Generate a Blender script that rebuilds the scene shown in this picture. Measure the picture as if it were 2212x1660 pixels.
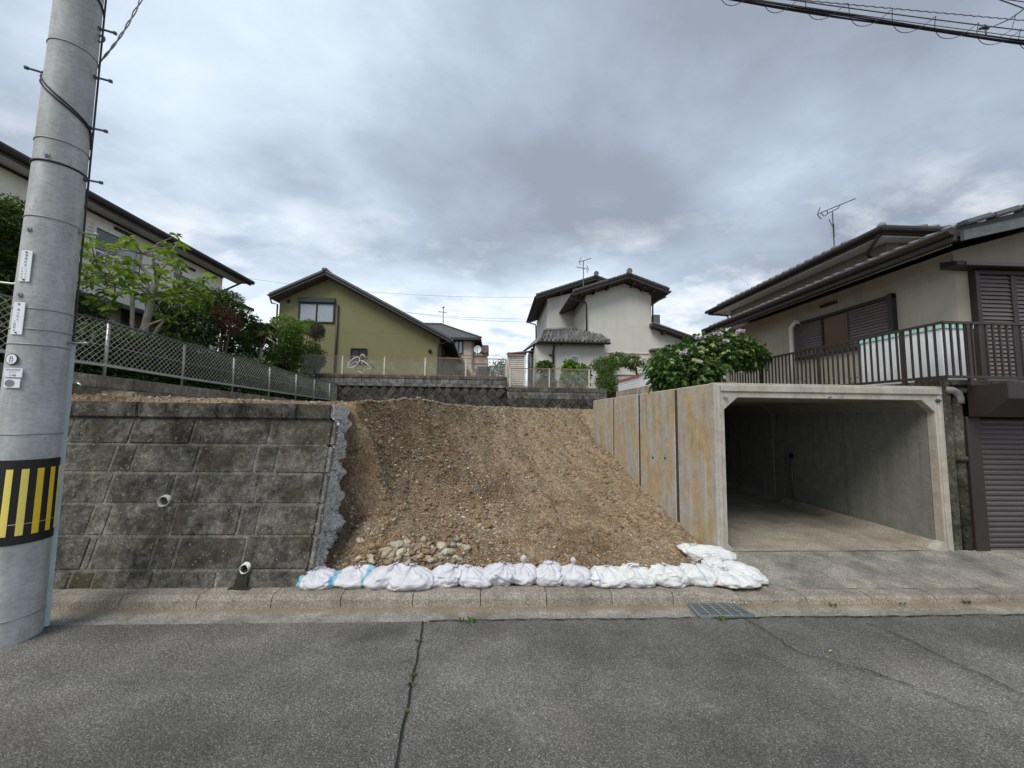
import bpy, bmesh, math, random
import numpy as np
from mathutils import Vector, Matrix, noise

# ------------------------------------------------------------------ camera, sky, sun, exposure
scene = bpy.context.scene
for o in list(bpy.data.objects):
    bpy.data.objects.remove(o, do_unlink=True)
col = scene.collection
R = math.radians
PITCH, YAW, ROLL, CAMZ = R(4.6), R(2.5), R(0.75), 2.0   # looking slightly up, turned a touch to the right, held not quite level
cam_d = bpy.data.cameras.new('camera'); cam = bpy.data.objects.new('camera', cam_d); col.objects.link(cam)
cam.location = (0, 0, CAMZ); _fw = Vector((math.sin(YAW) * math.cos(PITCH), math.cos(YAW) * math.cos(PITCH), math.sin(PITCH)))
_r0 = Vector((math.cos(YAW), -math.sin(YAW), 0)); _u0 = _r0.cross(_fw)
_rt = _r0 * math.cos(ROLL) + _u0 * math.sin(ROLL); _up = _rt.cross(_fw)
cam.rotation_euler = Matrix((_rt, _up, -_fw)).transposed().to_euler()
cam_d.sensor_width = 36; cam_d.lens = 36 * 888 / 2364
cam_d.clip_start = 0.05; cam_d.clip_end = 3000
scene.camera = cam

SUN_EL, SUN_AZ = R(52), R(218)                 # azimuth clockwise from +Y: high, behind the photographer
SKY = 0.1
world = bpy.data.worlds.new('World'); scene.world = world; world.use_nodes = True
wt = world.node_tree; wt.nodes.clear()
def wn(t, **k):
    n = wt.nodes.new(t)
    for a, b in k.items(): setattr(n, a, b)
    return n
def wmath(op, a, b=None, c=None):
    n = wn('ShaderNodeMath', operation=op)
    for i, v in enumerate((a, b, c)):
        if v is None: continue
        if isinstance(v, (int, float)): n.inputs[i].default_value = v
        else: wt.links.new(v, n.inputs[i])
    return n.outputs[0]
def wramp(src, stops):
    n = wn('ShaderNodeValToRGB'); cr = n.color_ramp
    while len(cr.elements) < len(stops): cr.elements.new(0.5)
    for e, (p, c) in zip(cr.elements, stops):
        e.position = p; e.color = (*c, 1) if len(c) == 3 else c
    wt.links.new(src, n.inputs[0]); return n.outputs[0]
def wmix(f, a, b):
    n = wn('ShaderNodeMix', data_type='RGBA')
    if isinstance(f, (int, float)): n.inputs[0].default_value = f
    else: wt.links.new(f, n.inputs[0])
    for s, v in ((n.inputs[6], a), (n.inputs[7], b)):
        if isinstance(v, tuple): s.default_value = (*v, 1)
        else: wt.links.new(v, s)
    return n.outputs[2]
sky = wn('ShaderNodeTexSky', sky_type='NISHITA', sun_disc=False)
sky.sun_elevation = SUN_EL; sky.sun_rotation = SUN_AZ; sky.air_density = 1.0; sky.dust_density = 0.6; sky.ozone_density = 2.0
tc = wn('ShaderNodeTexCoord'); sep = wn('ShaderNodeSeparateXYZ'); wt.links.new(tc.outputs['Generated'], sep.inputs[0])
zc = wmath('MAXIMUM', sep.outputs[2], 0.0)
den = wmath('ADD', zc, 0.26)
cmb = wn('ShaderNodeCombineXYZ')                # clouds lie on a flat deck overhead
wt.links.new(wmath('DIVIDE', sep.outputs[0], den), cmb.inputs[0]); wt.links.new(wmath('DIVIDE', sep.outputs[1], den), cmb.inputs[1])
def wnoise(scale, detail, rough, dist, off, stretch=(1, 1, 1), rot=0):
    mp = wn('ShaderNodeMapping'); wt.links.new(cmb.outputs[0], mp.inputs[0])
    mp.inputs['Location'].default_value = off; mp.inputs['Scale'].default_value = stretch; mp.inputs['Rotation'].default_value = (0, 0, rot)
    n = wn('ShaderNodeTexNoise'); wt.links.new(mp.outputs[0], n.inputs['Vector'])
    n.inputs['Scale'].default_value = scale; n.inputs['Detail'].default_value = detail
    n.inputs['Roughness'].default_value = rough; n.inputs['Distortion'].default_value = dist
    return n.outputs['Fac']
BIGO = (11.3, 4.4, 0.0)
big = wnoise(0.55, 2.5, 0.45, 0.15, BIGO, (1.0, 1.1, 1), R(-28))
mid = wnoise(1.35, 7.0, 0.56, 0.12, (16.1, 6.2, 3.0), (0.9, 1.1, 1), R(-24))
fine = wnoise(2.6, 8.0, 0.6, 0.1, (7.3, 1.1, 5.0), (0.85, 1.15, 1))
low = wmath('SUBTRACT', 1.0, wmath('MULTIPLY', zc, 1.9)); low = wmath('MAXIMUM', low, 0.0)   # 1 at the horizon
thick = wmath('ADD', wmath('MULTIPLY', big, 0.62), wmath('MULTIPLY', mid, 0.40))
k = 1 / SKY
cl = wramp(thick, [(0.40, (0.355*k/10, 0.397*k/10, 0.437*k/10)), (0.47, (0.270*k/10, 0.316*k/10, 0.366*k/10)),
                   (0.535, (0.181*k/10, 0.215*k/10, 0.262*k/10)), (0.61, (0.128*k/10, 0.149*k/10, 0.183*k/10))])
scl = wn('ShaderNodeVectorMath', operation='SCALE'); wt.links.new(cl, scl.inputs[0]); scl.inputs['Scale'].default_value = 13.0
cloud = scl.outputs[0]
puff = wramp(wmath('ADD', wmath('MULTIPLY', fine, 0.8), wmath('MULTIPLY', low, 0.22)), [(0.47, (0, 0, 0)), (0.60, (1, 1, 1))])
cloud = wmix(wmath('MULTIPLY', puff, wmath('MINIMUM', wmath('MULTIPLY', low, 1.5), 1.0)), cloud, (5.7, 5.9, 6.15))
gapn = wnoise(2.9, 6.0, 0.5, 0.2, (2.6, 6.4, 9.0), (0.7, 1.3, 1))
gap = wramp(wmath('ADD', gapn, wmath('MULTIPLY', low, 0.13)), [(0.645, (0, 0, 0)), (0.73, (1, 1, 1))])
blue = wn('ShaderNodeVectorMath', operation='SCALE'); wt.links.new(sky.outputs[0], blue.inputs[0]); blue.inputs['Scale'].default_value = 0.62
final = wmix(wmath('MULTIPLY', gap, wmath('MULTIPLY', low, 0.9)), cloud, blue.outputs[0])
bg = wn('ShaderNodeBackground'); bg.inputs['Strength'].default_value = SKY
wt.links.new(final, bg.inputs['Color'])
wo = wn('ShaderNodeOutputWorld'); wt.links.new(bg.outputs[0], wo.inputs[0])

sun_d = bpy.data.lights.new('sun', 'SUN'); sun = bpy.data.objects.new('sun', sun_d); col.objects.link(sun)
sun_d.energy = 1.5; sun_d.angle = R(30); sun_d.color = (1.0, 0.95, 0.87)
sdir = Vector((math.sin(SUN_AZ) * math.cos(SUN_EL), math.cos(SUN_AZ) * math.cos(SUN_EL), math.sin(SUN_EL)))
sun.rotation_euler = (-sdir).to_track_quat('-Z', 'Y').to_euler(); sun.location = sdir * 60

vs = scene.view_settings
vs.view_transform = 'Standard'; vs.look = 'None'; vs.gamma = 1.0; vs.exposure = 1.0; vs.use_curve_mapping = False
scene.render.engine = 'CYCLES'; scene.cycles.use_denoising = True
scene.cycles.max_bounces = 8; scene.cycles.diffuse_bounces = 3

# ------------------------------------------------------------------ measuring helpers (2212 x 1660 sheet)
FD = 888 / 1.06872; CX, CY = 1106.0, 830.0
def ray(x, y): return _fw + _rt * ((x - CX) / FD) + _up * ((CY - y) / FD)
_c0 = Vector((0, 0, CAMZ))
def aty(x, y, Y): d = ray(x, y); return _c0 + d * (Y / d.y)
def atx(x, y, X): d = ray(x, y); return _c0 + d * (X / d.x)
def atz(x, y, z): d = ray(x, y); return _c0 + d * ((z - CAMZ) / d.z)
S = 1 / 1.06872                                  # photograph pixel -> sheet

# ------------------------------------------------------------------ mesh helpers
class MB:
    def __init__(self): self.v = []; self.f = []
    def add(self, vs_, fs_):
        n = len(self.v); self.v += [tuple(p) for p in vs_]; self.f += [tuple(i + n for i in f) for f in fs_]; return self
    def hexa(self, p):                           # 8 points: bottom ring 0-3 (ccw), top ring 4-7
        return self.add(p, [(3, 2, 1, 0), (4, 5, 6, 7), (0, 1, 5, 4), (1, 2, 6, 5), (2, 3, 7, 6), (3, 0, 4, 7)])
    def box(self, a, b):
        x0, y0, z0 = [min(p, q) for p, q in zip(a, b)]; x1, y1, z1 = [max(p, q) for p, q in zip(a, b)]
        return self.hexa([(x0, y0, z0), (x1, y0, z0), (x1, y1, z0), (x0, y1, z0), (x0, y0, z1), (x1, y0, z1), (x1, y1, z1), (x0, y1, z1)])
    def bar(self, p, q, w, h, up=(0, 0, 1)):     # rectangular bar from p to q
        p = Vector(p); q = Vector(q); d = (q - p).normalized(); u = Vector(up)
        s = d.cross(u)
        if s.length < 1e-4: s = d.cross(Vector((1, 0, 0)))
        s.normalize(); u = s.cross(d)
        s = s * (w / 2); u = u * (h / 2)
        return self.hexa([p - s - u, p + s - u, q + s - u, q - s - u, p - s + u, p + s + u, q + s + u, q - s + u])
    def tube(self, pts, r, n=8, caps=True):
        pts = [Vector(p) for p in pts]; rs = r if isinstance(r, (list, tuple)) else [r] * len(pts)
        base = len(self.v); ref = None
        for i, p in enumerate(pts):
            a = pts[max(i - 1, 0)]; b = pts[min(i + 1, len(pts) - 1)]; d = (b - a).normalized()
            if ref is None:
                ref = d.orthogonal().normalized()
            else:
                ref = ref - d * ref.dot(d)
                ref = ref.normalized() if ref.length > 1e-6 else d.orthogonal().normalized()
            s = d.cross(ref)
            for k_ in range(n):
                a_ = 2 * math.pi * k_ / n
                self.v.append(tuple(p + (ref * math.cos(a_) + s * math.sin(a_)) * rs[i]))
        for i in range(len(pts) - 1):
            for k_ in range(n):
                a_ = base + i * n + k_; b_ = base + i * n + (k_ + 1) % n
                self.f.append((a_, b_, b_ + n, a_ + n))
        if caps:
            self.f.append(tuple(base + k_ for k_ in reversed(range(n)))); self.f.append(tuple(base + (len(pts) - 1) * n + k_ for k_ in range(n)))
        return self
    def prism(self, ring, off):                  # polygon ring extruded by a vector
        n = len(ring); off = Vector(off); ring = [Vector(p) for p in ring]
        self.add(ring + [p + off for p in ring], [tuple(reversed(range(n))), tuple(range(n, 2 * n))] + [(i, (i + 1) % n, n + (i + 1) % n, n + i) for i in range(n)])
        return self
    def slab(self, quad, t):                     # thick quad, thickness downwards
        q = [Vector(p) for p in quad]
        return self.hexa([p - Vector((0, 0, t)) for p in q] + q)
    def mesh(self, name, smooth=False):
        me = bpy.data.meshes.new(name); me.from_pydata(self.v, [], self.f)
        bm = bmesh.new(); bm.from_mesh(me); bmesh.ops.recalc_face_normals(bm, faces=bm.faces); bm.to_mesh(me); bm.free()
        if smooth: me.shade_smooth()
        return me
    def build(self, name, mat_, parent=None, smooth=False, bevel=0.0, seg=1):
        if parent is not None:
            off = parent_origin(parent); self.v = [tuple(Vector(p) - off) for p in self.v]
        me = self.mesh(name, smooth)
        if bevel: bevel_mesh(me, bevel, seg)
        return link(name, me, mat_, parent)
def bevel_mesh(me, w, seg=1):
    bm = bmesh.new(); bm.from_mesh(me)
    bmesh.ops.bevel(bm, geom=bm.edges[:], offset=w, segments=seg, affect='EDGES', clamp_overlap=True)
    bm.to_mesh(me); bm.free()
_orig = {}
def parent_origin(o): return _orig.get(o.name, Vector((0, 0, 0)))
def link(name, me, mat_, parent=None, loc=None):
    o = bpy.data.objects.new(name, me); col.objects.link(o)
    if mat_ is not None and len(me.materials) == 0: me.materials.append(mat_)
    if parent is not None: o.parent = parent; _orig[o.name] = parent_origin(parent).copy()
    if loc is not None: o.location = loc
    return o
def npmesh(name, V, Fs, mat_, parent=None, smooth=False):
    V = np.asarray(V, float)
    if parent is not None: V = V - np.array(parent_origin(parent))
    me = bpy.data.meshes.new(name); Fs = np.asarray(Fs, np.int32); n = Fs.shape[1]
    me.vertices.add(len(V)); me.vertices.foreach_set('co', V.astype(np.float32).ravel())
    me.loops.add(Fs.size); me.loops.foreach_set('vertex_index', Fs.ravel())
    me.polygons.add(len(Fs)); me.polygons.foreach_set('loop_start', np.arange(0, Fs.size, n, dtype=np.int32))
    try: me.polygons.foreach_set('loop_total', np.full(len(Fs), n, np.int32))
    except Exception: pass
    me.update(calc_edges=True); me.validate()
    if smooth: me.shade_smooth()
    return link(name, me, mat_, parent)
def thing(name, loc, label, cat, group=None):
    o = bpy.data.objects.new(name, None); col.objects.link(o); o.empty_display_size = 0.2
    o.location = loc; _orig[o.name] = Vector(loc); tag(o, label, cat, group); return o
def tag(o, label=None, cat=None, group=None, kind=None):
    if label: o['label'] = label
    if cat: o['category'] = cat
    if group: o['group'] = group
    if kind: o['kind'] = kind
    return o

# ------------------------------------------------------------------ materials
def _nt(name):
    m = bpy.data.materials.new(name); m.use_nodes = True; nt = m.node_tree; nt.nodes.clear()
    out = nt.nodes.new('ShaderNodeOutputMaterial'); b = nt.nodes.new('ShaderNodeBsdfPrincipled'); nt.links.new(b.outputs[0], out.inputs[0])
    return m, nt, b, out
class NT:
    def __init__(self, nt): self.nt = nt
    def n(self, t, **k):
        n = self.nt.nodes.new(t)
        for a, b in k.items(): setattr(n, a, b)
        return n
    def put(self, s, v):
        if isinstance(v, bpy.types.NodeSocket): self.nt.links.new(v, s)
        elif isinstance(v, tuple) and len(v) == 3 and s.type == 'RGBA': s.default_value = (*v, 1)
        else: s.default_value = v
    def pos(self, scale=(1, 1, 1), obj=False, loc=(0, 0, 0)):
        if obj: src = self.n('ShaderNodeTexCoord').outputs['Object']
        else: src = self.n('ShaderNodeNewGeometry').outputs['Position']
        m = self.n('ShaderNodeMapping'); self.put(m.inputs[0], src); m.inputs['Scale'].default_value = scale; m.inputs['Location'].default_value = loc
        return m.outputs[0]
    def noise(self, v, s, d=4, r=0.55, dist=0):
        n = self.n('ShaderNodeTexNoise'); self.put(n.inputs['Vector'], v); n.inputs['Scale'].default_value = s
        n.inputs['Detail'].default_value = d; n.inputs['Roughness'].default_value = r; n.inputs['Distortion'].default_value = dist
        return n.outputs['Fac']
    def voro(self, v, s, feature='F1', out='Distance', rnd=1.0):
        n = self.n('ShaderNodeTexVoronoi', feature=feature); self.put(n.inputs['Vector'], v); n.inputs['Scale'].default_value = s
        n.inputs['Randomness'].default_value = rnd
        return n.outputs[out]
    def ramp(self, f, stops, interp='LINEAR'):
        n = self.n('ShaderNodeValToRGB'); cr = n.color_ramp; cr.interpolation = interp
        while len(cr.elements) < len(stops): cr.elements.new(0.5)
        for e, (p, c) in zip(cr.elements, stops):
            e.position = p; e.color = (c, c, c, 1) if isinstance(c, (int, float)) else (*c, 1)
        self.put(n.inputs[0], f); return n.outputs[0]
    def mix(self, f, a, b, mode='MIX'):
        n = self.n('ShaderNodeMix', data_type='RGBA', blend_type=mode); self.put(n.inputs[0], f); self.put(n.inputs[6], a); self.put(n.inputs[7], b)
        return n.outputs[2]
    def math(self, op, a, b=None):
        n = self.n('ShaderNodeMath', operation=op); self.put(n.inputs[0], a)
        if b is not None: self.put(n.inputs[1], b)
        return n.outputs[0]
    def rand(self): return self.n('ShaderNodeObjectInfo').outputs['Random']
    def island(self): return self.n('ShaderNodeNewGeometry').outputs['Random Per Island']
    def val(self, c, f):                         # brightness of colour c times f
        n = self.n('ShaderNodeHueSaturation'); self.put(n.inputs['Color'], c); self.put(n.inputs['Value'], f); return n.outputs[0]
    def bump(self, b, h, strength=0.3, dist=0.01):
        n = self.n('ShaderNodeBump'); n.inputs['Strength'].default_value = strength; n.inputs['Distance'].default_value = dist
        self.put(n.inputs['Height'], h); self.put(b.inputs['Normal'], n.outputs[0])
    def sep(self, v):
        n = self.n('ShaderNodeSeparateXYZ'); self.put(n.inputs[0], v); return n.outputs
def plain(name, c, rough=0.6, metal=0.0, var=0.18, scale=6.0, bump=0.0, spec=0.4, fine=60.0, tint=0.0, dirt=None, dirtamt=0.0):
    m, nt, b, _ = _nt(name); q = NT(nt)
    p = q.pos()
    n1 = q.noise(p, scale, 5, 0.6); f = q.ramp(n1, [(0.25, 1 - var), (0.75, 1 + var * 0.6)])
    cc = q.val(c, f)
    if tint: cc = q.val(cc, q.ramp(q.rand(), [(0, 1 - tint), (1, 1 + tint)]))
    if dirt is not None:
        s = q.noise(q.pos((1.0, 1.0, 0.12)), scale * 1.7, 5, 0.65)
        cc = q.mix(q.math('MULTIPLY', q.ramp(s, [(0.48, 0), (0.72, 1)]), dirtamt), cc, dirt)
    q.put(b.inputs['Base Color'], cc); b.inputs['Roughness'].default_value = rough; b.inputs['Metallic'].default_value = metal
    b.inputs['Specular IOR Level'].default_value = spec
    if bump: q.bump(b, q.noise(p, fine, 4, 0.6), bump, 0.01)
    return m
M = {}
def asphalt():
    m, nt, b, _ = _nt('asphalt'); q = NT(nt); p = q.pos()
    vc = q.voro(p, 135, 'F1', 'Color'); g = q.sep(vc)[0]
    g2 = q.sep(q.voro(p, 72, 'F1', 'Color'))[1]
    d2 = q.voro(p, 72, 'F1', 'Distance')
    big = q.noise(p, 0.55, 4, 0.55); med = q.noise(p, 2.2, 5, 0.6)
    base = q.ramp(g, [(0.0, (0.072, 0.069, 0.064)), (0.5, (0.121, 0.117, 0.110)), (0.85, (0.165, 0.160, 0.150)), (0.94, (0.205, 0.20, 0.19)), (1.0, (0.28, 0.272, 0.255))])
    pale = q.math('MULTIPLY', q.ramp(g2, [(0.80, 0), (0.86, 1)]), q.ramp(d2, [(0.30, 1), (0.42, 0)]))
    c = q.mix(q.math('MULTIPLY', pale, 0.7), base, (0.30, 0.293, 0.275))
    c = q.val(c, q.ramp(big, [(0.32, 0.72), (0.68, 1.25)])); band = q.noise(q.pos((0.12, 1.0, 1), loc=(2, 0.6, 0)), 1.3, 3, 0.5); c = q.val(c, q.ramp(band, [(0.38, 0.82), (0.62, 1.12)])); oil = q.ramp(q.noise(q.pos(loc=(6, 3, 1)), 1.1, 5, 0.6), [(0.62, 0), (0.70, 0.45)]); c = q.mix(oil, c, (0.05, 0.049, 0.047)); c = q.val(c, q.ramp(med, [(0.3, 0.86), (0.7, 1.14)]))
    tan = q.ramp(q.noise(q.pos(loc=(3, 9, 0)), 0.8, 5, 0.6), [(0.55, 0), (0.75, 0.35)])
    c = q.mix(tan, c, (0.15, 0.135, 0.115))
    q.put(b.inputs['Base Color'], c); b.inputs['Roughness'].default_value = 0.82; b.inputs['Specular IOR Level'].default_value = 0.35
    q.bump(b, q.math('ADD', q.voro(p, 75, 'F1', 'Distance'), q.noise(p, 140, 2)), 0.75, 0.008)
    return m
M['asphalt'] = asphalt()
def aggregate(name, c0, c1, stain, scale=110, staincut=(0.5, 0.72), damt=0.8, bumpd=0.008, sediment=None):
    m, nt, b, _ = _nt(name); q = NT(nt); p = q.pos()
    g = q.sep(q.voro(p, scale, 'F1', 'Color'))[0]; n = q.noise(p, 4.5, 6, 0.62)
    c = q.mix(q.ramp(n, [(0.3, 0), (0.7, 1)]), c0, c1)
    c = q.val(c, q.ramp(g, [(0, 0.62), (0.6, 1.0), (1, 1.45)]))
    s = q.ramp(q.noise(q.pos((1, 1, 1), loc=(5, 2, 1)), 1.9, 6, 0.66), [(staincut[0], 0), (staincut[1], 1)])
    c = q.mix(q.math('MULTIPLY', s, damt), c, stain)
    c = q.val(c, q.ramp(q.rand(), [(0, 0.88), (1, 1.12)]))
    if sediment is not None:
        yy = q.sep(q.n('ShaderNodeNewGeometry').outputs['Position'])[1]
        w = q.math('ADD', yy, q.math('MULTIPLY', q.noise(p, 3.0, 4), 0.10))
        f = q.ramp(q.math('SUBTRACT', w, sediment[0]), [(0.0, 0), (0.08, 0.9), (1, 0.9)])
        c = q.mix(f, c, sediment[1])
    q.put(b.inputs['Base Color'], c); b.inputs['Roughness'].default_value = 0.9; b.inputs['Specular IOR Level'].default_value = 0.25
    q.bump(b, q.math('ADD', q.noise(p, scale * 0.6, 4, 0.65), q.noise(p, 14, 3)), 0.7, bumpd)
    return m
M['gutter'] = aggregate('gutter_concrete', (0.17, 0.16, 0.14), (0.33, 0.315, 0.28), (0.12, 0.10, 0.07), sediment=(4.16, (0.22, 0.16, 0.095)))
M['kerb'] = aggregate('kerb_concrete', (0.19, 0.17, 0.14), (0.31, 0.28, 0.235), (0.13, 0.11, 0.08), damt=0.6)
M['apron'] = aggregate('apron_concrete', (0.20, 0.19, 0.165), (0.30, 0.28, 0.245), (0.075, 0.072, 0.064), damt=0.85, staincut=(0.40, 0.66))
def oldblock(name, dark, light, moss, mossamt=0.5):
    m, nt, b, _ = _nt(name); q = NT(nt); p = q.pos()
    n1 = q.noise(p, 3.2, 7, 0.68); n2 = q.noise(p, 17, 6, 0.7); n3 = q.noise(p, 70, 3, 0.6)
    f = q.math('ADD', q.math('MULTIPLY', n1, 0.55), q.math('MULTIPLY', n2, 0.45))
    c = q.ramp(f, [(0.40, dark), (0.50, tuple((a + b_) / 2.3 for a, b_ in zip(dark, light))), (0.62, light)])
    c = q.val(c, q.ramp(n3, [(0.3, 0.55), (0.7, 1.45)])); c = q.val(c, q.ramp(q.noise(q.pos(loc=(9, 1, 4)), 6.0, 6, 0.7), [(0.33, 0.55), (0.67, 1.35)]))
    c = q.val(c, q.ramp(q.rand(), [(0, 0.72), (1, 1.22)]))
    ms = q.math('MULTIPLY', q.ramp(q.noise(q.pos(loc=(2, 7, 3)), 1.7, 5, 0.6), [(0.5, 0), (0.68, 1)]), mossamt)
    c = q.mix(ms, c, moss)
    st = q.ramp(q.noise(q.pos((1, 1, 0.15)), 9, 4, 0.6), [(0.54, 0), (0.75, 0.55)])
    c = q.mix(st, c, tuple(x * 0.75 for x in dark))
    sp = q.sep(q.voro(p, 60, 'F1', 'Color'))[2]
    c = q.mix(q.ramp(sp, [(0.975, 0), (0.99, 0.4)]), c, (0.34, 0.33, 0.29))
    q.put(b.inputs['Base Color'], c); b.inputs['Roughness'].default_value = 0.93; b.inputs['Specular IOR Level'].default_value = 0.2
    q.bump(b, q.math('ADD', n3, q.math('MULTIPLY', n2, 0.8)), 0.85, 0.012)
    return m
M['wallblock'] = oldblock('weathered_block', (0.034, 0.032, 0.027), (0.195, 0.187, 0.163), (0.048, 0.039, 0.017), 0.7)
M['mortar'] = oldblock('weathered_mortar', (0.10, 0.094, 0.08), (0.27, 0.255, 0.22), (0.09, 0.08, 0.05), 0.2)
M['diagblock'] = oldblock('dark_facing_block', (0.040, 0.038, 0.036), (0.115, 0.11, 0.105), (0.05, 0.045, 0.035), 0.3)
M['cblock'] = oldblock('grey_concrete_block', (0.10, 0.10, 0.098), (0.27, 0.27, 0.265), (0.09, 0.085, 0.07), 0.3)
M['copeblock'] = oldblock('dark_coping', (0.06, 0.058, 0.054), (0.17, 0.165, 0.155), (0.06, 0.055, 0.04), 0.3)
M['footing'] = oldblock('footing_block', (0.19, 0.17, 0.135), (0.37, 0.335, 0.275), (0.10, 0.08, 0.05), 0.4)
def fresh_concrete():
    m, nt, b, _ = _nt('broken_concrete'); q = NT(nt); p = q.pos()
    n = q.noise(p, 26, 6, 0.7); vv = q.voro(p, 32, 'F1', 'Distance')
    c = q.ramp(n, [(0.30, (0.20, 0.19, 0.17)), (0.43, (0.50, 0.50, 0.48)), (0.66, (0.74, 0.74, 0.73))])
    st = q.ramp(q.sep(q.voro(p, 36, 'F1', 'Color'))[0], [(0.66, 0), (0.70, 1)])
    c = q.mix(q.math('MULTIPLY', st, q.ramp(vv, [(0.25, 0.8), (0.4, 0)])), c, (0.23, 0.22, 0.20))
    q.put(b.inputs['Base Color'], c); b.inputs['Roughness'].default_value = 0.95
    q.bump(b, q.math('ADD', n, vv), 0.9, 0.03)
    return m
M['broken'] = fresh_concrete()
def precast(name, grey, ochre, amt, ysplit=True):
    m, nt, b, _ = _nt(name); q = NT(nt); p = q.pos()
    streak = q.noise(q.pos((3.0, 3.0, 0.30)), 1.5, 6, 0.62, 0.4); blot = q.noise(p, 1.3, 6, 0.65, 0.4); fine = q.noise(p, 38, 4, 0.6)
    f = q.math('ADD', q.math('MULTIPLY', streak, 0.5), q.math('MULTIPLY', blot, 0.5))
    c = q.mix(q.math('MULTIPLY', q.ramp(f, [(0.42, 0), (0.56, 1)]), amt), grey, ochre)
    c = q.val(c, q.ramp(q.noise(p, 7, 6, 0.65), [(0.3, 0.80), (0.7, 1.16)])); c = q.val(c, q.ramp(fine, [(0.3, 0.9), (0.7, 1.1)]))
    pale = q.ramp(q.noise(q.pos((4, 4, 0.25), loc=(1, 1, 4)), 1.8, 5, 0.6), [(0.58, 0), (0.75, 0.55)])
    c = q.mix(pale, c, tuple(min(0.62, g * 1.55) for g in grey))
    dk = q.ramp(q.noise(q.pos((6, 6, 0.4), loc=(8, 3, 2)), 1.4, 6, 0.65), [(0.56, 0), (0.74, 0.65)])
    c = q.mix(dk, c, tuple(g * 0.42 for g in grey))
    drip = q.ramp(q.noise(q.pos((9, 9, 0.18), loc=(5, 5, 7)), 1.6, 5, 0.6), [(0.60, 0), (0.70, 0.5)]); c = q.mix(drip, c, tuple(o * 0.8 for o in ochre))
    q.put(b.inputs['Base Color'], c); b.inputs['Roughness'].default_value = 0.88; b.inputs['Specular IOR Level'].default_value = 0.3
    q.bump(b, q.math('ADD', fine, q.noise(p, 9, 4)), 0.35, 0.008)
    return m
M['precast'] = precast('stained_precast', (0.41, 0.405, 0.38), (0.44, 0.33, 0.185), 1.0)
M['precast_front'] = precast('precast_front', (0.40, 0.385, 0.34), (0.41, 0.32, 0.21), 0.4)
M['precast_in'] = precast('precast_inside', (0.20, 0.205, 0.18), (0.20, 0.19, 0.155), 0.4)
M['joint'] = plain('joint_filler', (0.055, 0.053, 0.05), 0.9, var=0.4, scale=12)
def soil():
    m, nt, b, _ = _nt('soil'); q = NT(nt); p = q.pos()
    n1 = q.noise(p, 1.1, 6, 0.62, 0.3); n2 = q.noise(p, 9, 6, 0.68); n3 = q.noise(p, 60, 4, 0.65)
    c = q.ramp(q.math('ADD', q.math('MULTIPLY', n1, 0.6), q.math('MULTIPLY', n2, 0.4)),
               [(0.36, (0.11, 0.071, 0.039)), (0.46, (0.19, 0.130, 0.078)), (0.56, (0.275, 0.20, 0.127)), (0.70, (0.40, 0.315, 0.22))])
    xyz = q.sep(q.n('ShaderNodeNewGeometry').outputs['Position']); fp = q.math('ADD', q.math('ADD', q.math('MULTIPLY', xyz[0], 0.10), q.math('MULTIPLY', xyz[1], 0.055)), q.math('MULTIPLY', n1, 0.9)); c = q.mix(q.ramp(fp, [(0.75, 0), (1.15, 0.8)]), c, q.ramp(n2, [(0.3, (0.21, 0.15, 0.09)), (0.5, (0.31, 0.235, 0.15)), (0.7, (0.42, 0.335, 0.235))]));
    c = q.val(c, q.ramp(n3, [(0.34, 0.42), (0.66, 1.5)])); c = q.val(c, q.ramp(q.noise(p, 24, 5, 0.7), [(0.35, 0.55), (0.65, 1.35)]))
    g = q.voro(p, 55, 'F1', 'Color'); gd = q.voro(p, 55, 'F1', 'Distance')
    pe = q.math('MULTIPLY', q.ramp(q.sep(g)[0], [(0.84, 0), (0.88, 1)]), q.ramp(gd, [(0.28, 1), (0.40, 0)]))
    c = q.mix(q.math('MULTIPLY', pe, 0.9), c, q.ramp(q.sep(g)[1], [(0, (0.24, 0.19, 0.13)), (0.5, (0.42, 0.36, 0.27)), (1, (0.56, 0.52, 0.44))]))
    q.put(b.inputs['Base Color'], c); b.inputs['Roughness'].default_value = 0.95; b.inputs['Specular IOR Level'].default_value = 0.15
    q.bump(b, q.math('ADD', q.math('ADD', n3, n2), q.math('MULTIPLY', pe, 0.6)), 0.9, 0.02)
    return m
M['soil'] = soil()
def stonemat(name, island=True):
    m, nt, b, _ = _nt(name); q = NT(nt); p = q.pos()
    r = q.island() if island else q.rand()
    c = q.ramp(r, [(0, (0.15, 0.095, 0.05)), (0.25, (0.33, 0.24, 0.14)), (0.45, (0.23, 0.20, 0.16)), (0.65, (0.39, 0.32, 0.23)), (0.82, (0.50, 0.44, 0.34)), (0.93, (0.25, 0.24, 0.215)), (1, (0.58, 0.54, 0.47))])
    c = q.val(c, q.ramp(q.noise(p, 45, 5, 0.65), [(0.3, 0.72), (0.7, 1.2)]))
    q.put(b.inputs['Base Color'], c); b.inputs['Roughness'].default_value = 0.85; b.inputs['Specular IOR Level'].default_value = 0.25
    q.bump(b, q.noise(p, 70, 4), 0.4, 0.01)
    return m
M['gravel'] = stonemat('gravel_stones'); M['stone'] = stonemat('loose_stone', False)
M['clod'] = plain('soil_clod', (0.225, 0.15, 0.083), 0.95, var=0.5, scale=18, bump=0.8)
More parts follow.
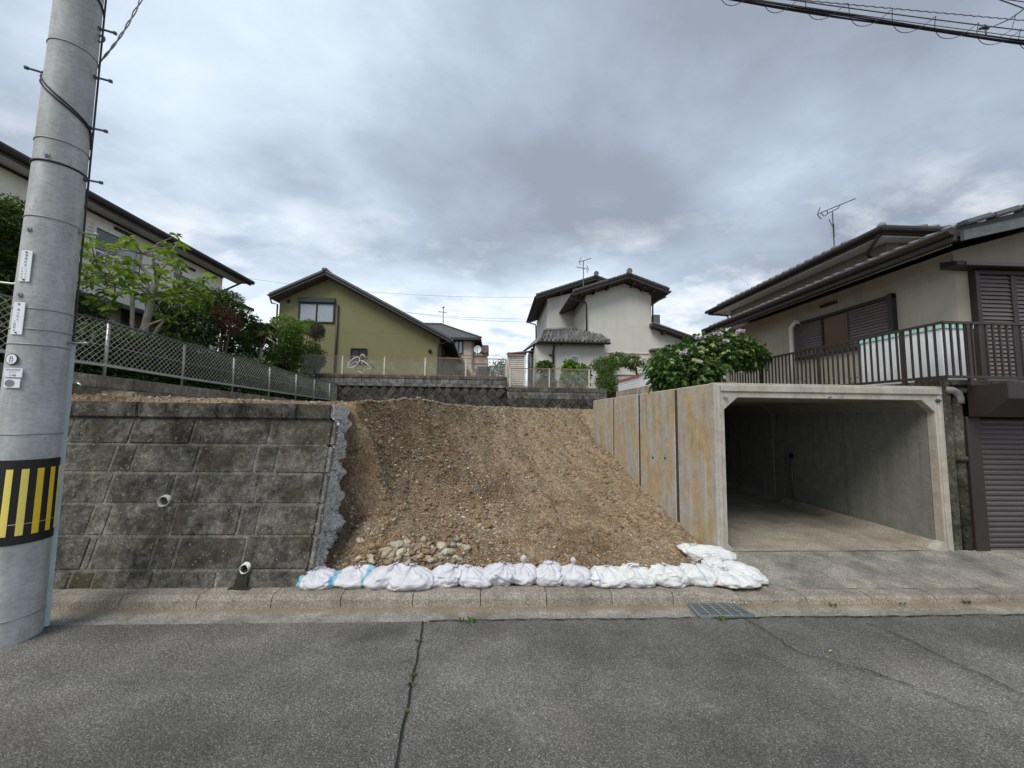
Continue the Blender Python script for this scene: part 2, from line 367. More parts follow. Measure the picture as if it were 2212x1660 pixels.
def bagmat(name, c, blue=None, stripe=None):
    m, nt, b, _ = _nt(name); q = NT(nt); po = q.pos(obj=True); p = q.pos()
    cc = q.val(c, q.ramp(q.noise(p, 11, 5, 0.6), [(0.3, 0.84), (0.7, 1.06)]))
    x = q.sep(po)[0]
    if blue:
        e = q.math('ADD', q.math('ABSOLUTE', x), q.math('MULTIPLY', q.noise(p, 9, 3), 0.04))
        cc = q.mix(q.ramp(q.math('MULTIPLY', e, 1.0), [(0.160, 0), (0.168, 1)]), cc, blue)
    if stripe:
        e = q.math('ABSOLUTE', q.math('SUBTRACT', q.math('ADD', x, q.math('MULTIPLY', q.sep(po)[2], stripe[0])), stripe[1]))
        cc = q.mix(q.ramp(e, [(0.004, 0.8), (0.007, 0)]), cc, (0.22, 0.42, 0.62))
    dirt = q.ramp(q.math('ADD', q.sep(po)[2], q.math('MULTIPLY', q.noise(p, 14, 5, 0.7), 0.10)), [(0.045, 0.55), (0.11, 0)])  # soil low on the cloth, with contact shade painted into the same tint
    cc = q.mix(dirt, cc, (0.36, 0.31, 0.25)); cc = q.mix(q.ramp(q.noise(q.pos(loc=(3, 3, 3)), 6, 6, 0.7), [(0.58, 0), (0.75, 0.35)]), cc, (0.38, 0.33, 0.27))
    q.put(b.inputs['Base Color'], cc); b.inputs['Roughness'].default_value = 0.5; b.inputs['Specular IOR Level'].default_value = 0.35
    try: b.inputs['Sheen Weight'].default_value = 0.1
    except Exception: pass
    w = q.n('ShaderNodeTexWave'); q.put(w.inputs['Vector'], p); w.inputs['Scale'].default_value = 90
    q.bump(b, q.math('ADD', q.noise(q.pos((1, 1, 1)), 24, 5, 0.6, 0.8), q.math('MULTIPLY', w.outputs['Fac'], 0.05)), 0.45, 0.012)
    return m
M['bag'] = bagmat('sandbag_cloth', (0.60, 0.60, 0.645))
M['bagblue'] = bagmat('sandbag_cloth_blue_ends', (0.60, 0.60, 0.645), (0.17, 0.42, 0.56))
M['bagwhite'] = bagmat('sandbag_white_cloth', (0.66, 0.67, 0.665), stripe=(0.5, 0.07))
M['bagwhite2'] = bagmat('sandbag_white_plain', (0.66, 0.67, 0.67)); M['bagwhite3'] = bagmat('sandbag_white_edge', (0.66, 0.67, 0.67), stripe=(0.05, -0.15))
M['rope'] = plain('rope', (0.72, 0.70, 0.62), 0.8)
def polemat():
    m, nt, b, _ = _nt('pole_concrete'); q = NT(nt); p = q.pos()
    n = q.noise(q.pos((1, 1, 0.8)), 4, 7, 0.7); v = q.noise(q.pos((1, 1, 0.12)), 5.5, 5, 0.6); ff = q.noise(q.pos((1, 1, 1.8)), 22, 5, 0.65)
    c = q.ramp(q.math('ADD', q.math('MULTIPLY', n, 0.45), q.math('MULTIPLY', v, 0.55)), [(0.34, (0.27, 0.28, 0.275)), (0.52, (0.40, 0.415, 0.415)), (0.70, (0.56, 0.585, 0.61))])
    c = q.val(c, q.ramp(ff, [(0.35, 0.86), (0.65, 1.08)])); pit = q.math('MULTIPLY', q.ramp(q.sep(q.voro(p, 55, 'F1', 'Color'))[0], [(0.90, 0), (0.93, 1)]), q.ramp(q.voro(p, 55, 'F1', 'Distance'), [(0.16, 0.6), (0.28, 0)])); c = q.mix(pit, c, (0.13, 0.13, 0.125))
    dk = q.ramp(q.noise(q.pos((2.2, 2.2, 0.5), loc=(4, 4, 4)), 2.4, 6, 0.7), [(0.55, 0), (0.75, 0.5)])
    c = q.mix(dk, c, (0.17, 0.17, 0.16))
    q.put(b.inputs['Base Color'], c); b.inputs['Roughness'].default_value = 0.8; b.inputs['Specular IOR Level'].default_value = 0.3
    q.bump(b, ff, 0.3, 0.006)
    return m
M['pole'] = polemat()
def leafmat(name, dark, light, trans=0.35, rough=0.45):
    m, nt, b, out = _nt(name); q = NT(nt)
    r = q.island(); n = q.noise(q.pos(), 2.2, 3)
    f = q.math('ADD', q.math('MULTIPLY', r, 0.6), q.math('MULTIPLY', n, 0.4))
    c = q.ramp(f, [(0.15, dark), (0.5, tuple((a + b_) / 2 for a, b_ in zip(dark, light))), (0.85, light)])
    q.put(b.inputs['Base Color'], c); b.inputs['Roughness'].default_value = rough; b.inputs['Specular IOR Level'].default_value = 0.4
    t = q.n('ShaderNodeBsdfTranslucent'); q.put(t.inputs[0], q.val(c, 1.3))
    mx = q.n('ShaderNodeMixShader'); mx.inputs[0].default_value = trans
    nt.links.new(b.outputs[0], mx.inputs[1]); nt.links.new(t.outputs[0], mx.inputs[2]); nt.links.new(mx.outputs[0], out.inputs[0])
    return m
M['leaf_bright'] = leafmat('leaf_bright_green', (0.085, 0.16, 0.012), (0.27, 0.40, 0.045), 0.4)
M['leaf_dark'] = leafmat('leaf_dark_green', (0.017, 0.036, 0.009), (0.080, 0.140, 0.026), 0.25)
M['leaf_mid'] = leafmat('leaf_mid_green', (0.030, 0.065, 0.010), (0.125, 0.215, 0.035), 0.3)
M['leaf_fresh'] = leafmat('leaf_fresh_green', (0.045, 0.105, 0.012), (0.16, 0.30, 0.040), 0.35)
M['leaf_hyd'] = leafmat('leaf_hydrangea', (0.022, 0.055, 0.014), (0.10, 0.19, 0.042), 0.25, 0.4)
M['leaf_red'] = leafmat('leaf_dead_red', (0.06, 0.026, 0.014), (0.15, 0.07, 0.042), 0.2, 0.7)
M['leaf_dead'] = leafmat('leaf_dead_brown', (0.030, 0.022, 0.015), (0.095, 0.075, 0.05), 0.1, 0.8)
M['leaf_olive'] = leafmat('leaf_olive', (0.06, 0.075, 0.02), (0.19, 0.22, 0.07), 0.3)
M['flower_pink'] = leafmat('petal_pink', (0.56, 0.42, 0.55), (0.76, 0.64, 0.74), 0.3, 0.6)
M['flower_white'] = leafmat('petal_white', (0.62, 0.64, 0.62), (0.80, 0.80, 0.78), 0.3, 0.6)
M['flower_lime'] = leafmat('petal_lime', (0.42, 0.50, 0.22), (0.66, 0.70, 0.42), 0.3, 0.6)
M['leaf_shaded'] = leafmat('leaf_shaded_green', (0.045, 0.10, 0.012), (0.15, 0.25, 0.04), 0.4)  # darker copy of the tree leaf, crown shade put into its colour
M['bark'] = plain('bark_pale', (0.30, 0.275, 0.23), 0.9, var=0.4, scale=9, bump=0.6)
M['bark_dark'] = plain('bark_dark', (0.115, 0.09, 0.065), 0.9, var=0.4, scale=9, bump=0.6)
M['galv'] = plain('galvanised_steel', (0.46, 0.47, 0.47), 0.45, 0.55, var=0.2, scale=10)
M['wire'] = plain('galvanised_wire', (0.60, 0.60, 0.575), 0.5, 0.2, var=0.25, scale=5)
M['rustrail'] = plain('rusty_rail', (0.27, 0.14, 0.085), 0.75, var=0.4, scale=7)
M['creampost'] = plain('cream_post', (0.56, 0.52, 0.46), 0.6, var=0.2, scale=5, dirt=(0.35, 0.22, 0.14), dirtamt=0.5)
M['black'] = plain('black_plastic', (0.018, 0.018, 0.02), 0.5)
M['cable'] = plain('cable_black', (0.022, 0.021, 0.024), 0.55)
M['cablegrey'] = plain('cable_grey', (0.12, 0.115, 0.125), 0.6)
M['steel'] = plain('grey_steel', (0.30, 0.315, 0.32), 0.5, 0.4)
M['steeldark'] = plain('dark_steel', (0.10, 0.105, 0.115), 0.55, 0.3)
M['cover'] = plain('grey_blue_cover', (0.37, 0.44, 0.46), 0.5)
M['yellow'] = plain('yellow_reflective', (0.80, 0.54, 0.025), 0.4, var=0.08)
M['yellowpale'] = plain('pale_yellow_reflective', (0.82, 0.68, 0.15), 0.35, var=0.06)
M['bandblack'] = plain('band_black', (0.012, 0.012, 0.013), 0.6)
M['plate'] = plain('white_plate', (0.74, 0.77, 0.80), 0.4, var=0.06)
M['ink'] = plain('ink', (0.045, 0.045, 0.06), 0.6)
M['inkgrey'] = plain('ink_grey', (0.20, 0.20, 0.21), 0.6)
def stucco(name, c, var=0.10, bump=0.5, dirt=None, amt=0.0, fine=90):
    return plain(name, c, 0.9, var=var, scale=1.6, bump=bump, spec=0.15, fine=fine, dirt=dirt, dirtamt=amt)
M['green_wall'] = stucco('olive_stucco', (0.205, 0.196, 0.105), 0.06, 0.4)
M['white_wall'] = stucco('offwhite_stucco', (0.56, 0.55, 0.505), 0.08, 0.3, (0.42, 0.415, 0.385), 0.35)
M['beige_wall'] = stucco('beige_stucco', (0.60, 0.49, 0.40), 0.07, 0.3)
M['left_wall'] = stucco('cream_stucco', (0.76, 0.74, 0.67), 0.06, 0.3, (0.55, 0.53, 0.47), 0.3)
M['right_wall'] = stucco('tan_stucco', (0.44, 0.405, 0.325), 0.12, 0.9, (0.29, 0.26, 0.20), 0.45, 45)
M['soffit'] = plain('soffit_white', (0.55, 0.54, 0.50), 0.8)
M['brownwood'] = plain('dark_brown_trim', (0.034, 0.026, 0.024), 0.5, var=0.2)
M['darktrim'] = plain('charcoal_trim', (0.040, 0.040, 0.043), 0.5, var=0.15)
M['rafter'] = plain('rafter_wood', (0.048, 0.037, 0.032), 0.7, var=0.25)
M['soffit_brown'] = plain('soffit_brown', (0.11, 0.072, 0.050), 0.7)
def tilemat(name, c, tint=0.25):
    m, nt, b, _ = _nt(name); q = NT(nt); p = q.pos()
    cc = q.val(c, q.ramp(q.noise(p, 5, 6, 0.65), [(0.3, 0.7), (0.7, 1.25)])); cc = q.val(cc, q.ramp(q.rand(), [(0, 1 - tint), (1, 1 + tint)]))
    cc = q.mix(q.ramp(q.noise(p, 19, 5, 0.65), [(0.55, 0), (0.72, 0.5)]), cc, (0.25, 0.24, 0.22))
    q.put(b.inputs['Base Color'], cc); b.inputs['Roughness'].default_value = 0.5; b.inputs['Specular IOR Level'].default_value = 0.5
    return m
M['tile'] = tilemat('grey_tile', (0.115, 0.115, 0.118)); M['tile_pale'] = tilemat('pale_grey_tile', (0.17, 0.165, 0.16), 0.35); M['tile_green'] = tilemat('green_grey_tile', (0.085, 0.10, 0.097))
M['slate'] = tilemat('slate_roof', (0.070, 0.070, 0.075), 0.1)
def glass(name, c, rough=0.06):
    m, nt, b, _ = _nt(name); b.inputs['Base Color'].default_value = (*c, 1); b.inputs['Roughness'].default_value = rough; b.inputs['Specular IOR Level'].default_value = 0.8
    return m
M['glass'] = glass('window_glass', (0.045, 0.055, 0.065)); M['glass_pale'] = glass('window_glass_pale', (0.30, 0.34, 0.37))
M['amber'] = plain('amber_glass', (0.095, 0.055, 0.018), 0.3, var=0.15, scale=3)
M['curtain'] = plain('curtain_white', (0.36, 0.40, 0.45), 0.8, var=0.06)
M['shutter'] = plain('brown_grey_shutter', (0.150, 0.122, 0.118), 0.5, var=0.12, tint=0.08)
M['shutterdark'] = plain('roller_shutter', (0.092, 0.078, 0.078), 0.45, var=0.22, scale=1.2, tint=0.06)
M['rail_brown'] = plain('brown_railing', (0.035, 0.025, 0.023), 0.45, var=0.3, scale=8)
M['white_paint'] = plain('white_paint', (0.70, 0.74, 0.76), 0.5, var=0.1, dirt=(0.45, 0.46, 0.46), dirtamt=0.4)
M['mint'] = plain('mint_trim', (0.38, 0.62, 0.53), 0.5)
M['cream'] = plain('cream_panel', (0.64, 0.61, 0.54), 0.5, var=0.12, dirt=(0.42, 0.36, 0.27), dirtamt=0.4)
M['red'] = plain('red_trim', (0.40, 0.085, 0.06), 0.6, var=0.2)
M['pipe_white'] = plain('white_pipe', (0.62, 0.62, 0.58), 0.45, var=0.12)
M['pipe_grey'] = plain('grey_pipe', (0.30, 0.29, 0.27), 0.5, var=0.2)
M['pvc_in'] = plain('pipe_inside', (0.22, 0.225, 0.22), 0.6, var=0.3, scale=12)
M['grimy'] = oldblock('grimy_pillar', (0.026, 0.025, 0.021), (0.15, 0.145, 0.115), (0.07, 0.068, 0.04), 0.5)
M['moss'] = plain('moss', (0.042, 0.055, 0.018), 0.95, var=0.5, scale=25, bump=0.6)
M['moss_dark'] = plain('moss_dark', (0.024, 0.027, 0.012), 0.95, var=0.5, scale=25, bump=0.6)
M['crack'] = plain('crack_dark', (0.012, 0.012, 0.012), 0.95)
M['grate'] = plain('grate_steel', (0.26, 0.285, 0.30), 0.5, 0.5, var=0.25, scale=20)
M['dark'] = plain('dark_void', (0.006, 0.006, 0.006), 0.9)
M['mauve'] = plain('mauve_metal', (0.175, 0.135, 0.130), 0.5, var=0.1)
M['bikewhite'] = plain('bicycle_white', (0.74, 0.74, 0.72), 0.35)
M['chrome'] = plain('chrome', (0.62, 0.66, 0.70), 0.18, 0.9)
M['brass'] = plain('brown_pipe', (0.10, 0.07, 0.055), 0.6, 0.2)
M['gfloor'] = aggregate('garage_floor_concrete', (0.27, 0.25, 0.20), (0.36, 0.325, 0.265), (0.13, 0.115, 0.085), damt=0.7, staincut=(0.45, 0.72))
M['garden'] = plain('garden_soil', (0.07, 0.055, 0.035), 0.95, var=0.4, scale=4, bump=0.5)
M['upper_wall'] = stucco('dark_weathered_wall', (0.17, 0.155, 0.13), 0.12, 0.5)
M['olive_joint'] = plain('olive_sealant', (0.155, 0.148, 0.078), 0.8)

# ------------------------------------------------------------------ ground, road, gutter, kerb
rng = random.Random(7)
YK, YG = 4.20, 3.92                              # kerb face, gutter edge
def fbm(x, y, z=0.0, o=4):
    return noise.fractal(Vector((x, y, z)), 0.9, 2.1, o)
def grid_obj(name, x0, x1, nx, y0, y1, ny, zf, mat_, parent=None, keep=None, smooth=True):
    xs = np.linspace(x0, x1, nx + 1); ys = np.linspace(y0, y1, ny + 1)
    V = [(x, y, zf(x, y)) for y in ys for x in xs]
    Fs = []
    for j in range(ny):
        for i in range(nx):
            if keep and not keep((xs[i] + xs[i + 1]) / 2, (ys[j] + ys[j + 1]) / 2): continue
            a = j * (nx + 1) + i; Fs.append((a, a + 1, a + nx + 2, a + nx + 1))
    return npmesh(name, V, Fs, mat_, parent, smooth)
g = MB().add([(-400, -400, -0.05), (400, -400, -0.05), (400, 900, -0.05), (-400, 900, -0.05)], [(0, 1, 2, 3)]).build('ground', M['garden']); tag(g, kind='structure')
road = grid_obj('road', -14, 14, 112, -9, YG, 52, lambda x, y: 0.012 * fbm(x * 0.45, y * 0.45) * min(1, (YG - y) * 1.5), M['asphalt']); tag(road, kind='structure')
gut = grid_obj('gutter', -14, 14, 168, YG, YK + 0.02, 5, lambda x, y: -0.002 + 0.004 * fbm(x * 3, y * 3) - 0.014 * math.sin((y - YG) / 0.3 * math.pi), M['gutter']); tag(gut, kind='structure')
def ribbon(name, pts, w, z, mat_, parent, jag=0.35, step=0.05):
    P = []
    for (a, b) in zip(pts[:-1], pts[1:]):
        n = max(2, int((Vector(b) - Vector(a)).length / step))
        P += [Vector(a).lerp(Vector(b), i / n) for i in range(n)]
    P.append(Vector(pts[-1])); m = MB(); V = []
    for i, p in enumerate(P):
        d = (P[min(i + 1, len(P) - 1)] - P[max(i - 1, 0)]).normalized(); s = Vector((-d.y, d.x))
        wob = s * (0.06 * jag * fbm(p.x * 5, p.y * 5, 3.3))
        ww = w * (0.55 + 0.9 * abs(fbm(p.x * 9, p.y * 9, 8)))
        for e in (-1, 1): q = p + wob + s * (e * ww / 2); V.append((q.x, q.y, z))
    m.add(V, [(2 * i, 2 * i + 1, 2 * i + 3, 2 * i + 2) for i in range(len(P) - 1)])
    return m.build(name, mat_, parent)
def g2(x, y): p = atz(x, y, 0); return (p.x, p.y)
ribbon('pavement_joint', [g2(915, 1345), g2(900, 1430), g2(882, 1520), g2(858, 1640), g2(838, 1760)], 0.017, 0.016, M['crack'], road, 0.22)
def crk(pts): return [g2((1182 + x * 0.5344) * S, (1380 + y * 0.5344) * S) for x, y in pts]
ribbon('crack', crk([(1020, 95), (1100, 155), (1170, 190), (1240, 240), (1340, 268), (1460, 308), (1600, 345), (1740, 385), (1880, 440), (2060, 510)]), 0.011, 0.016, M['crack'], road, 1.0)
ribbon('crack', crk([(1530, 118), (1640, 155), (1740, 200), (1850, 250), (1950, 310), (2060, 355), (2190, 420), (2330, 500)]), 0.012, 0.016, M['crack'], road, 0.8)
ribbon('moss_seam', [(-0.6, YG), (0.6, YG), (2.2, YG), (4.0, YG), (9, YG)], 0.022, 0.010, M['moss_dark'], road, 0.3)
def tuft(name, c, r, n, h, mat_, parent, seed):
    rr = np.random.RandomState(seed); a = rr.rand(n) * 6.283; d = np.sqrt(rr.rand(n)) * r
    B = np.stack([c[0] + np.cos(a) * d, c[1] + np.sin(a) * d * 0.5, np.full(n, c[2])], 1)
    a2 = rr.rand(n) * 6.283; L = h * (0.5 + rr.rand(n)); w = 0.006 + 0.006 * rr.rand(n)
    T = B + np.stack([np.cos(a2) * L * 0.7, np.sin(a2) * L * 0.7, L], 1); s = np.stack([-np.sin(a2) * w, np.cos(a2) * w, 0 * w], 1)
    V = np.concatenate([B - s, B + s, (B + T) / 2 + s * 1.3 + [0, 0, 0.004], T], 0)
    i = np.arange(n); Fs = np.stack([i, i + n, i + 2 * n, i + 3 * n], 1)
    return npmesh(name, V, Fs, mat_, parent)
for i, (x, y, r, n) in enumerate([(905, 1385, 0.03, 14), (893, 1460, 0.025, 16), (888, 1480, 0.03, 20), (878, 1540, 0.02, 10), (1010, 1341, 0.10, 34), (1560, 1338, 0.05, 30), (1800, 1308, 0.04, 22), (2088, 1303, 0.04, 20), (1950, 1306, 0.03, 8)]):
    c = atz(x, y, 0.012); t = tuft('weed_tuft', c, r, n, 0.018, M['leaf_mid'] if i > 3 else M['leaf_olive'], road, i); t['kind'] = 'stuff'

kerb = bpy.data.objects.new('kerb', None); col.objects.link(kerb); tag(kerb, kind='structure')
def kerb_stone(x0, x1, h0, h1, chip=None):
    m = MB(); n = 6; V = []; prof = [(0, -0.06, 0), (0.012, 0.62, 1), (0.035, 0.93, 1), (0.05, 1.0, 1), (0.21, 1.02, 1), (0.21, -0.06, 0)]
    for i in range(n + 1):
        t = i / n; x = x0 + (x1 - x0) * t; h = h0 + (h1 - h0) * t; e = 0.006 if i in (0, n) else 0
        for (dy, hz, k_) in prof:
            j = 0.004 * fbm(x * 6, dy * 30 + h * 9, 2)
            V.append((x, YK + dy + j + (e if dy < 0.1 else 0), hz * h - (e * 0.6 if hz > 0.9 else 0) + j))
    p = len(prof)
    m.add(V, [(i * p + a, i * p + (a + 1) % p, (i + 1) * p + (a + 1) % p, (i + 1) * p + a) for i in range(n) for a in range(p)] + [tuple(range(p)), tuple(n * p + a for a in reversed(range(p)))])
    return m.build('kerb_stone', M['kerb'], kerb)
xj = [-3.753 - 0.74 * i for i in range(8, 0, -1)] + [-3.753, -2.996, -2.259, -1.559, -0.822, -0.117, 0.579, 1.282, 1.947]
for a, b in zip(xj[:-1], xj[1:]): kerb_stone(a + 0.004, b - 0.004, 0.116, 0.116)
xl = [1.947 + 0.74 * i for i in range(12)]
for i, (a, b) in enumerate(zip(xl[:-1], xl[1:])): kerb_stone(a + 0.005, b - 0.005, 0.114 if i == 0 else 0.064, 0.078 if i == 0 else 0.061)
# driveway apron rising to the garages
YF, ZF = 5.255, 0.20                              # garage face and floor
def apron_z(x, y): t = min(1, max(0, (y - YK - 0.2) / (YF - YK - 0.2))); return 0.064 + (ZF - 0.07) * t + 0.006 * fbm(x * 1.4, y * 1.4)
apron = grid_obj('driveway', 1.9, 10.5, 86, YK + 0.205, YF + 0.02, 14, apron_z, M['apron'], keep=lambda x, y: x > 2.56 + (y - YK - 0.2) * 0.42); tag(apron, kind='structure')

# ------------------------------------------------------------------ the cleared lot: slope and upper terrace
XW = -1.99                                       # cut end of the retaining wall
_br = [atx(x * S, y * S, XW) for x, y in ((740, 1312), (764, 1278), (791, 1237), (798, 1140), (800, 1037), (812, 985), (816, 945))]   # rear edge of the cut end
BRY = [4.40, _br[0].y - 0.06] + [p.y + 0.02 for p in _br[1:]] ; BRZ = [0.06, 0.10] + [p.z for p in _br[1:]]
for i_ in range(1, len(BRY)): BRY[i_] = max(BRY[i_], BRY[i_ - 1] + 0.02)
def crest(x):
    return float(np.interp(x, [-2.1, -1.99, -1.6, -1.2, -0.7, 0.0, 0.9, 1.9, 3.1], [BRY[-1], BRY[-1], 6.5, 7.5, 8.9, 10.5, 12.0, 13.0, 13.7]))
def terrace_z(x, y): return 2.13 + 0.010 * (y - 5) + 0.06 * max(0, min(1, (-x - 2.5) / 4)) + 0.03 * fbm(x * 0.8, y * 0.8, 5)
def soil_z(x, y):
    if x < -1.33:
        zl = float(np.interp(y, BRY, BRZ)) + 0.02 * fbm(x * 6, y * 6, 2, 5)
        t_ = max(0.0, min(1.0, (x + 1.95) / 0.60)); t_ = t_ * t_ * (3 - 2 * t_)
        if y < BRY[-1]: return zl * (1 - t_) + soil_g(x, y) * t_
    return soil_g(x, y)
def soil_g(x, y):
    yc = crest(x); u = (y - 4.52) / (yc - 4.52); top = terrace_z(x, y)
    t = max(0, min(1, (x + 2.0) / 5)); rough = 0.035 * fbm(x * 1.7, y * 1.7, 1) + 0.042 * fbm(x * 6, y * 6, 2, 7)
    if u >= 1: return top + rough * 0.8 + 0.09 * math.exp(-((x + 1.4) / 0.5) ** 2) * math.exp(-((y - yc) / 0.9) ** 2)
    if u <= 0: return 0.10 + rough * 0.5
    p = u ** (1.02 + 0.62 * t)
    if u > 0.86: p = p * 1.0
    rill = 0.07 * fbm(x * 2.6 + y * 0.5, y * 0.35, 7) * u - 0.05 * max(0.0, 0.25 - abs(fbm(x * 1.8 + 3, y * 0.5, 13))) * 4 * u * (1 - u) * 2
    gul = -0.16 * math.exp(-((x - 2.5 + 0.05 * (y - 9)) / 0.22) ** 2) * max(0, min(1, (y - 8.5) / 2)) * (1 - u) * 2
    gul -= 0.26 * math.exp(-((3.1 - x) / 0.32) ** 2) * max(0, 1 - abs(y - 11.6) / 1.6)
    return 0.12 + (top - 0.12) * p + rough + rill + gul
lot = grid_obj('soil_ground', -6.65, 4.4, 330, 4.41, 16.3, 330, soil_z, M['soil'], keep=lambda x, y: False if (x > 3.1 and y < 11.84) else (x > -2.15 and not (x > 2.58 and y < 5.0 and x > 2.58 + (y - 4.41) * 0.45)) or y > 5.06); tag(lot, kind='structure')

def rocks(centers, sizes, seed, name, mat_, parent):
    rr = np.random.RandomState(seed); n = len(centers)
    bm = bmesh.new(); bmesh.ops.create_icosphere(bm, subdivisions=1, radius=1.0); B = np.array([v.co[:] for v in bm.verts]); Fb = np.array([[v.index for v in f.verts] for f in bm.faces]); bm.free()
    k_ = len(B); sc = np.stack([0.7 + 0.7 * rr.rand(n), 0.6 + 0.5 * rr.rand(n), 0.35 + 0.45 * rr.rand(n)], 1) * np.asarray(sizes)[:, None]
    V = B[None] * (1 + 0.22 * rr.randn(n, k_, 1)) * sc[:, None, :]
    a = rr.rand(n) * 6.283; ca, sa = np.cos(a)[:, None], np.sin(a)[:, None]; tl = (rr.rand(n) - 0.5)[:, None] * 0.9
    x = V[..., 0] * ca - V[..., 1] * sa; y = V[..., 0] * sa + V[..., 1] * ca; z = V[..., 2] + x * tl
    V = np.stack([x, y, z], 2) + np.asarray(centers)[:, None, :]
    Fs = (Fb[None] + (np.arange(n) * k_)[:, None, None]).reshape(-1, 3)
    return npmesh(name, V.reshape(-1, 3), Fs, mat_, parent)
rr = np.random.RandomState(3); C_, Z_ = [], []
while len(C_) < 34000:
    x = -1.95 + rr.rand() * 5.0; y = 4.5 + (rr.rand() ** 1.35) * (crest(x) + 0.8 - 4.5)
    d = 0.5 + 0.8 * fbm(x * 0.9, y * 0.9, 11) + (0.6 if y > crest(x) - 1.2 else 0) + 0.9 * math.exp(-((x + 0.2) / 0.5) ** 2) * (1 if y < 6.5 else 0.5) + 0.5 * (x < -0.9)
    if x > 0.9 and 5.3 < y < 7.2: d -= 0.45
    if rr.rand() > d: continue
    s = 0.0055 + 0.009 * rr.rand() ** 2 + (0.020 * rr.rand() if rr.rand() < 0.07 else 0) + 0.0010 * (y - 5)
    C_.append((x, y, soil_z(x, y) + s * 0.15)); Z_.append(s)
gv = rocks(C_, Z_, 4, 'gravel', M['gravel'], lot); gv['kind'] = 'stuff'
C_, Z_ = [], []
while len(C_) < 3200:
    x = -1.95 + rr.rand() * 5.0; y = 4.5 + (rr.rand() ** 1.2) * (crest(x) + 0.5 - 4.5)
    if rr.rand() > 0.30 + 1.1 * fbm(x * 1.6, y * 1.6, 21) + (0.35 if x < -0.7 else 0): continue
    s = 0.012 + 0.034 * rr.rand() ** 3 + 0.001 * (y - 5); C_.append((x, y, soil_z(x, y) + s * 0.1)); Z_.append(s)
gv = rocks(C_, Z_, 14, 'soil_clods', M['clod'], lot); gv['kind'] = 'stuff'
C_, Z_ = [], []
for i in range(1500):
    x = -6.4 + rr.rand() * 4.6; y = 5.14 + rr.rand() ** 1.8 * 3.2; s = 0.009 + 0.02 * rr.rand() ** 3
    C_.append((x, y, soil_z(x, y) + s * 0.3)); Z_.append(s)
for i in range(700):
    x = -1.9 + rr.rand() * 2.6; y = crest(x) + rr.randn() * 0.25; s = 0.012 + 0.02 * rr.rand() ** 2
    C_.append((x, y, soil_z(x, y) + s * 0.4)); Z_.append(s)
gv = rocks(C_, Z_, 5, 'terrace_gravel', M['gravel'], lot); gv['kind'] = 'stuff'
# single larger stones
smesh = []
for k_ in range(7):
    bm = bmesh.new(); bmesh.ops.create_icosphere(bm, subdivisions=2, radius=1.0)
    for v in bm.verts:
        f = 1 + 0.5 * fbm(v.co.x * 1.1 + k_ * 9, v.co.y * 1.1, v.co.z * 1.1, 3); v.co *= f; v.co.z *= 0.72; v.co.y *= 0.85
    me = bpy.data.meshes.new('stone'); bm.to_mesh(me); bm.free(); me.materials.append(M['stone']); smesh.append(me)
def put_stone(x, y, s, mesh=None, lift=0.25):
    o = link('stone', mesh or rng.choice(smesh), None, lot, (x, y, soil_z(x, y) + s * lift)); o.scale = (s * rng.uniform(0.8, 1.3), s * rng.uniform(0.7, 1.0), s * rng.uniform(0.6, 1.0))
    o.rotation_euler = (rng.uniform(-0.4, 0.4), rng.uniform(-0.4, 0.4), rng.uniform(0, 6.28)); return o
def onsoil(x, y):                                # sheet pixel -> point on the slope
    lo, hi = 4.3, 13.5
    for _ in range(40):
        mid_ = (lo + hi) / 2; p = aty(x, y, mid_)
        if p.z > soil_z(p.x, p.y): lo = mid_
        else: hi = mid_
    return aty(x, y, lo)
for i in range(175):
    px = rng.gauss(905, 62); py = rng.gauss(1190, 18)
    if py > 1232 or py < 1120 or px < 715: continue
    p = onsoil(px, py); put_stone(p.x, p.y, rng.choice([0.02, 0.025, 0.03, 0.036, 0.045, 0.058]), lift=0.4)
for px, py, s in [(955, 1185, 0.085), (935, 1193, 0.06), (975, 1195, 0.06), (925, 1212, 0.055), (950, 1207, 0.06), (985, 1210, 0.055), (910, 1185, 0.05), (845, 1215, 0.05), (775, 1210, 0.05), (800, 1206, 0.045), (1050, 1100, 0.04), (1035, 1110, 0.035), (1070, 1112, 0.04), (1000, 1120, 0.035), (820, 960, 0.05), (845, 965, 0.03), (1090, 950, 0.035), (1310, 1045, 0.03), (880, 1005, 0.03), (935, 1100, 0.03), (1240, 960, 0.03), (1180, 1000, 0.03), (1355, 1110, 0.028), (1420, 1185, 0.03), (1180, 1215, 0.04), (1120, 1190, 0.035), (1060, 1175, 0.03)]:
    p = onsoil(px, py); put_stone(p.x, p.y, s, lift=0.35)
for i in range(60):
    px = rng.gauss(1030, 45); py = rng.gauss(1105, 30); p = onsoil(px, py); put_stone(p.x, p.y, rng.choice([0.014, 0.018, 0.022, 0.028]), lift=0.3)
for i in range(28):
    px = rng.uniform(705, 780); py = rng.uniform(1060, 1150); p = onsoil(px, py); put_stone(max(p.x, -1.9), p.y, rng.choice([0.02, 0.025, 0.03]), lift=0.35)

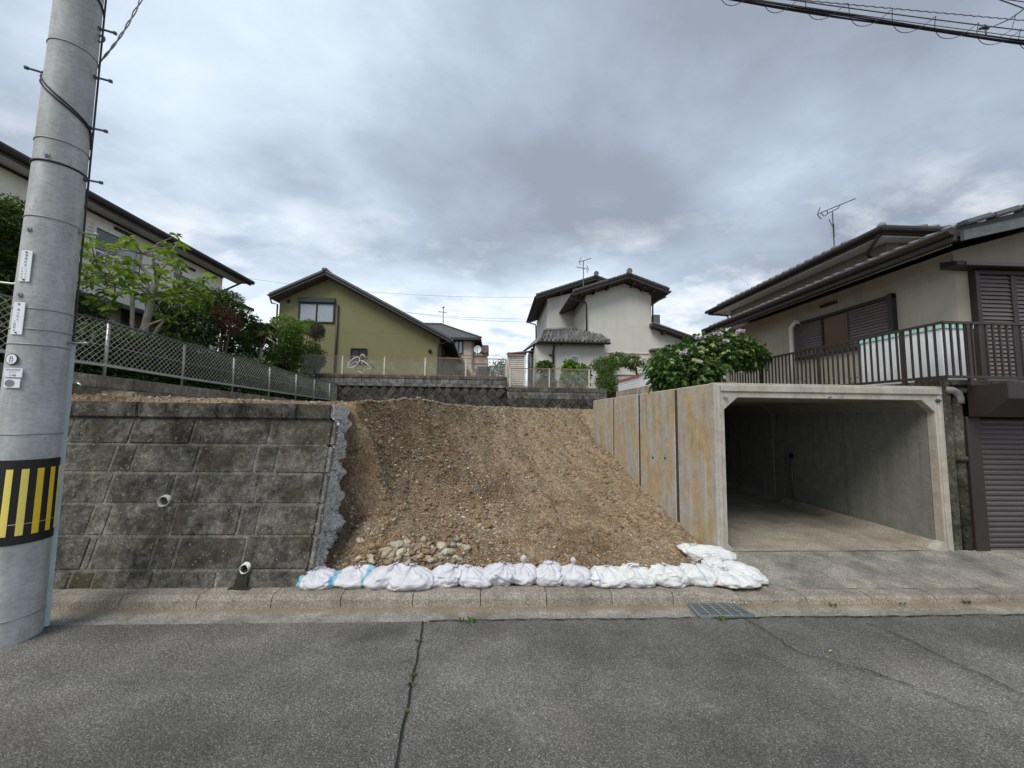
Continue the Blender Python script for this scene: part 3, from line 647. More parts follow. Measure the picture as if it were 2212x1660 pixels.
# ------------------------------------------------------------------ left retaining wall (weathered blocks, sawn and broken at its end)
B0, BAT = YK + 0.21, 0.30
def wp(x, z, n=0.0): return Vector((x, B0 + BAT * (z - 0.12) - n * 0.958, z + n * 0.287))   # n metres proud of the face
rw = thing('retaining_wall', (-4.5, B0 + 0.3, 0.0), 'dark weathered concrete block retaining wall broken off beside the bare soil slope', 'wall')
zc_ = []
for y in (969, 1029, 1094, 1164.6, 1238, 1316, 1353):   # course joints read at the wall's right end
    d = ray(690 * S, y * S); t = (B0 - BAT * 0.12 + BAT * CAMZ) / (d.y - BAT * d.z); zc_.append(CAMZ + d.z * t)
zc_[-1] = 0.10
ZT = 2.10
m = MB(); zt_in = zc_[0]
prof = [(B0 + 0.005 - BAT * 0.17, -0.05), (B0 + BAT * (zt_in - 0.12) + 0.005, zt_in), (B0 + BAT * (zt_in - 0.12) + 0.60, zt_in), (B0 + 0.60, -0.05)]
m.prism([(-8.5, y, z) for y, z in prof], (8.5 + XW - 0.06, 0, 0)).build('core', M['mortar'], rw)
def src_x(ysrc, xs):                             # photo pixel on the wall face -> world x
    r_ = []
    for x in xs:
        d = ray(x * S, ysrc * S); t = (B0 - BAT * 0.12 + BAT * CAMZ) / (d.y - BAT * d.z); r_.append(d.x * t)
    return r_
YSRC = (969, 1029, 1094, 1164.6, 1238, 1316, 1353)
rows = [([163, 304, 445, 624], 767), ([111, 260, 309, 455, 591, 640], 755), ([95, 252, 399, 453, 594], 742), ([209, 250, 401, 553, 597], 728), ([60, 200, 217, 353, 407, 564], 716), ([163, 217, 353, 500, 575], 708)]
def block_on(x0, x1, z0, z1, proud, name, mat_, b=0.012):
    m = MB(); e = 0.008
    p = [wp(x0 + e, z0 + e, -0.08), wp(x1 - e, z0 + e, -0.08), wp(x1 - e, z1 - e, -0.08), wp(x0 + e, z1 - e, -0.08), wp(x0 + e, z0 + e, proud), wp(x1 - e, z0 + e, proud), wp(x1 - e, z1 - e, proud), wp(x0 + e, z1 - e, proud)]
    return m.hexa(p).build(name, mat_, rw, bevel=b, seg=2)
for r_, (xs, xe) in enumerate(rows):
    z1, z0 = zc_[r_], zc_[r_ + 1]; X = src_x((YSRC[r_] + YSRC[r_ + 1]) / 2, xs)
    X = [X[0] - 0.78 * i for i in (4, 3, 2, 1)] + X + [XW - 0.02]
    X = [x for x in X if x > -8.5]
    for a, b in zip(X[:-1], X[1:]): block_on(a, b, z0, z1, 0.004 + rng.uniform(-0.003, 0.005), 'block', M['wallblock'])
X = [-8.4, -7.3, -6.3] + src_x(950, [180, 327, 511, 692]) + [XW - 0.05]
yb = B0 + BAT * (zt_in - 0.12)
for a, b in zip(X[:-1], X[1:]):
    MB().box((a + 0.004, yb - 0.045, zt_in + 0.004), (b - 0.004, yb + 0.42, ZT + rng.uniform(-0.004, 0.004))).build('coping', M['wallblock'], rw, bevel=0.014, seg=2)
# broken end: rough fresh concrete
def broken_back(z): return float(np.interp(z, [-0.1] + [p.z for p in _br], [4.62] + [p.y for p in _br])) + 0.05 * fbm(z * 4, 0.3, 9) + 0.02 * fbm(z * 17, 0.7, 3)
nz, ny = 170, 60; V = []; Fs = []
for j in range(nz + 1):
    z = -0.02 + (ZT + 0.02) * j / nz
    y0 = B0 + BAT * (z - 0.12) + 0.002 if z < zt_in else yb - 0.035
    y1 = broken_back(z)
    for i in range(ny + 1):
        y = y0 + (y1 - y0) * i / ny; e = min(i, ny - i) / 10.0
        amp = 0.012 if z > ZT - 0.17 else 0.095
        x = XW - 0.035 + amp * (fbm(y * 6, z * 6, 4, 6) + 0.55 * abs(fbm(y * 26, z * 26, 6, 5))) - 0.10 * max(0, 1 - e * 1.2) * (1 if i > ny / 2 else 0.15)
        V.append((x, y, z)); 
for j in range(nz):
    for i in range(ny): a = j * (ny + 1) + i; Fs.append((a, a + 1, a + ny + 2, a + ny + 1))
npmesh('broken_end', V, Fs, M['broken'], rw)
MB().prism([(XW - 0.4, y, ZT - 0.006) for y in (yb + 0.38,)] + [(XW - 0.02, yb - 0.03, ZT - 0.006), (XW - 0.03, BRY[-1] - 0.08, ZT - 0.006), (XW - 0.4, BRY[-1] - 0.08, ZT - 0.006)], (0, 0, -0.12)).build('broken_top', M['broken'], rw)
# edge strips of mortar left along the cut
for r_ in range(5):
    z1, z0 = zc_[r_], zc_[r_ + 1]
    MB().hexa([wp(XW - 0.02, z0 + 0.01, -0.05), wp(XW + 0.028, z0 + 0.02, -0.05), wp(XW + 0.02 + rng.uniform(0, 0.012), z1 - 0.02, -0.05), wp(XW - 0.02, z1 - 0.01, -0.05), wp(XW - 0.02, z0 + 0.01, 0.006), wp(XW + 0.02, z0 + 0.02, 0.004), wp(XW + 0.012, z1 - 0.02, 0.004), wp(XW - 0.02, z1 - 0.01, 0.006)]).build('mortar_edge', M['mortar'], rw, bevel=0.006)
def weep(x, y, r, tilt, name='weep_pipe'):
    d = ray(x * S, y * S); t = (B0 - BAT * 0.12 + BAT * CAMZ) / (d.y - BAT * d.z); c = _c0 + d * t
    ax = Vector((tilt, -1, -0.12)).normalized(); m = MB(); n = 28; s = ax.orthogonal().normalized(); u = ax.cross(s); V = []
    for (l, rad) in ((-0.15, r), (0.055, r), (0.055, r * 0.86), (-0.14, r * 0.86)):
        for k_ in range(n): a = 6.2832 * k_ / n; jag = 0.008 * math.sin(3 * a) if l > 0 else 0; V.append(c + ax * (l + jag) + s * math.cos(a) * rad + u * math.sin(a) * rad)
    m.add(V, [(j * n + k_, j * n + (k_ + 1) % n, (j + 1) * n + (k_ + 1) % n, (j + 1) * n + k_) for j in range(3) for k_ in range(n)])
    w = m.build(name, M['pipe_white'], rw, smooth=True)
    MB().add([c + ax * -0.05 + s * math.cos(6.2832 * k_ / n) * r * 0.87 + u * math.sin(6.2832 * k_ / n) * r * 0.87 for k_ in range(n)], [tuple(range(n))]).build('pipe_shadow_bed', M['pvc_in'], w)
    return c
weep(382, 1155, 0.058, 0.25); c = weep(569, 1309, 0.050, 0.1)
# algae below the lower pipe
m = MB(); V = []; K = 9
for j in range(K + 1):
    z = 0.10 + (c.z - 0.02 - 0.10) * (1 - j / K); w = 0.058 + 0.03 * (j / K) ** 2 + 0.012 * fbm(j * 0.9, 2.2)
    V += [wp(c.x - w, z, 0.026), wp(c.x + w * 0.8, z, 0.026)]
m.add(V, [(2 * j, 2 * j + 1, 2 * j + 3, 2 * j + 2) for j in range(K)]).build('algae_streak', M['moss_dark'], rw)
ribbon('algae_puddle', [(c.x - 0.12, YK + 0.17), (c.x + 0.11, YK + 0.17)], 0.06, 0.125, M['moss_dark'], rw)

# ------------------------------------------------------------------ boundary footing and chain-link fence on the left
XF = -6.4
def fy(x): d = ray(x * S, 900); return XF * d.y / d.x
zft0 = atx(200 * S, 862 * S, XF).z; zft1 = atx(700 * S, 925 * S, XF).z
def zft(y): return zft0 + (zft1 - zft0) * (y - 6.3) / (13.0 - 6.3)
bw = thing('boundary_wall', (XF, 9, 2.1), 'low brownish concrete block footing under the long chain-link fence', 'wall')
MB().hexa([(XF - 0.14, 4.6, 1.9), (XF - 0.012, 4.6, 1.9), (XF - 0.012, 15.9, 1.9), (XF - 0.14, 15.9, 1.9), (XF - 0.14, 4.6, zft(4.6) - 0.01), (XF - 0.012, 4.6, zft(4.6) - 0.01), (XF - 0.012, 15.9, zft(15.9) - 0.01), (XF - 0.14, 15.9, zft(15.9) - 0.01)]).build('core', M['mortar'], bw)
y = 4.6; i = 0
while y < 15.8:
    y2 = min(y + 0.62, 15.9)
    for lev in range(2):
        o_ = 0.31 * lev; a, b = y + o_, min(y2 + o_, 15.9)
        if b - a < 0.1: continue
        za0, zb0 = zft(a), zft(b)
        lo, hi = ((-0.21, 0.0), (-0.45, -0.21))[lev]; e = 0.005
        MB().hexa([(XF - 0.15, a + e, za0 + lo + e), (XF, a + e, za0 + lo + e), (XF, b - e, zb0 + lo + e), (XF - 0.15, b - e, zb0 + lo + e), (XF - 0.15, a + e, za0 + hi - e), (XF, a + e, za0 + hi - e), (XF, b - e, zb0 + hi - e), (XF - 0.15, b - e, zb0 + hi - e)]).build('block', M['footing'], bw, bevel=0.006)
    y = y2
def chain_mesh(P0, P1, H0, H1, pitch, r, mat_, parent, name='wire_mesh'):
    """diamond mesh in the vertical strip between P0 and P1 (bottom points) with heights H0, H1"""
    P0, P1 = Vector(P0), Vector(P1); L = (P1 - P0).length; H = (H0 + H1) / 2; m = MB()
    nrm = (P1 - P0).cross(Vector((0, 0, 1))).normalized()
    def pt(s, h, off): p = P0.lerp(P1, s / L); return p + Vector((0, 0, h * (H0 + (H1 - H0) * s / L) / H)) + nrm * off
    n = int((L + H) / pitch)
    for sgn in (1, -1):
        for i in range(n + 1):
            s0 = i * pitch - (H if sgn > 0 else 0); a = max(0, s0 if sgn > 0 else s0 - H); b = min(L, s0 + H if sgn > 0 else s0)
            if b - a < 0.01: continue
            ha = (a - s0) if sgn > 0 else (s0 - a); hb = (b - s0) if sgn > 0 else (s0 - b)
            m.tube([pt(a, ha, r * sgn), pt(b, hb, r * sgn)], r, 3, caps=False)
    return m.build(name, mat_, parent)
cf = thing('chain_link_fence', (XF - 0.07, 9, 2.5), 'long galvanised chain-link fence receding past the pale-barked tree', 'fence')
py = [4.7, fy(241), fy(421), fy(538), fy(622), fy(684), fy(726), fy(762), fy(779)]
def zr(x, y_): return atx(x * S, y_ * S, XF - 0.07).z
ztop = lambda y_: np.interp(y_, [fy(166), fy(425), fy(730), fy(780)], [zr(166, 722), zr(425, 793), zr(730, 876), zr(780, 888)])
zbot = lambda y_: np.interp(y_, [fy(161), fy(417), fy(725), fy(775)], [zr(161, 831), zr(417, 872), zr(725, 918), zr(775, 925)])
XP = XF - 0.07
for y in py: MB().tube([(XP, y, zft(y) - 0.1), (XP, y, float(ztop(y)) + 0.01)], 0.024, 8).build('post', M['galv'], cf, True)
for a, b in zip(py[:-1], py[1:]):
    MB().tube([(XP + 0.02, a, float(ztop(a))), (XP + 0.02, b, float(ztop(b)))], 0.021, 7).build('top_rail', M['steeldark'], cf, True)
    MB().bar((XP + 0.02, a, float(zbot(a))), (XP + 0.02, b, float(zbot(b))), 0.035, 0.045).build('bottom_rail', M['galv'], cf)
    MB().tube([(XP + 0.015, a, float(ztop(a) * 0.45 + zbot(a) * 0.55)), (XP + 0.015, b, float(ztop(b) * 0.45 + zbot(b) * 0.55))], 0.004, 4).build('tension_wire', M['wire'], cf)
    chain_mesh((XP + 0.03, a, float(zbot(a))), (XP + 0.03, b, float(zbot(b))), float(ztop(a) - zbot(a)), float(ztop(b) - zbot(b)), 0.100, 0.0042, M['wire'], cf)
# standpipe tap and a concrete pit cover on the terrace
tp = thing('water_tap', (-6.1, 5.62, 2.15), 'small chrome water tap on a brown standpipe behind the retaining wall', 'tap')
c = aty(156, 832, 5.62); zb = soil_z(c.x, 5.62)
MB().tube([(c.x, 5.62, zb - 0.05), (c.x, 5.62, c.z - 0.02), (c.x + 0.005, 5.61, c.z + 0.015), (c.x + 0.04, 5.60, c.z + 0.02)], 0.017, 8).build('standpipe', M['brass'], tp, True)
MB().tube([(c.x + 0.04, 5.60, c.z + 0.02), (c.x + 0.10, 5.58, c.z + 0.02), (c.x + 0.15, 5.57, c.z + 0.01), (c.x + 0.165, 5.57, c.z - 0.02)], [0.014, 0.022, 0.017, 0.014], 8).build('spout', M['chrome'], tp, True)
MB().tube([(c.x + 0.10, 5.58, c.z + 0.03), (c.x + 0.10, 5.58, c.z + 0.06)], 0.012, 6).bar((c.x + 0.07, 5.58, c.z + 0.06), (c.x + 0.13, 5.58, c.z + 0.06), 0.018, 0.014).build('handle', M['chrome'], tp)
a = aty(232, 853, 6.1); b = aty(310, 853, 6.1)
m = MB().box((a.x, 5.95, soil_z(a.x, 6.1) - 0.1), (b.x, 6.45, a.z + 0.045)); o = m.build('concrete_slab', M['footing'], None, bevel=0.03, seg=2); tag(o, 'buried concrete slab half covered with soil beside the tap', 'slab')

# ------------------------------------------------------------------ open precast garage
XL = 3.055
XI0, XI1 = 3.195, 6.29; XR = 6.41; ZC = ZF + 2.085; ZR_ = 2.482; YB = 11.80
ga = thing('precast_garage', (4.75, YF, ZF), 'open stained concrete box garage beside the soil slope', 'garage')
yj = [YF, 6.39, 8.06, 9.83, 11.70]
# left outer panels
for i, (a, b) in enumerate(zip(yj[:-1], yj[1:])):
    e0 = 0.0 if i == 0 else 0.055; e1 = 0.055
    m = MB().box((XL, a + e0, -0.1), (XI0 - 0.02, b - e1, ZR_)); m.build('side_panel', M['precast'], ga, bevel=0.012)

for y in yj[1:-1]: MB().box((XL + 0.010, y - 0.054, -0.1), (XI0 - 0.03, y + 0.054, ZR_ - 0.02)).build('joint_filler', M['joint'], ga, bevel=0.006)
MB().box((XL - 0.01, yj[-1] + 0.005, -0.1), (XI0, YB, ZR_ - 0.015)).build('end_panel', M['precast'], ga, bevel=0.01)
# front frame: jambs, lintel, haunches in one outline with the opening cut out
def ringface(outer, inner, y0, y1):
    n = len(outer); m = MB(); V = [(x, y0, z) for x, z in outer] + [(x, y0, z) for x, z in inner] + [(x, y1, z) for x, z in outer] + [(x, y1, z) for x, z in inner]
    Fs = []
    for i in range(n - 1):
        Fs += [(i, i + 1, n + i + 1, n + i), (2 * n + i, 3 * n + i, 3 * n + i + 1, 2 * n + i + 1), (n + i, n + i + 1, 3 * n + i + 1, 3 * n + i), (i, 2 * n + i, 2 * n + i + 1, i + 1)]
    m.add(V, Fs); return m
H = 0.17
inner = [(XI0, ZF - 0.02), (XI0, ZC - H), (XI0 + H * 1.15, ZC), (4.75, ZC), (XI1 - H * 1.15, ZC), (XI1, ZC - H), (XI1, ZF - 0.02)]
outer = [(XL - 0.004, ZF - 0.3), (XL - 0.004, ZC - H), (XL - 0.004, ZR_ + 0.006), (4.75, ZR_ + 0.006), (XR + 0.004, ZR_ + 0.006), (XR + 0.004, ZC - H), (XR + 0.004, ZF - 0.3)]
ringface(outer, inner, YF - 0.02, YF + 0.10).build('front_frame', M['precast_front'], ga, bevel=0.006)
# raised lip line on the front
MB().box((XL + 0.09, YF - 0.045, ZR_ - 0.115), (XR - 0.02, YF - 0.018, ZR_ - 0.02)).build('front_rim', M['precast_front'], ga, bevel=0.008)
MB().box((XL + 0.035, YF - 0.032, ZF), (XL + 0.085, YF - 0.018, ZR_ - 0.02)).build('front_rim', M['precast_front'], ga, bevel=0.006)
MB().box((XI1 + 0.03, YF - 0.032, ZF), (XI1 + 0.085, YF - 0.018, ZR_ - 0.12)).build('front_rim', M['precast_front'], ga, bevel=0.006)
# tunnel lining in ring segments
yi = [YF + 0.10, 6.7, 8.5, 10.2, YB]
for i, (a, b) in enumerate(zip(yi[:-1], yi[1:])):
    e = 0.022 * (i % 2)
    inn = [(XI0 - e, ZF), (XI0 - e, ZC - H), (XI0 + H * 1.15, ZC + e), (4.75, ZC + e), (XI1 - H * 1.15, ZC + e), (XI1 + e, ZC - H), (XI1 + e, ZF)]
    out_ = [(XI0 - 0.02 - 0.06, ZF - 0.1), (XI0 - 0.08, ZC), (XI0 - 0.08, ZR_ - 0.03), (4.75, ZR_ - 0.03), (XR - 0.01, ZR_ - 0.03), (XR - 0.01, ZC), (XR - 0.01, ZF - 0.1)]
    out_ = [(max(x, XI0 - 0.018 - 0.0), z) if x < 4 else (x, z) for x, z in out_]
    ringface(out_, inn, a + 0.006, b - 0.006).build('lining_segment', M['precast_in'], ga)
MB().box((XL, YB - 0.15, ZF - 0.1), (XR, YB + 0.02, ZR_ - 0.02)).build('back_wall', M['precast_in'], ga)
MB().box((XL + 0.02, YF + 0.12, ZR_ - 0.028), (XR, YB, ZR_)).build('roof_slab', M['precast'], ga)
def gfl(x, y): return ZF + 0.006 * fbm(x * 2, y * 2, 4) + 0.10 * max(0, (x - XI1 + 0.16) / 0.16) ** 1.5
fl = grid_obj('garage_floor', XI0 - 0.01, XI1, 60, YF - 0.01, YB - 0.1, 60, gfl, M['gfloor'], ga)
MB().prism([(XI0, YF - 0.015, ZF), (XI0 + 0.09, YF - 0.015, ZF), (XI0, YF - 0.015, ZF + 0.09)], (0, 0.12, 0)).build('corner_fillet', M['precast_front'], ga)
MB().prism([(XI1, YF - 0.012, ZF - 0.02), (XI1 - 0.17, YF - 0.012, ZF - 0.02), (XI1, YF - 0.012, ZF + 0.11)], (0, 0.12, 0)).build('corner_fillet', M['precast_front'], ga)
MB().tube([(XI1 - 0.03, 7.95, ZF + 1.02), (XI1 - 0.005, 7.95, ZF + 1.02)], 0.055, 14).build('outlet_box', M['dark'], ga)
MB().tube([(XI1 - 0.02, 7.95, ZF + 1.0), (XI1 - 0.02, 7.95, ZF + 0.12)], 0.018, 8).build('conduit', M['steeldark'], ga, True)
for x, z in ((XL + 0.155, ZR_ - 0.19), (XR - 0.09, ZR_ - 0.20), (4.72, ZR_ - 0.17)):
    b_ = MB().tube([(x, YF - 0.05, z), (x, YF - 0.015, z)], 0.026 if x != 4.72 else 0.014, 12); b_.tube([(x, YF - 0.075, z), (x, YF - 0.05, z)], 0.012, 8).build('anchor_bolt', M['galv'] if x != XR - 0.09 else M['steeldark'], ga)
for (px, py, X_) in ((1411, 989, XL), (1437, 990, XL)):
    p = atx(px, py, X_); MB().tube([p + Vector((-0.012, 0, 0)), p + Vector((0.02, 0, 0))], 0.02, 10).build('lifting_socket', M['dark'], ga)

# ------------------------------------------------------------------ shuttered garage on the right, pillar and pipe
YS = YF + 0.06
pil = thing('concrete_pillar', (6.600, YS, ZF), 'grimy moss-stained concrete pillar between the two garages', 'pillar')
MB().box((XR + 0.012, YS - 0.03, 0.0), (6.620, YS + 0.3, 2.62)).build('pier', M['grimy'], pil, bevel=0.02, seg=2)
MB().tube([(6.700, YS, 0.1), (6.700, YS, 1.45), (6.710, YS, 2.35)], 0.062, 12).build('drain_column', M['grimy'], pil, True)
MB().tube([(6.700, YS, 1.42), (6.700, YS, 1.49)], 0.085, 12).build('collar', M['grimy'], pil, True)
MB().box((6.600, YS + 0.05, 0.0), (6.840, YS + 0.4, 2.5)).build('back_pier', M['grimy'], pil, bevel=0.02)
dp = MB().tube([(6.540, YS - 0.02, 2.44), (6.630, YS - 0.03, 2.44), (6.700, YS - 0.035, 2.40), (6.725, YS - 0.035, 2.33), (6.725, YS - 0.035, 2.25)], 0.052, 12).build('drain_elbow', M['pipe_grey'], None, True); tag(dp, 'grey plastic drain elbow at the top of the grimy pillar', 'pipe')
sg = thing('shutter_garage', (8, YS, ZF), 'brown roller-shutter garage at the right edge of the photo', 'garage')
MB().prism([(6.760, YS - 0.08, 0.12), (6.960, YS - 0.08, 0.12), (6.960, YS - 0.08, 2.06), (6.760, YS - 0.08, 2.06)], (0, 0.25, 0)).build('jamb', M['brownwood'], sg, bevel=0.012)
MB().box((6.960, YS - 0.03, 0.12), (7.015, YS + 0.06, 2.06)).build('guide_rail', M['mauve'], sg)
MB().prism([(6.760, YS - 0.10, 2.06), (6.760, YS - 0.10, 2.50), (6.760, YS - 0.55, 2.52), (6.760, YS - 0.55, 2.30), (6.760, YS - 0.30, 2.06)], (3.6, 0, 0)).build('shutter_hood', M['brownwood'], sg, bevel=0.006)
MB().box((7.140, YS - 0.565, 2.305), (10.0, YS - 0.545, 2.515)).build('hood_panel', M['mauve'], sg)
sl = MB(); nsl = 12; H1 = 0.0735
for k_ in range(nsl):
    pass
me = None; nrow = 25
for i in range(nrow):
    z = 0.19 + i * H1
    if me is None:
        m = MB(); prof = [(0.0, 0.0), (-0.006, 0.006), (-0.020, 0.018), (-0.022, 0.045), (-0.016, 0.060), (0.0, 0.068), (0.0, 0.0735)]
        m.add([(x, y, zz) for x in (0, 3.3) for y, zz in prof], [(j, j + 1, j + 8, j + 7) for j in range(6)]); me = m.mesh('slat'); me.materials.append(M['shutterdark'])
    o = link('slat', me, None, sg); o.location = Vector((7.015, YS + 0.05, z)) - parent_origin(sg)
MB().box((7.015, YS + 0.01, 0.125), (9.95, YS + 0.06, 0.19)).build('bottom_bar', M['shutter'], sg)
MB().box((6.700, YS + 0.3, 0.1), (10.2, YS + 0.4, 2.4)).build('backing', M['dark'], sg)
MB().box((6.620, YS - 0.06, 2.505), (10.2, YS + 2.0, 2.60)).build('parapet', M['copeblock'], sg, bevel=0.02)
tg = MB().box((XR + 0.02, YS + 0.32, 0), (14.5, 16.5, 2.44)).build('upper_terrace', M['garden']); tag(tg, kind='structure')

# ------------------------------------------------------------------ rear retaining walls
YW = 16.0
def zy(y, Y=YW, x=1000): return aty(x * S, y * S, Y).z
def xy(x, Y=YW, y=890): return aty(x * S, y * S, Y).x
ra = thing('rear_retaining_wall', (-4, YW, 2.0), 'taller dark retaining wall of diagonal blocks with concrete block top below the olive house', 'wall')
rb = thing('rear_retaining_wall', (3, YW, 2.0), 'lower dark retaining wall of diagonal blocks below the white house', 'wall')
XA0, XA1 = -9.0, xy(1170); XB1 = xy(1400)
ztA, zcA, z2A, z3A = zy(868), zy(875.5), zy(887), zy(894)
ztB, zcB, z2B, z3B = zy(895, x=1250), zy(906, x=1250), zy(914, x=1250), zy(922, x=1250)
MB().box((XA0, YW + 0.05, 1.6), (XA1, YW + 0.4, ztA - 0.02)).build('core', M['diagblock'], ra)
MB().box((XA1 + 0.02, YW - 0.02, 1.6), (XB1, YW + 0.4, ztB - 0.02)).build('core', M['diagblock'], rb)
def course(par, x0, x1, z0, z1, w, y, off, mat_, name='block'):
    x = x0 - off
    while x < x1:
        a, b = max(x, x0), min(x + w, x1)
        if b - a > 0.06: MB().box((a + 0.006, y, z0 + 0.005), (b - 0.006, y + 0.14, z1 - 0.005)).build(name, mat_, par, bevel=0.008)
        x += w
course(ra, XA0, XA1, zcA, ztA, 0.72, YW - 0.02, 0.1, M['copeblock'], 'coping')
course(ra, XA0, XA1, z2A, zcA, 0.36, YW + 0.0, 0.1, M['cblock']); course(ra, XA0, XA1, z3A, z2A, 0.36, YW - 0.06, 0.28, M['cblock'], 'ledge_block')
course(rb, XA1 + 0.03, XB1, zcB, ztB, 0.36, YW - 0.10, 0.1, M['copeblock'], 'coping'); course(rb, XA1 + 0.03, XB1, z2B, zcB, 0.36, YW - 0.09, 0.28, M['cblock']); course(rb, XA1 + 0.03, XB1, z3B, z2B, 0.36, YW - 0.11, 0.1, M['cblock'])
PW, PL = 0.37, 0.41; w_ = PW * 0.7071
def diag_rows(par, x0, x1, ztop, y):
    me = MB().box((-PL / 2 + 0.006, -0.05, -w_ / 2 + 0.006), (PL / 2 - 0.006, 0.06, w_ / 2 - 0.006)).mesh('diagonal_block'); bevel_mesh(me, 0.012); me.materials.append(M['diagblock'])
    pitch = PL * 0.7071
    for r_ in range(5):
        zc0 = ztop - 0.20 - r_ * pitch; s = 1 if r_ % 2 == 0 else -1
        x = x0 + (0 if r_ % 2 == 0 else PW / 2)
        while x < x1:
            if zc0 > 1.75:
                o = link('diagonal_block', me, None, par); o.location = Vector((x, y + rng.uniform(-0.006, 0.006), zc0)) - parent_origin(par); o.rotation_euler = (0, -s * R(45), 0)
            x += PW
diag_rows(ra, XA0 + 1.8, XA1 - 0.15, z3A, YW + 0.01); diag_rows(rb, XA1 + 0.2, XB1 - 0.2, z3B + 0.12, YW - 0.06)
gA = MB().box((-16, YW + 0.3, 1.0), (XA1, 60, ztA - 0.06)).build('rear_ground', M['garden']); tag(gA, kind='structure')
gB = MB().box((XA1 + 0.02, YW + 0.3, 1.0), (25, 60, ztB - 0.06)).build('rear_ground', M['garden']); tag(gB, kind='structure')

def rear_fence(name, label, xs, Y, zb, zt, turn=None, pm=M['creampost']):
    f = thing(name, ((xs[0] + xs[-1]) / 2, Y, zb), label, 'fence')
    for x in xs: MB().box((x - 0.03, Y - 0.02, zb - 0.05), (x + 0.03, Y + 0.02, zt + 0.02)).build('post', pm, f)
    for a, b in zip(xs[:-1], xs[1:]):
        MB().bar((a + 0.03, Y - 0.03, zt), (b - 0.03, Y - 0.03, zt), 0.03, 0.035).build('top_rail', M['rustrail'], f)
        MB().bar((a + 0.03, Y - 0.03, zb + 0.03), (b - 0.03, Y - 0.03, zb + 0.03), 0.03, 0.035).build('bottom_rail', M['rustrail'], f)
        chain_mesh((a, Y + 0.03, zb + 0.03), (b, Y + 0.03, zb + 0.03), zt - zb, zt - zb, 0.085, 0.0042, M['wire'], f)
    if turn:
        a = Vector((xs[-1], Y, 0)); b = Vector(turn)
        MB().box((b.x - 0.03, b.y - 0.03, zb), (b.x + 0.03, b.y + 0.03, zt)).build('post', pm, f)
        for z in (zt, zb + 0.03): MB().bar((a.x, a.y, z), (b.x, b.y, z), 0.03, 0.03).build('side_rail', M['rustrail'], f)
        chain_mesh((a.x, a.y, zb), (b.x, b.y, zb), zt - zb, zt - zb, 0.085, 0.0042, M['wire'], f)
    return f
ptx = [xy(786) - 3.5, xy(786) - 1.75, xy(786), xy(884), xy(979), xy(1074), xy(1168)]
rear_fence('chain_link_fence', 'chain-link fence with rusty rails and cream posts in front of the olive house', ptx, YW + 0.1, ztA, zy(826), (XA1 - 0.05, YW + 2.6, 0))
ptb = [xy(1177), xy(1268), xy(1360)]
rear_fence('chain_link_fence', 'low chain-link fence on the wall in front of the white house', ptb, YW + 0.0, ztB, zy(852, x=1250), None, M['creampost'])

# ------------------------------------------------------------------ railing above the garages
rl = thing('metal_railing', (6.3, 5.3, 2.48), 'dark brown metal railing turning the corner above the garages', 'railing')
XRL = 6.30
c0 = atx(2035, 697, XRL); YC = c0.y; zt0 = c0.z; zb0 = atx(2035, 815, XRL).z; e0 = atx(1575, 795, XRL); zt1 = zt0; YE = e0.y
MB().bar((XRL, YC - 0.03, zt0), (XRL, YE, zt0), 0.05, 0.035).build('top_rail', M['rail_brown'], rl)
MB().bar((XRL, YC - 0.03, zb0), (XRL, YE, zb0), 0.035, 0.04).build('bottom_rail', M['rail_brown'], rl)
bme = MB().box((-0.011, -0.011, 0), (0.011, 0.011, zt0 - zb0)).mesh('baluster'); bme.materials.append(M['rail_brown'])
n = int((YE - YC) / 0.105)
for i in range(1, n + 1):
    o = link('baluster', bme, None, rl); o.location = Vector((XRL, YC + i * 0.105, zb0)) - parent_origin(rl)
for y in (YC + 0.55, YC + 2.1, YC + 3.7): MB().box((XRL - 0.02, y - 0.025, 2.3), (XRL + 0.02, y + 0.025, zt0 + 0.02)).build('post', M['rail_brown'], rl)
MB().bar((XRL, YC, zt0), (9.6, YC, zt0), 0.05, 0.035).build('top_rail', M['rail_brown'], rl)
MB().bar((XRL, YC, zb0), (9.6, YC, zb0), 0.035, 0.04).build('bottom_rail', M['rail_brown'], rl)
for i in range(0, 28):
    o = link('baluster', bme, None, rl); o.location = Vector((XRL + 0.012 + i * 0.105, YC, zb0)) - parent_origin(rl)
for x in (6.66, 7.8, 8.9): MB().box((x - 0.025, YC - 0.02, 2.5), (x + 0.025, YC + 0.02, zt0 + 0.02)).build('post', M['rail_brown'], rl)
# white storage box behind the railing
bx = thing('storage_box', (6.95, 6.1, 2.44), 'white painted storage box with mint green rim behind the brown railing', 'box')
kx = atx(2172 * S, 748 * S, 6.75); fx = atx(1985 * S, 785 * S, 6.75); rx = aty(2242 * S, 750 * S, kx.y).x
MB().box((6.75, kx.y, 2.43), (rx, fx.y, kx.z - 0.07)).build('body', M['white_paint'], bx, bevel=0.01)
n = 7
for i in range(n):
    a = kx.y - 0.02 + (fx.y - kx.y + 0.04) * i / n; b = kx.y - 0.02 + (fx.y - kx.y + 0.04) * (i + 1) / n
    MB().box((6.73, a + 0.008, kx.z - 0.07), (6.79, b - 0.008, kx.z)).build('rim_piece', M['mint'], bx)
for i in range(3):
    a = 6.795 + (rx + 0.02 - 6.795) * i / 3; b = 6.795 + (rx + 0.02 - 6.795) * (i + 1) / 3
    MB().box((a + 0.008, kx.y - 0.02, kx.z - 0.07), (b - 0.008, kx.y + 0.04, kx.z)).build('rim_piece', M['mint'], bx)
MB().box((6.79, kx.y + 0.04, kx.z - 0.068), (rx, fx.y, kx.z - 0.02)).build('lid', M['white_paint'], bx)
t2 = MB().box((4.35, YB + 0.03, 0.5), (XR + 0.015, 16.2, 2.44)).build('upper_terrace', M['garden']); tag(t2, kind='structure')

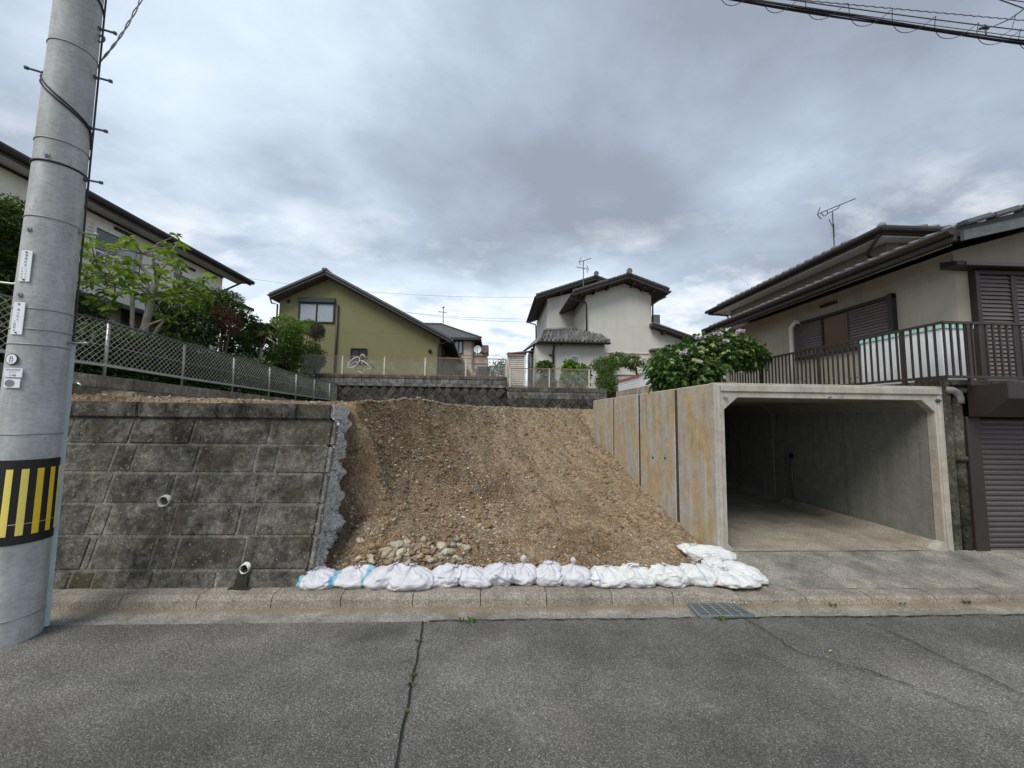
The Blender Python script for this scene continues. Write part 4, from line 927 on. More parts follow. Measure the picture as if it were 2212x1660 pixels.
# ------------------------------------------------------------------ houses: measured on enlarged crops
def crop(x0, y0, k_): return lambda X, Y_, D: aty((x0 + k_ * X) * S, (y0 + k_ * Y_) * S, D)
def cropx(x0, y0, k_): return lambda X, Y_, D: atx((x0 + k_ * X) * S, (y0 + k_ * Y_) * S, D)
q4 = crop(550, 580, .2712); q5 = crop(1100, 580, .2712); q6x = cropx(1600, 430, .3454); q6 = crop(1600, 430, .3454)
q1x = cropx(0, 300, .2712); q1 = crop(0, 300, .2712); q8 = crop(150, 530, .2712); q8x = cropx(150, 530, .2712); q7 = crop(1150, 780, .1356)
V3 = Vector
def window(parent, x0, x1, z0, z1, Y, fr, panes=2, gl=None, t=0.05, name='window', bars=0, curtain=False):
    w = MB()
    w.box((x0, Y - 0.06, z0), (x0 + t, Y + 0.02, z1)).box((x1 - t, Y - 0.06, z0), (x1, Y + 0.02, z1)).box((x0 + t, Y - 0.06, z1 - t), (x1 - t, Y + 0.02, z1)).box((x0 + t, Y - 0.06, z0), (x1 - t, Y + 0.02, z0 + t))
    f = w.build(name, fr, parent)
    pw = (x1 - x0 - 2 * t) / panes
    for i in range(panes):
        a = x0 + t + i * pw
        MB().box((a, Y - 0.015, z0 + t), (a + pw, Y + 0.0, z1 - t)).build('pane', gl or M['glass'], f)
        if i: MB().box((a - t * 0.45, Y - 0.05, z0 + t), (a + t * 0.45, Y - 0.016, z1 - t)).build('stile', fr, f)
    return f
def pipe(parent, pts, r, mat_, name='downpipe'): return MB().tube(pts, r, 8).build(name, mat_, parent, True)

# ---- olive gabled house
YH = 20.0; YV = 19.45
gh = thing('gabled_house', (-5, YH, ztA), 'olive green stucco house with a dark asymmetric gable roof', 'house')
Lx, Rx = q4(350, 500, YH).x, q4(1715, 900, YH).x
rd = q4(738, 160, YV); le = q4(268, 362, YV); c1 = q4(1812, 742, YV); c2 = q4(1885, 938, 22.4)
wall_top = lambda x: (rd.z - 0.12 + (le.z - rd.z) * (x - rd.x) / (le.x - rd.x)) if x < rd.x else (rd.z - 0.12 + (c1.z - rd.z) * (x - rd.x) / (c1.x - rd.x))
zb_ = 3.2
ring = [(Lx, YH, zb_), (Rx, YH, zb_), (Rx, YH, wall_top(Rx) - 0.12), (rd.x, YH, rd.z - 0.25), (Lx, YH, wall_top(Lx) - 0.12)]
MB().prism(ring, (0, 8.5, 0)).build('wall', M['green_wall'], gh)
T = 0.24; YE2 = 29.0
lb = V3((le.x, YE2, le.z)); rbk = V3((rd.x, YE2, rd.z))
ro = MB().slab([le, rd, rbk, lb], T); r1 = ro.build('roof', M['darktrim'], gh)
MB().slab([rd, c1, V3((c2.x + 0.2, 23.2, c2.z + 0.1)), V3((rd.x, 23.2, rd.z))], T).build('roof', M['darktrim'], gh)
MB().slab([V3((rd.x, 23.2, rd.z)), V3((c1.x, 23.2, c1.z)), V3((c1.x, YE2, c1.z)), rbk], T).build('roof', M['darktrim'], gh)
MB().slab([le + V3((0.1, 0.06, -T - 0.004)), rd + V3((0, 0.06, -T - 0.004)), rd + V3((0, 0.6, -T - 0.004)), le + V3((0.1, 0.6, -T - 0.004))], 0.02).build('soffit', M['soffit_brown'], gh)
MB().slab([rd + V3((0, 0.06, -T - 0.004)), c1 + V3((0, 0.06, -T - 0.004)), c1 + V3((0, 0.6, -T - 0.004)), rd + V3((0, 0.6, -T - 0.004))], 0.02).build('soffit', M['brownwood'], gh)
for a, b in ((le, rd), (rd, c1)): MB().bar(a + V3((0, -0.03, -0.03)), b + V3((0, -0.03, -0.03)), 0.06, 0.10).build('barge_cap', M['slate'], gh)
MB().bar(rd + V3((0, -0.1, 0.02)), rbk + V3((0, 0, 0.02)), 0.22, 0.10).build('ridge_cap', M['slate'], gh)
MB().tube([le + V3((-0.05, -0.03, -0.08)), lb + V3((-0.05, 0, -0.08))], 0.06, 8).build('gutter', M['darktrim'], gh)
MB().tube([c1 + V3((0.05, -0.03, -0.1)), c2 + V3((0.05, 0, -0.05))], 0.06, 8).build('gutter', M['darktrim'], gh)
pipe(gh, [le + V3((0.0, 0.02, -0.15)), V3((Lx - 0.35, YH - 0.1, le.z - 0.36)), V3((Lx - 0.05, YH - 0.1, le.z - 0.42)), V3((Lx - 0.03, YH - 0.1, zb_))], 0.04, M['darktrim'])
pr = q4(1705, 790, YH - 0.08); pipe(gh, [q4(1810, 770, YH - 0.3), V3((pr.x + 0.05, pr.y, pr.z)), V3((pr.x, pr.y, pr.z - 0.12)), V3((pr.x, pr.y, zb_))], 0.045, M['darktrim'])
pm_ = q4(848, 458, YH - 0.06); pipe(gh, [pm_, V3((pm_.x, pm_.y, zb_))], 0.055, M['darktrim'], 'vent_pipe')
a, b = q4(520, 437, YH), q4(818, 617, YH); w = window(gh, a.x, b.x, b.z, a.z, YH, M['black'], 2, M['curtain'], 0.07)
for i in range(16):
    xx = a.x + 0.09 + (b.x - a.x - 0.18) * i / 15
    MB().tube([(xx, YH - 0.018, b.z + 0.08), (xx + 0.01, YH - 0.018, a.z - 0.08)], 0.010, 5).build('curtain_fold', M['curtain'], w)
a2 = q4(518, 398, YH); MB().box((a2.x, YH - 0.13, a.z), (b.x + 0.01, YH, a2.z)).build('shutter_case', M['darktrim'], gh, bevel=0.01)
a, b = q4(960, 828, YH), q4(1092, 960, YH); window(gh, a.x, b.x, b.z, a.z, YH, M['black'], 2, M['glass'], 0.045)
for X, Y_ in ((430, 428), (1632, 852)):
    c = q4(X, Y_, YH); MB().box((c.x - 0.085, YH - 0.11, c.z - 0.085), (c.x + 0.085, YH, c.z + 0.085)).build('vent_hood', M['black'], gh, bevel=0.03, seg=2)
for Y_ in (700, 968): z = q4(1300, Y_, YH).z; MB().box((Lx + 0.02, YH - 0.003, z - 0.006), (Rx - 0.02, YH + 0.02, z + 0.006)).build('siding_joint', M['olive_joint'], gh)
a = q4(1720, 790, 20.6); MB().box((Rx + 0.03, YH + 0.6, zb_), (Rx + 0.06, YH + 1.6, zb_ + 2.0)).build('side_door', M['black'], gh)

# ---- beige house far behind
YB2 = 27.0
bh = thing('hipped_house', (1, YB2, 3.5), 'distant beige house with grey hip roof and satellite dish', 'house')
pk = q4(1735, 624, YB2 + 2.2); er = q4(2068, 738, YB2 - 0.5); el = V3((er.x - 7.5, er.y, er.z)); wl = q4(1650, 900, YB2).x
wr = q4(1998, 900, YB2).x; wr2 = q4(2118, 900, YB2).x
MB().box((wl, YB2, 3), (wr, YB2 + 5, er.z - 0.1)).build('wall', M['beige_wall'], bh)
bz = q4(2100, 872, YB2).z; MB().box((wr, YB2 + 0.05, 3), (wr2, YB2 + 5, bz)).build('wall', M['beige_wall'], bh)
MB().box((wr, YB2 + 1.4, bz), (wr2 - 0.4, YB2 + 5, er.z - 0.1)).build('recess', M['brownwood'], bh)
m = MB(); bk = 5.6
m.add([el, er, er + V3((0, bk, 0)), el + V3((0, bk, 0)), pk + V3((-2.0, 0, 0)), pk], [(0, 1, 5, 4), (1, 2, 5), (2, 3, 4, 5), (3, 0, 4), (3, 2, 1, 0)]).build('roof', M['slate'], bh)
MB().box((el.x, er.y - 0.02, er.z - 0.16), (er.x, er.y + bk, er.z - 0.002)).build('fascia', M['darktrim'], bh)
MB().bar(pk + V3((-2, 0, 0.03)), pk + V3((0, 0, 0.03)), 0.2, 0.1).bar(pk + V3((0, 0, 0.03)), er + V3((0, 0, 0.04)), 0.16, 0.08).build('ridge_cap', M['slate'], bh)
a, b = q4(1838, 760, YB2), q4(1915, 878, YB2); window(bh, a.x, b.x, b.z, a.z, YB2, M['black'], 2, M['glass_pale'], 0.08)
a, b = q4(2072, 800, YB2 - 0.2), q4(2130, 868, YB2 - 0.2); MB().box((a.x, YB2 - 0.2, b.z), (b.x, YB2 + 1.4, a.z)).build('balcony', M['mauve'], bh, bevel=0.02)
MB().box((wr + 0.02, YB2 - 0.1, q4(2050, 840, YB2).z - 0.03), (a.x - 0.01, YB2 - 0.06, q4(2050, 840, YB2).z + 0.03)).build('balcony_rail', M['galv'], bh)
for Y_ in (890, 955): z = q4(1900, Y_, YB2).z; MB().box((wl, YB2 - 0.012, z - 0.02), (wr2, YB2 + 0.03, z + 0.02)).build('wall_band', M['mauve'], bh)
pipe(bh, [q4(1997, 765, YB2 - 0.1), q4(1993, 1000, YB2 - 0.1), q4(2028, 1005, YB2 - 0.1), q4(2030, 1060, YB2 - 0.1)], 0.06, M['mauve'])
c = q4(2037, 838, YB2 - 0.4); m = MB(); V = []; nn = 16
for r_, o_ in ((0, 0.0), (0.17, -0.015), (0.28, -0.05)):
    for k_ in range(nn): an = 6.2832 * k_ / nn; V.append(c + V3((r_ * 0.95 * math.cos(an), o_ * 1.4, r_ * math.sin(an))))
m.add(V, [(j * nn + k_, j * nn + (k_ + 1) % nn, (j + 1) * nn + (k_ + 1) % nn, (j + 1) * nn + k_) for j in (0, 1) for k_ in range(nn)])
sd = m.build('satellite_dish', M['white_paint'], None, True); tag(sd, 'round white satellite dish on the beige house', 'dish')
MB().tube([c, c + V3((0, 0.2, -0.2)), c + V3((0, 0.6, -0.45))], 0.03, 6).build('arm', M['galv'], sd); MB().tube([c + V3((0, -0.05, -0.3)), c + V3((0, -0.35, -0.05))], 0.02, 6).build('feed_arm', M['galv'], sd)
a, b = q4(2036, 980, 18.5), q4(2130, 1065, 18.5); hp = MB().box((a.x, 18.5, ztA - 0.1), (b.x, 19.0, a.z)).build('heat_pump', M['darktrim'], None, bevel=0.03); tag(hp, 'dark outdoor unit box behind the rear chain-link fence', 'outdoor unit')

# ---- white japanese house with three tiled roofs
wh = thing('white_house', (3.4, 20, ztB), 'off-white stucco house with stepped grey tiled gables', 'house')
def gable(parent, rdg, lft, rgt, depth, wallY, thick=0.16, rafters=True, rightwall=True, tiles=True):
    """gable roof whose verge faces the camera; rdg, lft, rgt are points on the front verge"""
    bk_ = V3((0, depth, 0))
    for a, b in ((lft, rdg), (rdg, rgt)):
        MB().slab([a, b, b + bk_, a + bk_], thick).build('roof', M['rafter'], parent)
        MB().slab([a + V3((0, -0.05, 0.075)), b + V3((0, -0.05, 0.075)), b + bk_ + V3((0, 0, 0.075)), a + bk_ + V3((0, 0, 0.075))], 0.07).build('tile_bed', M['tile'], parent)
        L = (b - a).length; n_ = max(2, int(L / 0.30)); d = (b - a) / n_
        me = MB().bar((0, 0, 0), (d.length * 1.03, 0, 0), 0.17, 0.055).mesh('verge_tile'); me.materials.append(M['tile'])
        ang = math.atan2(d.z, d.x)
        for i in range(n_):
            p = a + d * i + V3((0, -0.01, 0.10)); o = link('verge_tile', me, None, parent); o.location = p - parent_origin(parent); o.rotation_euler = (0, -ang + 0.05, 0)
        for i in range(1, 4):
            p = a.lerp(b, i / 4.0 - 0.08) + V3((0, 0.12, -thick - 0.07)); MB().box((p.x - 0.055, p.y, p.z - 0.07), (p.x + 0.055, wallY, p.z + 0.09)).build('purlin', M['rafter'], parent)
    MB().tube([rdg + V3((0, -0.12, 0.14)), rdg + bk_ + V3((0, 0, 0.14))], 0.10, 10).build('ridge', M['tile'], parent, True)
    MB().tube([rdg + V3((0, -0.17, 0.18)), rdg + V3((0, -0.10, 0.18))], 0.15, 14).build('ridge_end', M['tile'], parent)
YR, YL = 20.5, 23.6
# right block
rdg, lft, rgt = q5(1296, 205, YR - 0.75), q5(822, 352, YR - 0.75), q5(1640, 335, YR - 0.75)
gable(wh, rdg, lft, rgt, 6.0, YR)
x0, x1 = q5(930, 600, YR).x, q5(1490, 600, YR).x
zt_ = lambda p, x: (lft.z + (rdg.z - lft.z) * (x - lft.x) / (rdg.x - lft.x)) if x < rdg.x else (rdg.z + (rgt.z - rdg.z) * (x - rdg.x) / (rgt.x - rdg.x))
MB().prism([(x0, YR, 2.4), (x1, YR, 2.4), (x1, YR, zt_(0, x1) - 0.20), (rdg.x, YR, rdg.z - 0.20), (x0, YR, zt_(0, x0) - 0.20)], (0, 6.5, 0)).build('wall', M['white_wall'], wh)
# left block
rd2, lf2 = q5(1016, 222, YL - 0.7), q5(508, 382, YL - 0.7); rg2 = rd2 + (rd2 - lf2) * 0.55; rg2.z = 2 * rd2.z - rg2.z
gable(wh, rd2, lf2, rg2, 6.5, YL)
x2 = q5(602, 600, YL).x; x3 = q5(1100, 600, YL).x
zl = lambda x: lf2.z + (rd2.z - lf2.z) * (x - lf2.x) / (rd2.x - lf2.x)
MB().prism([(x2, YL, 2.4), (x3, YL, 2.4), (x3, YL, zl(x3) - 0.2 if x3 < rd2.x else rd2.z - 0.3), (x2, YL, zl(x2) - 0.2)], (0, 6.3, 0)).build('wall', M['white_wall'], wh)
# right lower wing
a, b = q5(1503, 615, YR - 0.5), q5(1872, 745, YR - 0.5); x4 = q5(1763, 800, YR).x
MB().slab([a, b, b + V3((0, 5, 0)), a + V3((0, 5, 0))], 0.14).build('roof', M['rafter'], wh)
MB().slab([a + V3((0, -0.05, 0.075)), b + V3((0, -0.05, 0.075)), b + V3((0, 5, 0.075)), a + V3((0, 5, 0.075))], 0.07).build('tile_bed', M['tile'], wh)
MB().prism([(x1 + 0.01, YR + 0.02, 2.4), (x4, YR + 0.02, 2.4), (x4, YR + 0.02, b.z + (a.z - b.z) * (b.x - x4) / (b.x - a.x) - 0.17), (x1 + 0.01, YR + 0.02, a.z - 0.17)], (0, 5, 0)).build('wall', M['white_wall'], wh)
for i in (0.3, 0.85): p = a.lerp(b, i) + V3((0, 0.1, -0.2)); MB().box((p.x - 0.08, p.y, p.z - 0.08), (p.x + 0.08, YR + 0.02, p.z + 0.08)).build('purlin', M['rafter'], wh)
c0_ = q5(1520, 585, YR + 1.0); MB().box((c0_.x - 0.2, YR + 0.8, c0_.z - 0.5), (c0_.x + 0.22, YR + 1.3, c0_.z + 0.25)).build('rooftop_unit', M['pipe_grey'], wh, bevel=0.02)
# annex with hipped tile roof
YA = 19.2
ax0, ax1 = q5(500, 900, YA).x, q5(1090, 900, YA).x; ez = q5(800, 772, YA - 0.45).z
MB().box((ax0, YA, 2.4), (ax1, YR - 0.01, ez + 0.05)).build('wall', M['white_wall'], wh)
axl = q5(425, 900, YA + 1.2).x; MB().box((axl + 0.25, YA + 1.0, 2.4), (ax0, YR + 2, ez - 0.1)).build('porch_wall', M['brownwood'], wh)
E0, E1 = q5(535, 762, YA - 0.45), q5(1140, 772, YA - 0.45); E0.z = E1.z = ez
R0, R1 = q5(575, 705, YR + 0.2), q5(850, 672, YR + 0.2); HL = q5(402, 845, YA + 1.6)
rz = R1.z
m = MB(); m.add([E0, E1, V3((E1.x, YR - 0.02, rz - 0.35)), R1, V3((R0.x, R0.y, rz - 0.12)), HL], [(0, 1, 2, 3, 4), (0, 4, 5)]); m.build('annex_roof', M['tile'], wh)
rowv = 6; colv = 17
tme = MB(); prof = [(-0.5, 0.0), (-0.3, -0.012), (0.0, 0.0), (0.22, 0.05), (0.38, 0.055), (0.5, 0.02)]
for k_, (u_, h_) in enumerate(prof): pass
def roof_pt(u_, v_):                             # u along the eave, v up the slope
    e = E0.lerp(E1, u_); top_l = V3((R0.x, R0.y, rz - 0.12)); tr = V3((E1.x, YR - 0.02, rz - 0.35))
    t = top_l.lerp(R1, u_ / 0.62) if u_ < 0.62 else R1.lerp(tr, (u_ - 0.62) / 0.38)
    return e.lerp(t, v_)
for j in range(rowv):
    for i in range(colv):
        a = roof_pt(i / colv, j / rowv); b = roof_pt((i + 1) / colv, j / rowv); c = roof_pt((i + 1) / colv, (j + 1.12) / rowv); d = roof_pt(i / colv, (j + 1.12) / rowv)
        V = []
        for (lo, hi) in ((a, d), (b, c)): pass
        for t_ in (0, 1):
            for (s_, h_) in ((0.02, 0.01), (0.5, 0.0), (0.70, 0.10), (0.88, 0.11), (0.99, 0.03)):
                p = (a.lerp(b, s_) if t_ == 0 else d.lerp(c, s_)); V.append(p + V3((0, 0, h_ + (0.045 if t_ == 0 else 0.012))))
        V += [v - V3((0, 0, 0.04)) for v in V[:5]]
        MB().add(V, [(k_, k_ + 1, k_ + 6, k_ + 5) for k_ in range(4)] + [(k_ + 10, k_ + 11, k_ + 1, k_) for k_ in range(4)]).build('tile', M['tile_pale'] if rng.random() < 0.45 else M['tile'], wh)
MB().tube([V3((R0.x, R0.y, rz - 0.04)), R1 + V3((0, 0, 0.08))], 0.10, 8).build('annex_ridge', M['tile'], wh, True)
MB().tube([R1 + V3((0.05, -0.1, 0.06)), V3((E1.x - 0.9, YR - 0.4, ez + 0.35)), V3((E1.x, YA - 0.3, ez + 0.16))], 0.07, 8).build('hip_ridge', M['tile_pale'], wh, True)
MB().tube([V3((R0.x, R0.y, rz - 0.04)), E0 + V3((0.05, 0.1, 0.10))], 0.07, 8).build('hip_ridge', M['tile'], wh, True)
MB().slab([E0 + V3((0, 0.02, -0.03)), E1 + V3((0, 0.02, -0.03)), V3((E1.x, YA, ez + 0.03)), V3((E0.x, YA, ez + 0.03))], 0.06).build('annex_soffit', M['rafter'], wh)
MB().tube([E0 + V3((0, -0.04, -0.03)), E1 + V3((0, -0.04, -0.03))], 0.05, 8).build('gutter', M['brownwood'], wh)
MB().tube([E0 + V3((0, -0.04, -0.03)), HL + V3((0, 0, -0.05))], 0.05, 8).build('gutter', M['brownwood'], wh)
pipe(wh, [q5(672, 775, YA - 0.4), q5(655, 850, YA - 0.12), V3((q5(655, 850, YA - 0.12).x, YA - 0.1, 2.5))], 0.055, M['brownwood'])
pipe(wh, [HL + V3((0.1, -0.1, -0.1)), q5(640, 888, YA - 0.12)], 0.045, M['brownwood'])
for pts in ([(808, 405, YR - 0.6), (930, 440, YR - 0.1), (936, 460, YR - 0.1), (938, 715, YR - 0.1)], [(1612, 390, YR - 0.6), (1505, 440, YR - 0.1), (1500, 470, YR - 0.1), (1500, 605, YR - 0.1)], [(428, 605, YL + 3), (500, 625, YL + 1.5), (506, 640, YL + 1.4), (508, 780, YL + 1.4)]):
    pipe(wh, [q5(*p) for p in pts], 0.045, M['brownwood'])
MB().tube([lft + V3((-0.05, -0.05, -0.08)), lft + V3((-0.05, 6, -0.08))], 0.06, 8).build('gutter', M['brownwood'], wh)
MB().tube([rgt + V3((0.05, -0.05, -0.08)), rgt + V3((0.05, 6, -0.08))], 0.06, 8).build('gutter', M['brownwood'], wh)
MB().tube([lf2 + V3((-0.05, -0.05, -0.08)), lf2 + V3((-0.05, 6.4, -0.08))], 0.06, 8).build('gutter', M['brownwood'], wh)
a, b = q5(803, 892, YA), q5(868, 1000, YA); w = window(wh, a.x, b.x, b.z, a.z, YA, M['white_paint'], 1, M['glass'], 0.03)
for i in range(1, 4): x = a.x + (b.x - a.x) * i / 4; MB().box((x - 0.015, YA - 0.08, b.z), (x + 0.015, YA - 0.062, a.z)).build('bar', M['white_paint'], w)
c = q5(718, 788, YA); MB().tube([(c.x, YA - 0.1, c.z), (c.x, YA, c.z)], 0.075, 12).build('vent_hood', M['black'], wh)
a, b = q5(1088, 862, YR), q5(1480, 1060, YR); window(wh, a.x, b.x, b.z, a.z, YR, M['creampost'], 3, M['cream'], 0.06, 'shutter_window')
a, b = q5(1300, 940, YR), q5(1345, 1020, YR); MB().box((a.x, YR - 0.05, b.z), (b.x, YR - 0.016, a.z)).build('small_pane', M['glass_pale'], wh)
a, b = q5(1490, 828, YR - 0.4), q5(1700, 850, YR - 0.4); MB().box((a.x, YR - 0.4, b.z), (b.x, YR, a.z)).build('window_canopy', M['tile_pale'], wh, bevel=0.015)
a, b = q5(1520, 870, YR), q5(1720, 960, YR); window(wh, a.x, b.x, b.z, a.z, YR + 0.01, M['white_paint'], 2, M['glass'], 0.05)
a, b = q5(462, 905, YA + 0.9), q5(482, 990, YA + 0.9); MB().box((a.x, YA + 0.9, b.z), (b.x, YA + 0.99, a.z)).build('side_window', M['glass'], wh)
a, b = q7(715, 395, YA), q7(850, 470, YA); MB().box((a.x, YA - 0.25, b.z - 0.6), (b.x, YA - 0.004, a.z)).build('meter_box', M['white_paint'], wh, bevel=0.02)

# ---- slatted sheds
def slatted(parent, x0, x1, z0, z1, Y, n_, mat_):
    h = (z1 - z0) / n_
    for i in range(n_): MB().box((x0, Y - 0.012, z0 + i * h + 0.012), (x1, Y + 0.01, z0 + (i + 1) * h - 0.012)).build('slat', mat_, parent)
sh = thing('garden_shed', (0.4, 17, ztB), 'tall cream slatted shed with red fascia behind the rear fence corner', 'shed')
YSh = 17.2; a, b = q5(272, 885, YSh), q5(412, 1150, YSh); zb_ = ztB - 0.05
MB().box((a.x, YSh + 0.012, zb_), (b.x, YSh + 1.6, a.z)).build('body', M['shutter'], sh)
slatted(sh, a.x + 0.05, b.x - 0.05, zb_ + 0.02, a.z - 0.05, YSh, 16, M['cream'])
MB().box((a.x - 0.05, YSh - 0.04, zb_), (a.x + 0.045, YSh + 0.011, a.z)).build('corner_post', M['creampost'], sh); MB().box((b.x - 0.045, YSh - 0.04, zb_), (b.x + 0.02, YSh + 0.011, a.z)).build('corner_post', M['white_paint'], sh)
c = q5(405, 865, YSh - 0.1); f0 = q5(262, 882, YSh - 0.1)
MB().box((f0.x, YSh - 0.1, a.z + 0.002), (b.x + 0.05, YSh - 0.05, c.z)).build('fascia', M['red'], sh)
MB().slab([(f0.x - 0.05, YSh - 0.14, f0.z + 0.03), (b.x + 0.08, YSh - 0.14, c.z + 0.03), (b.x + 0.5, YSh + 1.7, c.z + 0.42), (f0.x + 0.3, YSh + 1.7, c.z + 0.30)], 0.05).build('roof', M['brownwood'], sh)
ls = thing('low_shed', (3.75, 10.5, ZR_), 'low white slatted shed with red trim behind the garage wall', 'shed')
p0 = atx(1428 * S, 881 * S, 3.75); p1 = atx(1477 * S, 866 * S, 3.75); p2 = atx(1517 * S, 851 * S, 3.75); zlo = atx(1428 * S, 904 * S, 3.75).z
MB().box((3.77, p1.y, zlo), (4.95, p0.y, p0.z - 0.02)).build('body', M['white_paint'], ls)
for i in range(5):
    h = (p0.z - zlo) / 5; MB().box((3.745, p1.y + 0.01, zlo + i * h + 0.005), (3.769, p0.y - 0.01, zlo + (i + 1) * h - 0.005)).build('slat', M['white_paint'], ls)
MB().box((3.71, p1.y, p0.z - 0.018), (5.0, p0.y + 0.05, p0.z + 0.02)).build('roof', M['red'], ls)
MB().box((3.69, p2.y - 0.9, 2.44), (5.05, p0.y + 0.05, zlo - 0.004)).build('plinth', M['footing'], ls)
l2 = thing('low_shed', (3.75, 9.3, ZR_), 'low white panelled shed with mint roof next to the hydrangea', 'shed')
zt2 = p1.z + 0.04
for i in range(2):
    y0_ = p2.y - 0.7 + (p1.y - p2.y + 0.7) * i / 2; y1_ = p2.y - 0.7 + (p1.y - p2.y + 0.7) * (i + 1) / 2; MB().box((3.76, y0_ + 0.012, zlo), (4.95, y1_ - 0.012, zt2 - 0.03)).build('panel', M['white_paint'], l2)
MB().box((3.71, p2.y - 0.7, zt2 - 0.028), (5.0, p1.y + 0.02, zt2 + 0.03)).build('roof', M['mint'], l2, bevel=0.01)

# ---- tan house on the right with brown shutters
th = thing('shuttered_house', (8, 6.1, 2.44), 'tan stucco house with brown louvred shutters above the garages', 'house')
XH = 7.7; YFh = atx(2217 * S, 800 * S, XH).y; YBk = 14.2; XE = 6.9
e_a = q6x(1735, 300, XE); e_b = q6x(85, 968, XE); YE0, YE1, ze = e_a.y - 0.05, e_b.y, (e_a.z + e_b.z) / 2
sl_ = 0.285
MB().prism([(XH, YFh, 2.4), (14, YFh, 2.4), (14, YFh, 6.2), (10.7, YFh, ze - 0.22 + sl_ * (10.7 - XE)), (XH, YFh, ze - 0.22 + sl_ * (XH - XE))], (0, YBk - YFh, 0)).build('wall', M['right_wall'], th)
MB().slab([(XE, YE0, ze), (10.7, YE0, ze + sl_ * (10.7 - XE)), (10.7, YE1, ze + sl_ * (10.7 - XE)), (XE, YE1, ze)], 0.10).build('lower_roof', M['brownwood'], th)
MB().slab([(XE - 0.02, YE0 + 0.05, ze + 0.04), (8.7, YE0 + 0.05, ze + 0.04 + sl_ * (8.7 - XE)), (8.7, YE1, ze + 0.04 + sl_ * (8.7 - XE)), (XE - 0.02, YE1, ze + 0.04)], 0.035).build('tile_bed', M['tile'], th)
MB().box((XE - 0.06, YE0, ze - 0.16), (XE - 0.005, YE1, ze + 0.02)).build('fascia', M['brownwood'], th)
MB().tube([(XE - 0.10, YE0 - 0.02, ze - 0.02), (XE - 0.10, YE1, ze - 0.02)], 0.062, 8).build('eaves_gutter', M['brownwood'], th)
zfr = q6x(1400, 502, XH).z
MB().slab([(XE, YE0 + 0.03, ze - 0.11), (XH, YE0 + 0.03, zfr + 0.05), (XH, YE1, zfr + 0.05), (XE, YE1, ze - 0.11)], 0.03).build('soffit', M['brownwood'], th)
MB().box((XH - 0.03, YFh, zfr - 0.05), (XH, YBk, zfr + 0.015)).build('frieze', M['soffit'], th)
n_ = int((YE1 - YE0) / 0.24); tm = MB().tube([(0, 0, 0), (0.5, 0, 0.5 * sl_)], 0.045, 7).mesh('eave_tile', True); tm.materials.append(M['tile'])
for i in range(n_):
    o = link('eave_tile', tm, None, th); o.location = V3((XE - 0.05, YE0 + 0.12 + i * 0.24, ze + 0.05)) - parent_origin(th)
# verge of the lower roof facing the street: big ridge tiles over a tan barge
for i in range(9):
    x0_ = XE + 0.02 + i * 0.46; MB().bar((x0_, YE0 - 0.04, ze + 0.07 + sl_ * (x0_ - XE)), (x0_ + 0.45, YE0 - 0.04, ze + 0.085 + sl_ * (x0_ + 0.45 - XE)), 0.16, 0.075).build('verge_tile', M['tile_green'], th, bevel=0.02, seg=2)
MB().prism([(XE + 0.05, YE0 - 0.05, ze - 0.02), (10.7, YE0 - 0.05, ze - 0.02 + sl_ * (10.15 - XE)), (10.7, YE0 - 0.05, ze - 0.17 + sl_ * (10.15 - XE)), (XE + 0.05, YE0 - 0.05, ze - 0.17)], (0, 0.05, 0)).build('barge_board', M['tile_green'], th)
pass # ze - 0.18 + sl_ * 0.1), (10.7, YE0 + 0.002, ze - 0.18 + sl_ * (10.7 - XE)), (10.7, YE0 + 0.002, ze - 0.24 + sl_ * (10.7 - XE)), (XE + 0.1, YE0 + 0.002, ze - 0.22 + sl_ * 0.1)], (0, YFh - YE0, 0)).build('verge_soffit', M['right_wall'], th)
# upper storey with hip roof
XU, XEU = 8.35, 7.9; cu = q6x(1262, 258, XEU); lu = q6x(95, 848, XEU); YU0, YU1, zu = cu.y, lu.y, (cu.z + lu.z) / 2
MB().box((XU, YU0 + 0.35, 4.6), (13, YU1 - 0.7, zu - 0.1)).build('upper_wall', M['upper_wall'], th)
sU = 0.36; rz_ = zu + sU * 2.3
m = MB(); m.add([(XEU, YU0, zu), (13.2, YU0, zu), (13.2, YU1, zu), (XEU, YU1, zu), (XEU + 2.3, YU0 + 2.3, rz_), (12, YU0 + 2.3, rz_), (12, YU1 - 2.3, rz_), (XEU + 2.3, YU1 - 2.3, rz_)], [(0, 1, 5, 4), (1, 2, 6, 5), (2, 3, 7, 6), (3, 0, 4, 7), (4, 5, 6, 7)]).build('upper_roof', M['tile'], th)
MB().box((XEU + 0.02, YU0 + 0.02, zu - 0.13), (13.2, YU1, zu - 0.004)).build('upper_fascia', M['brownwood'], th)
MB().box((XEU + 0.09, YU0 + 0.09, zu - 0.16), (13.1, YU1 - 0.05, zu - 0.132)).build('upper_soffit', M['soffit'], th)
MB().tube([(XEU - 0.05, YU1, zu - 0.04), (XEU - 0.05, YU0 - 0.05, zu - 0.04), (13, YU0 - 0.05, zu - 0.04)], 0.06, 8).build('upper_gutter', M['brownwood'], th)
tm2 = MB().tube([(0, 0, 0), (0.55, 0, 0.55 * sU)], 0.05, 7).mesh('eave_tile', True); tm2.materials.append(M['tile'])
for i in range(3, int((YU1 - YU0) / 0.26) - 2):
    o = link('eave_tile', tm2, None, th); o.location = V3((XEU - 0.02, YU0 + 0.1 + i * 0.26, zu + 0.03)) - parent_origin(th)
tm3 = MB().tube([(0, 0, 0), (0, 0.55, 0.55 * sU)], 0.05, 7).mesh('eave_tile', True); tm3.materials.append(M['tile'])
for i in range(3, 14):
    o = link('eave_tile', tm3, None, th); o.location = V3((XEU + 0.15 + i * 0.26, YU0 - 0.02, zu + 0.03)) - parent_origin(th)
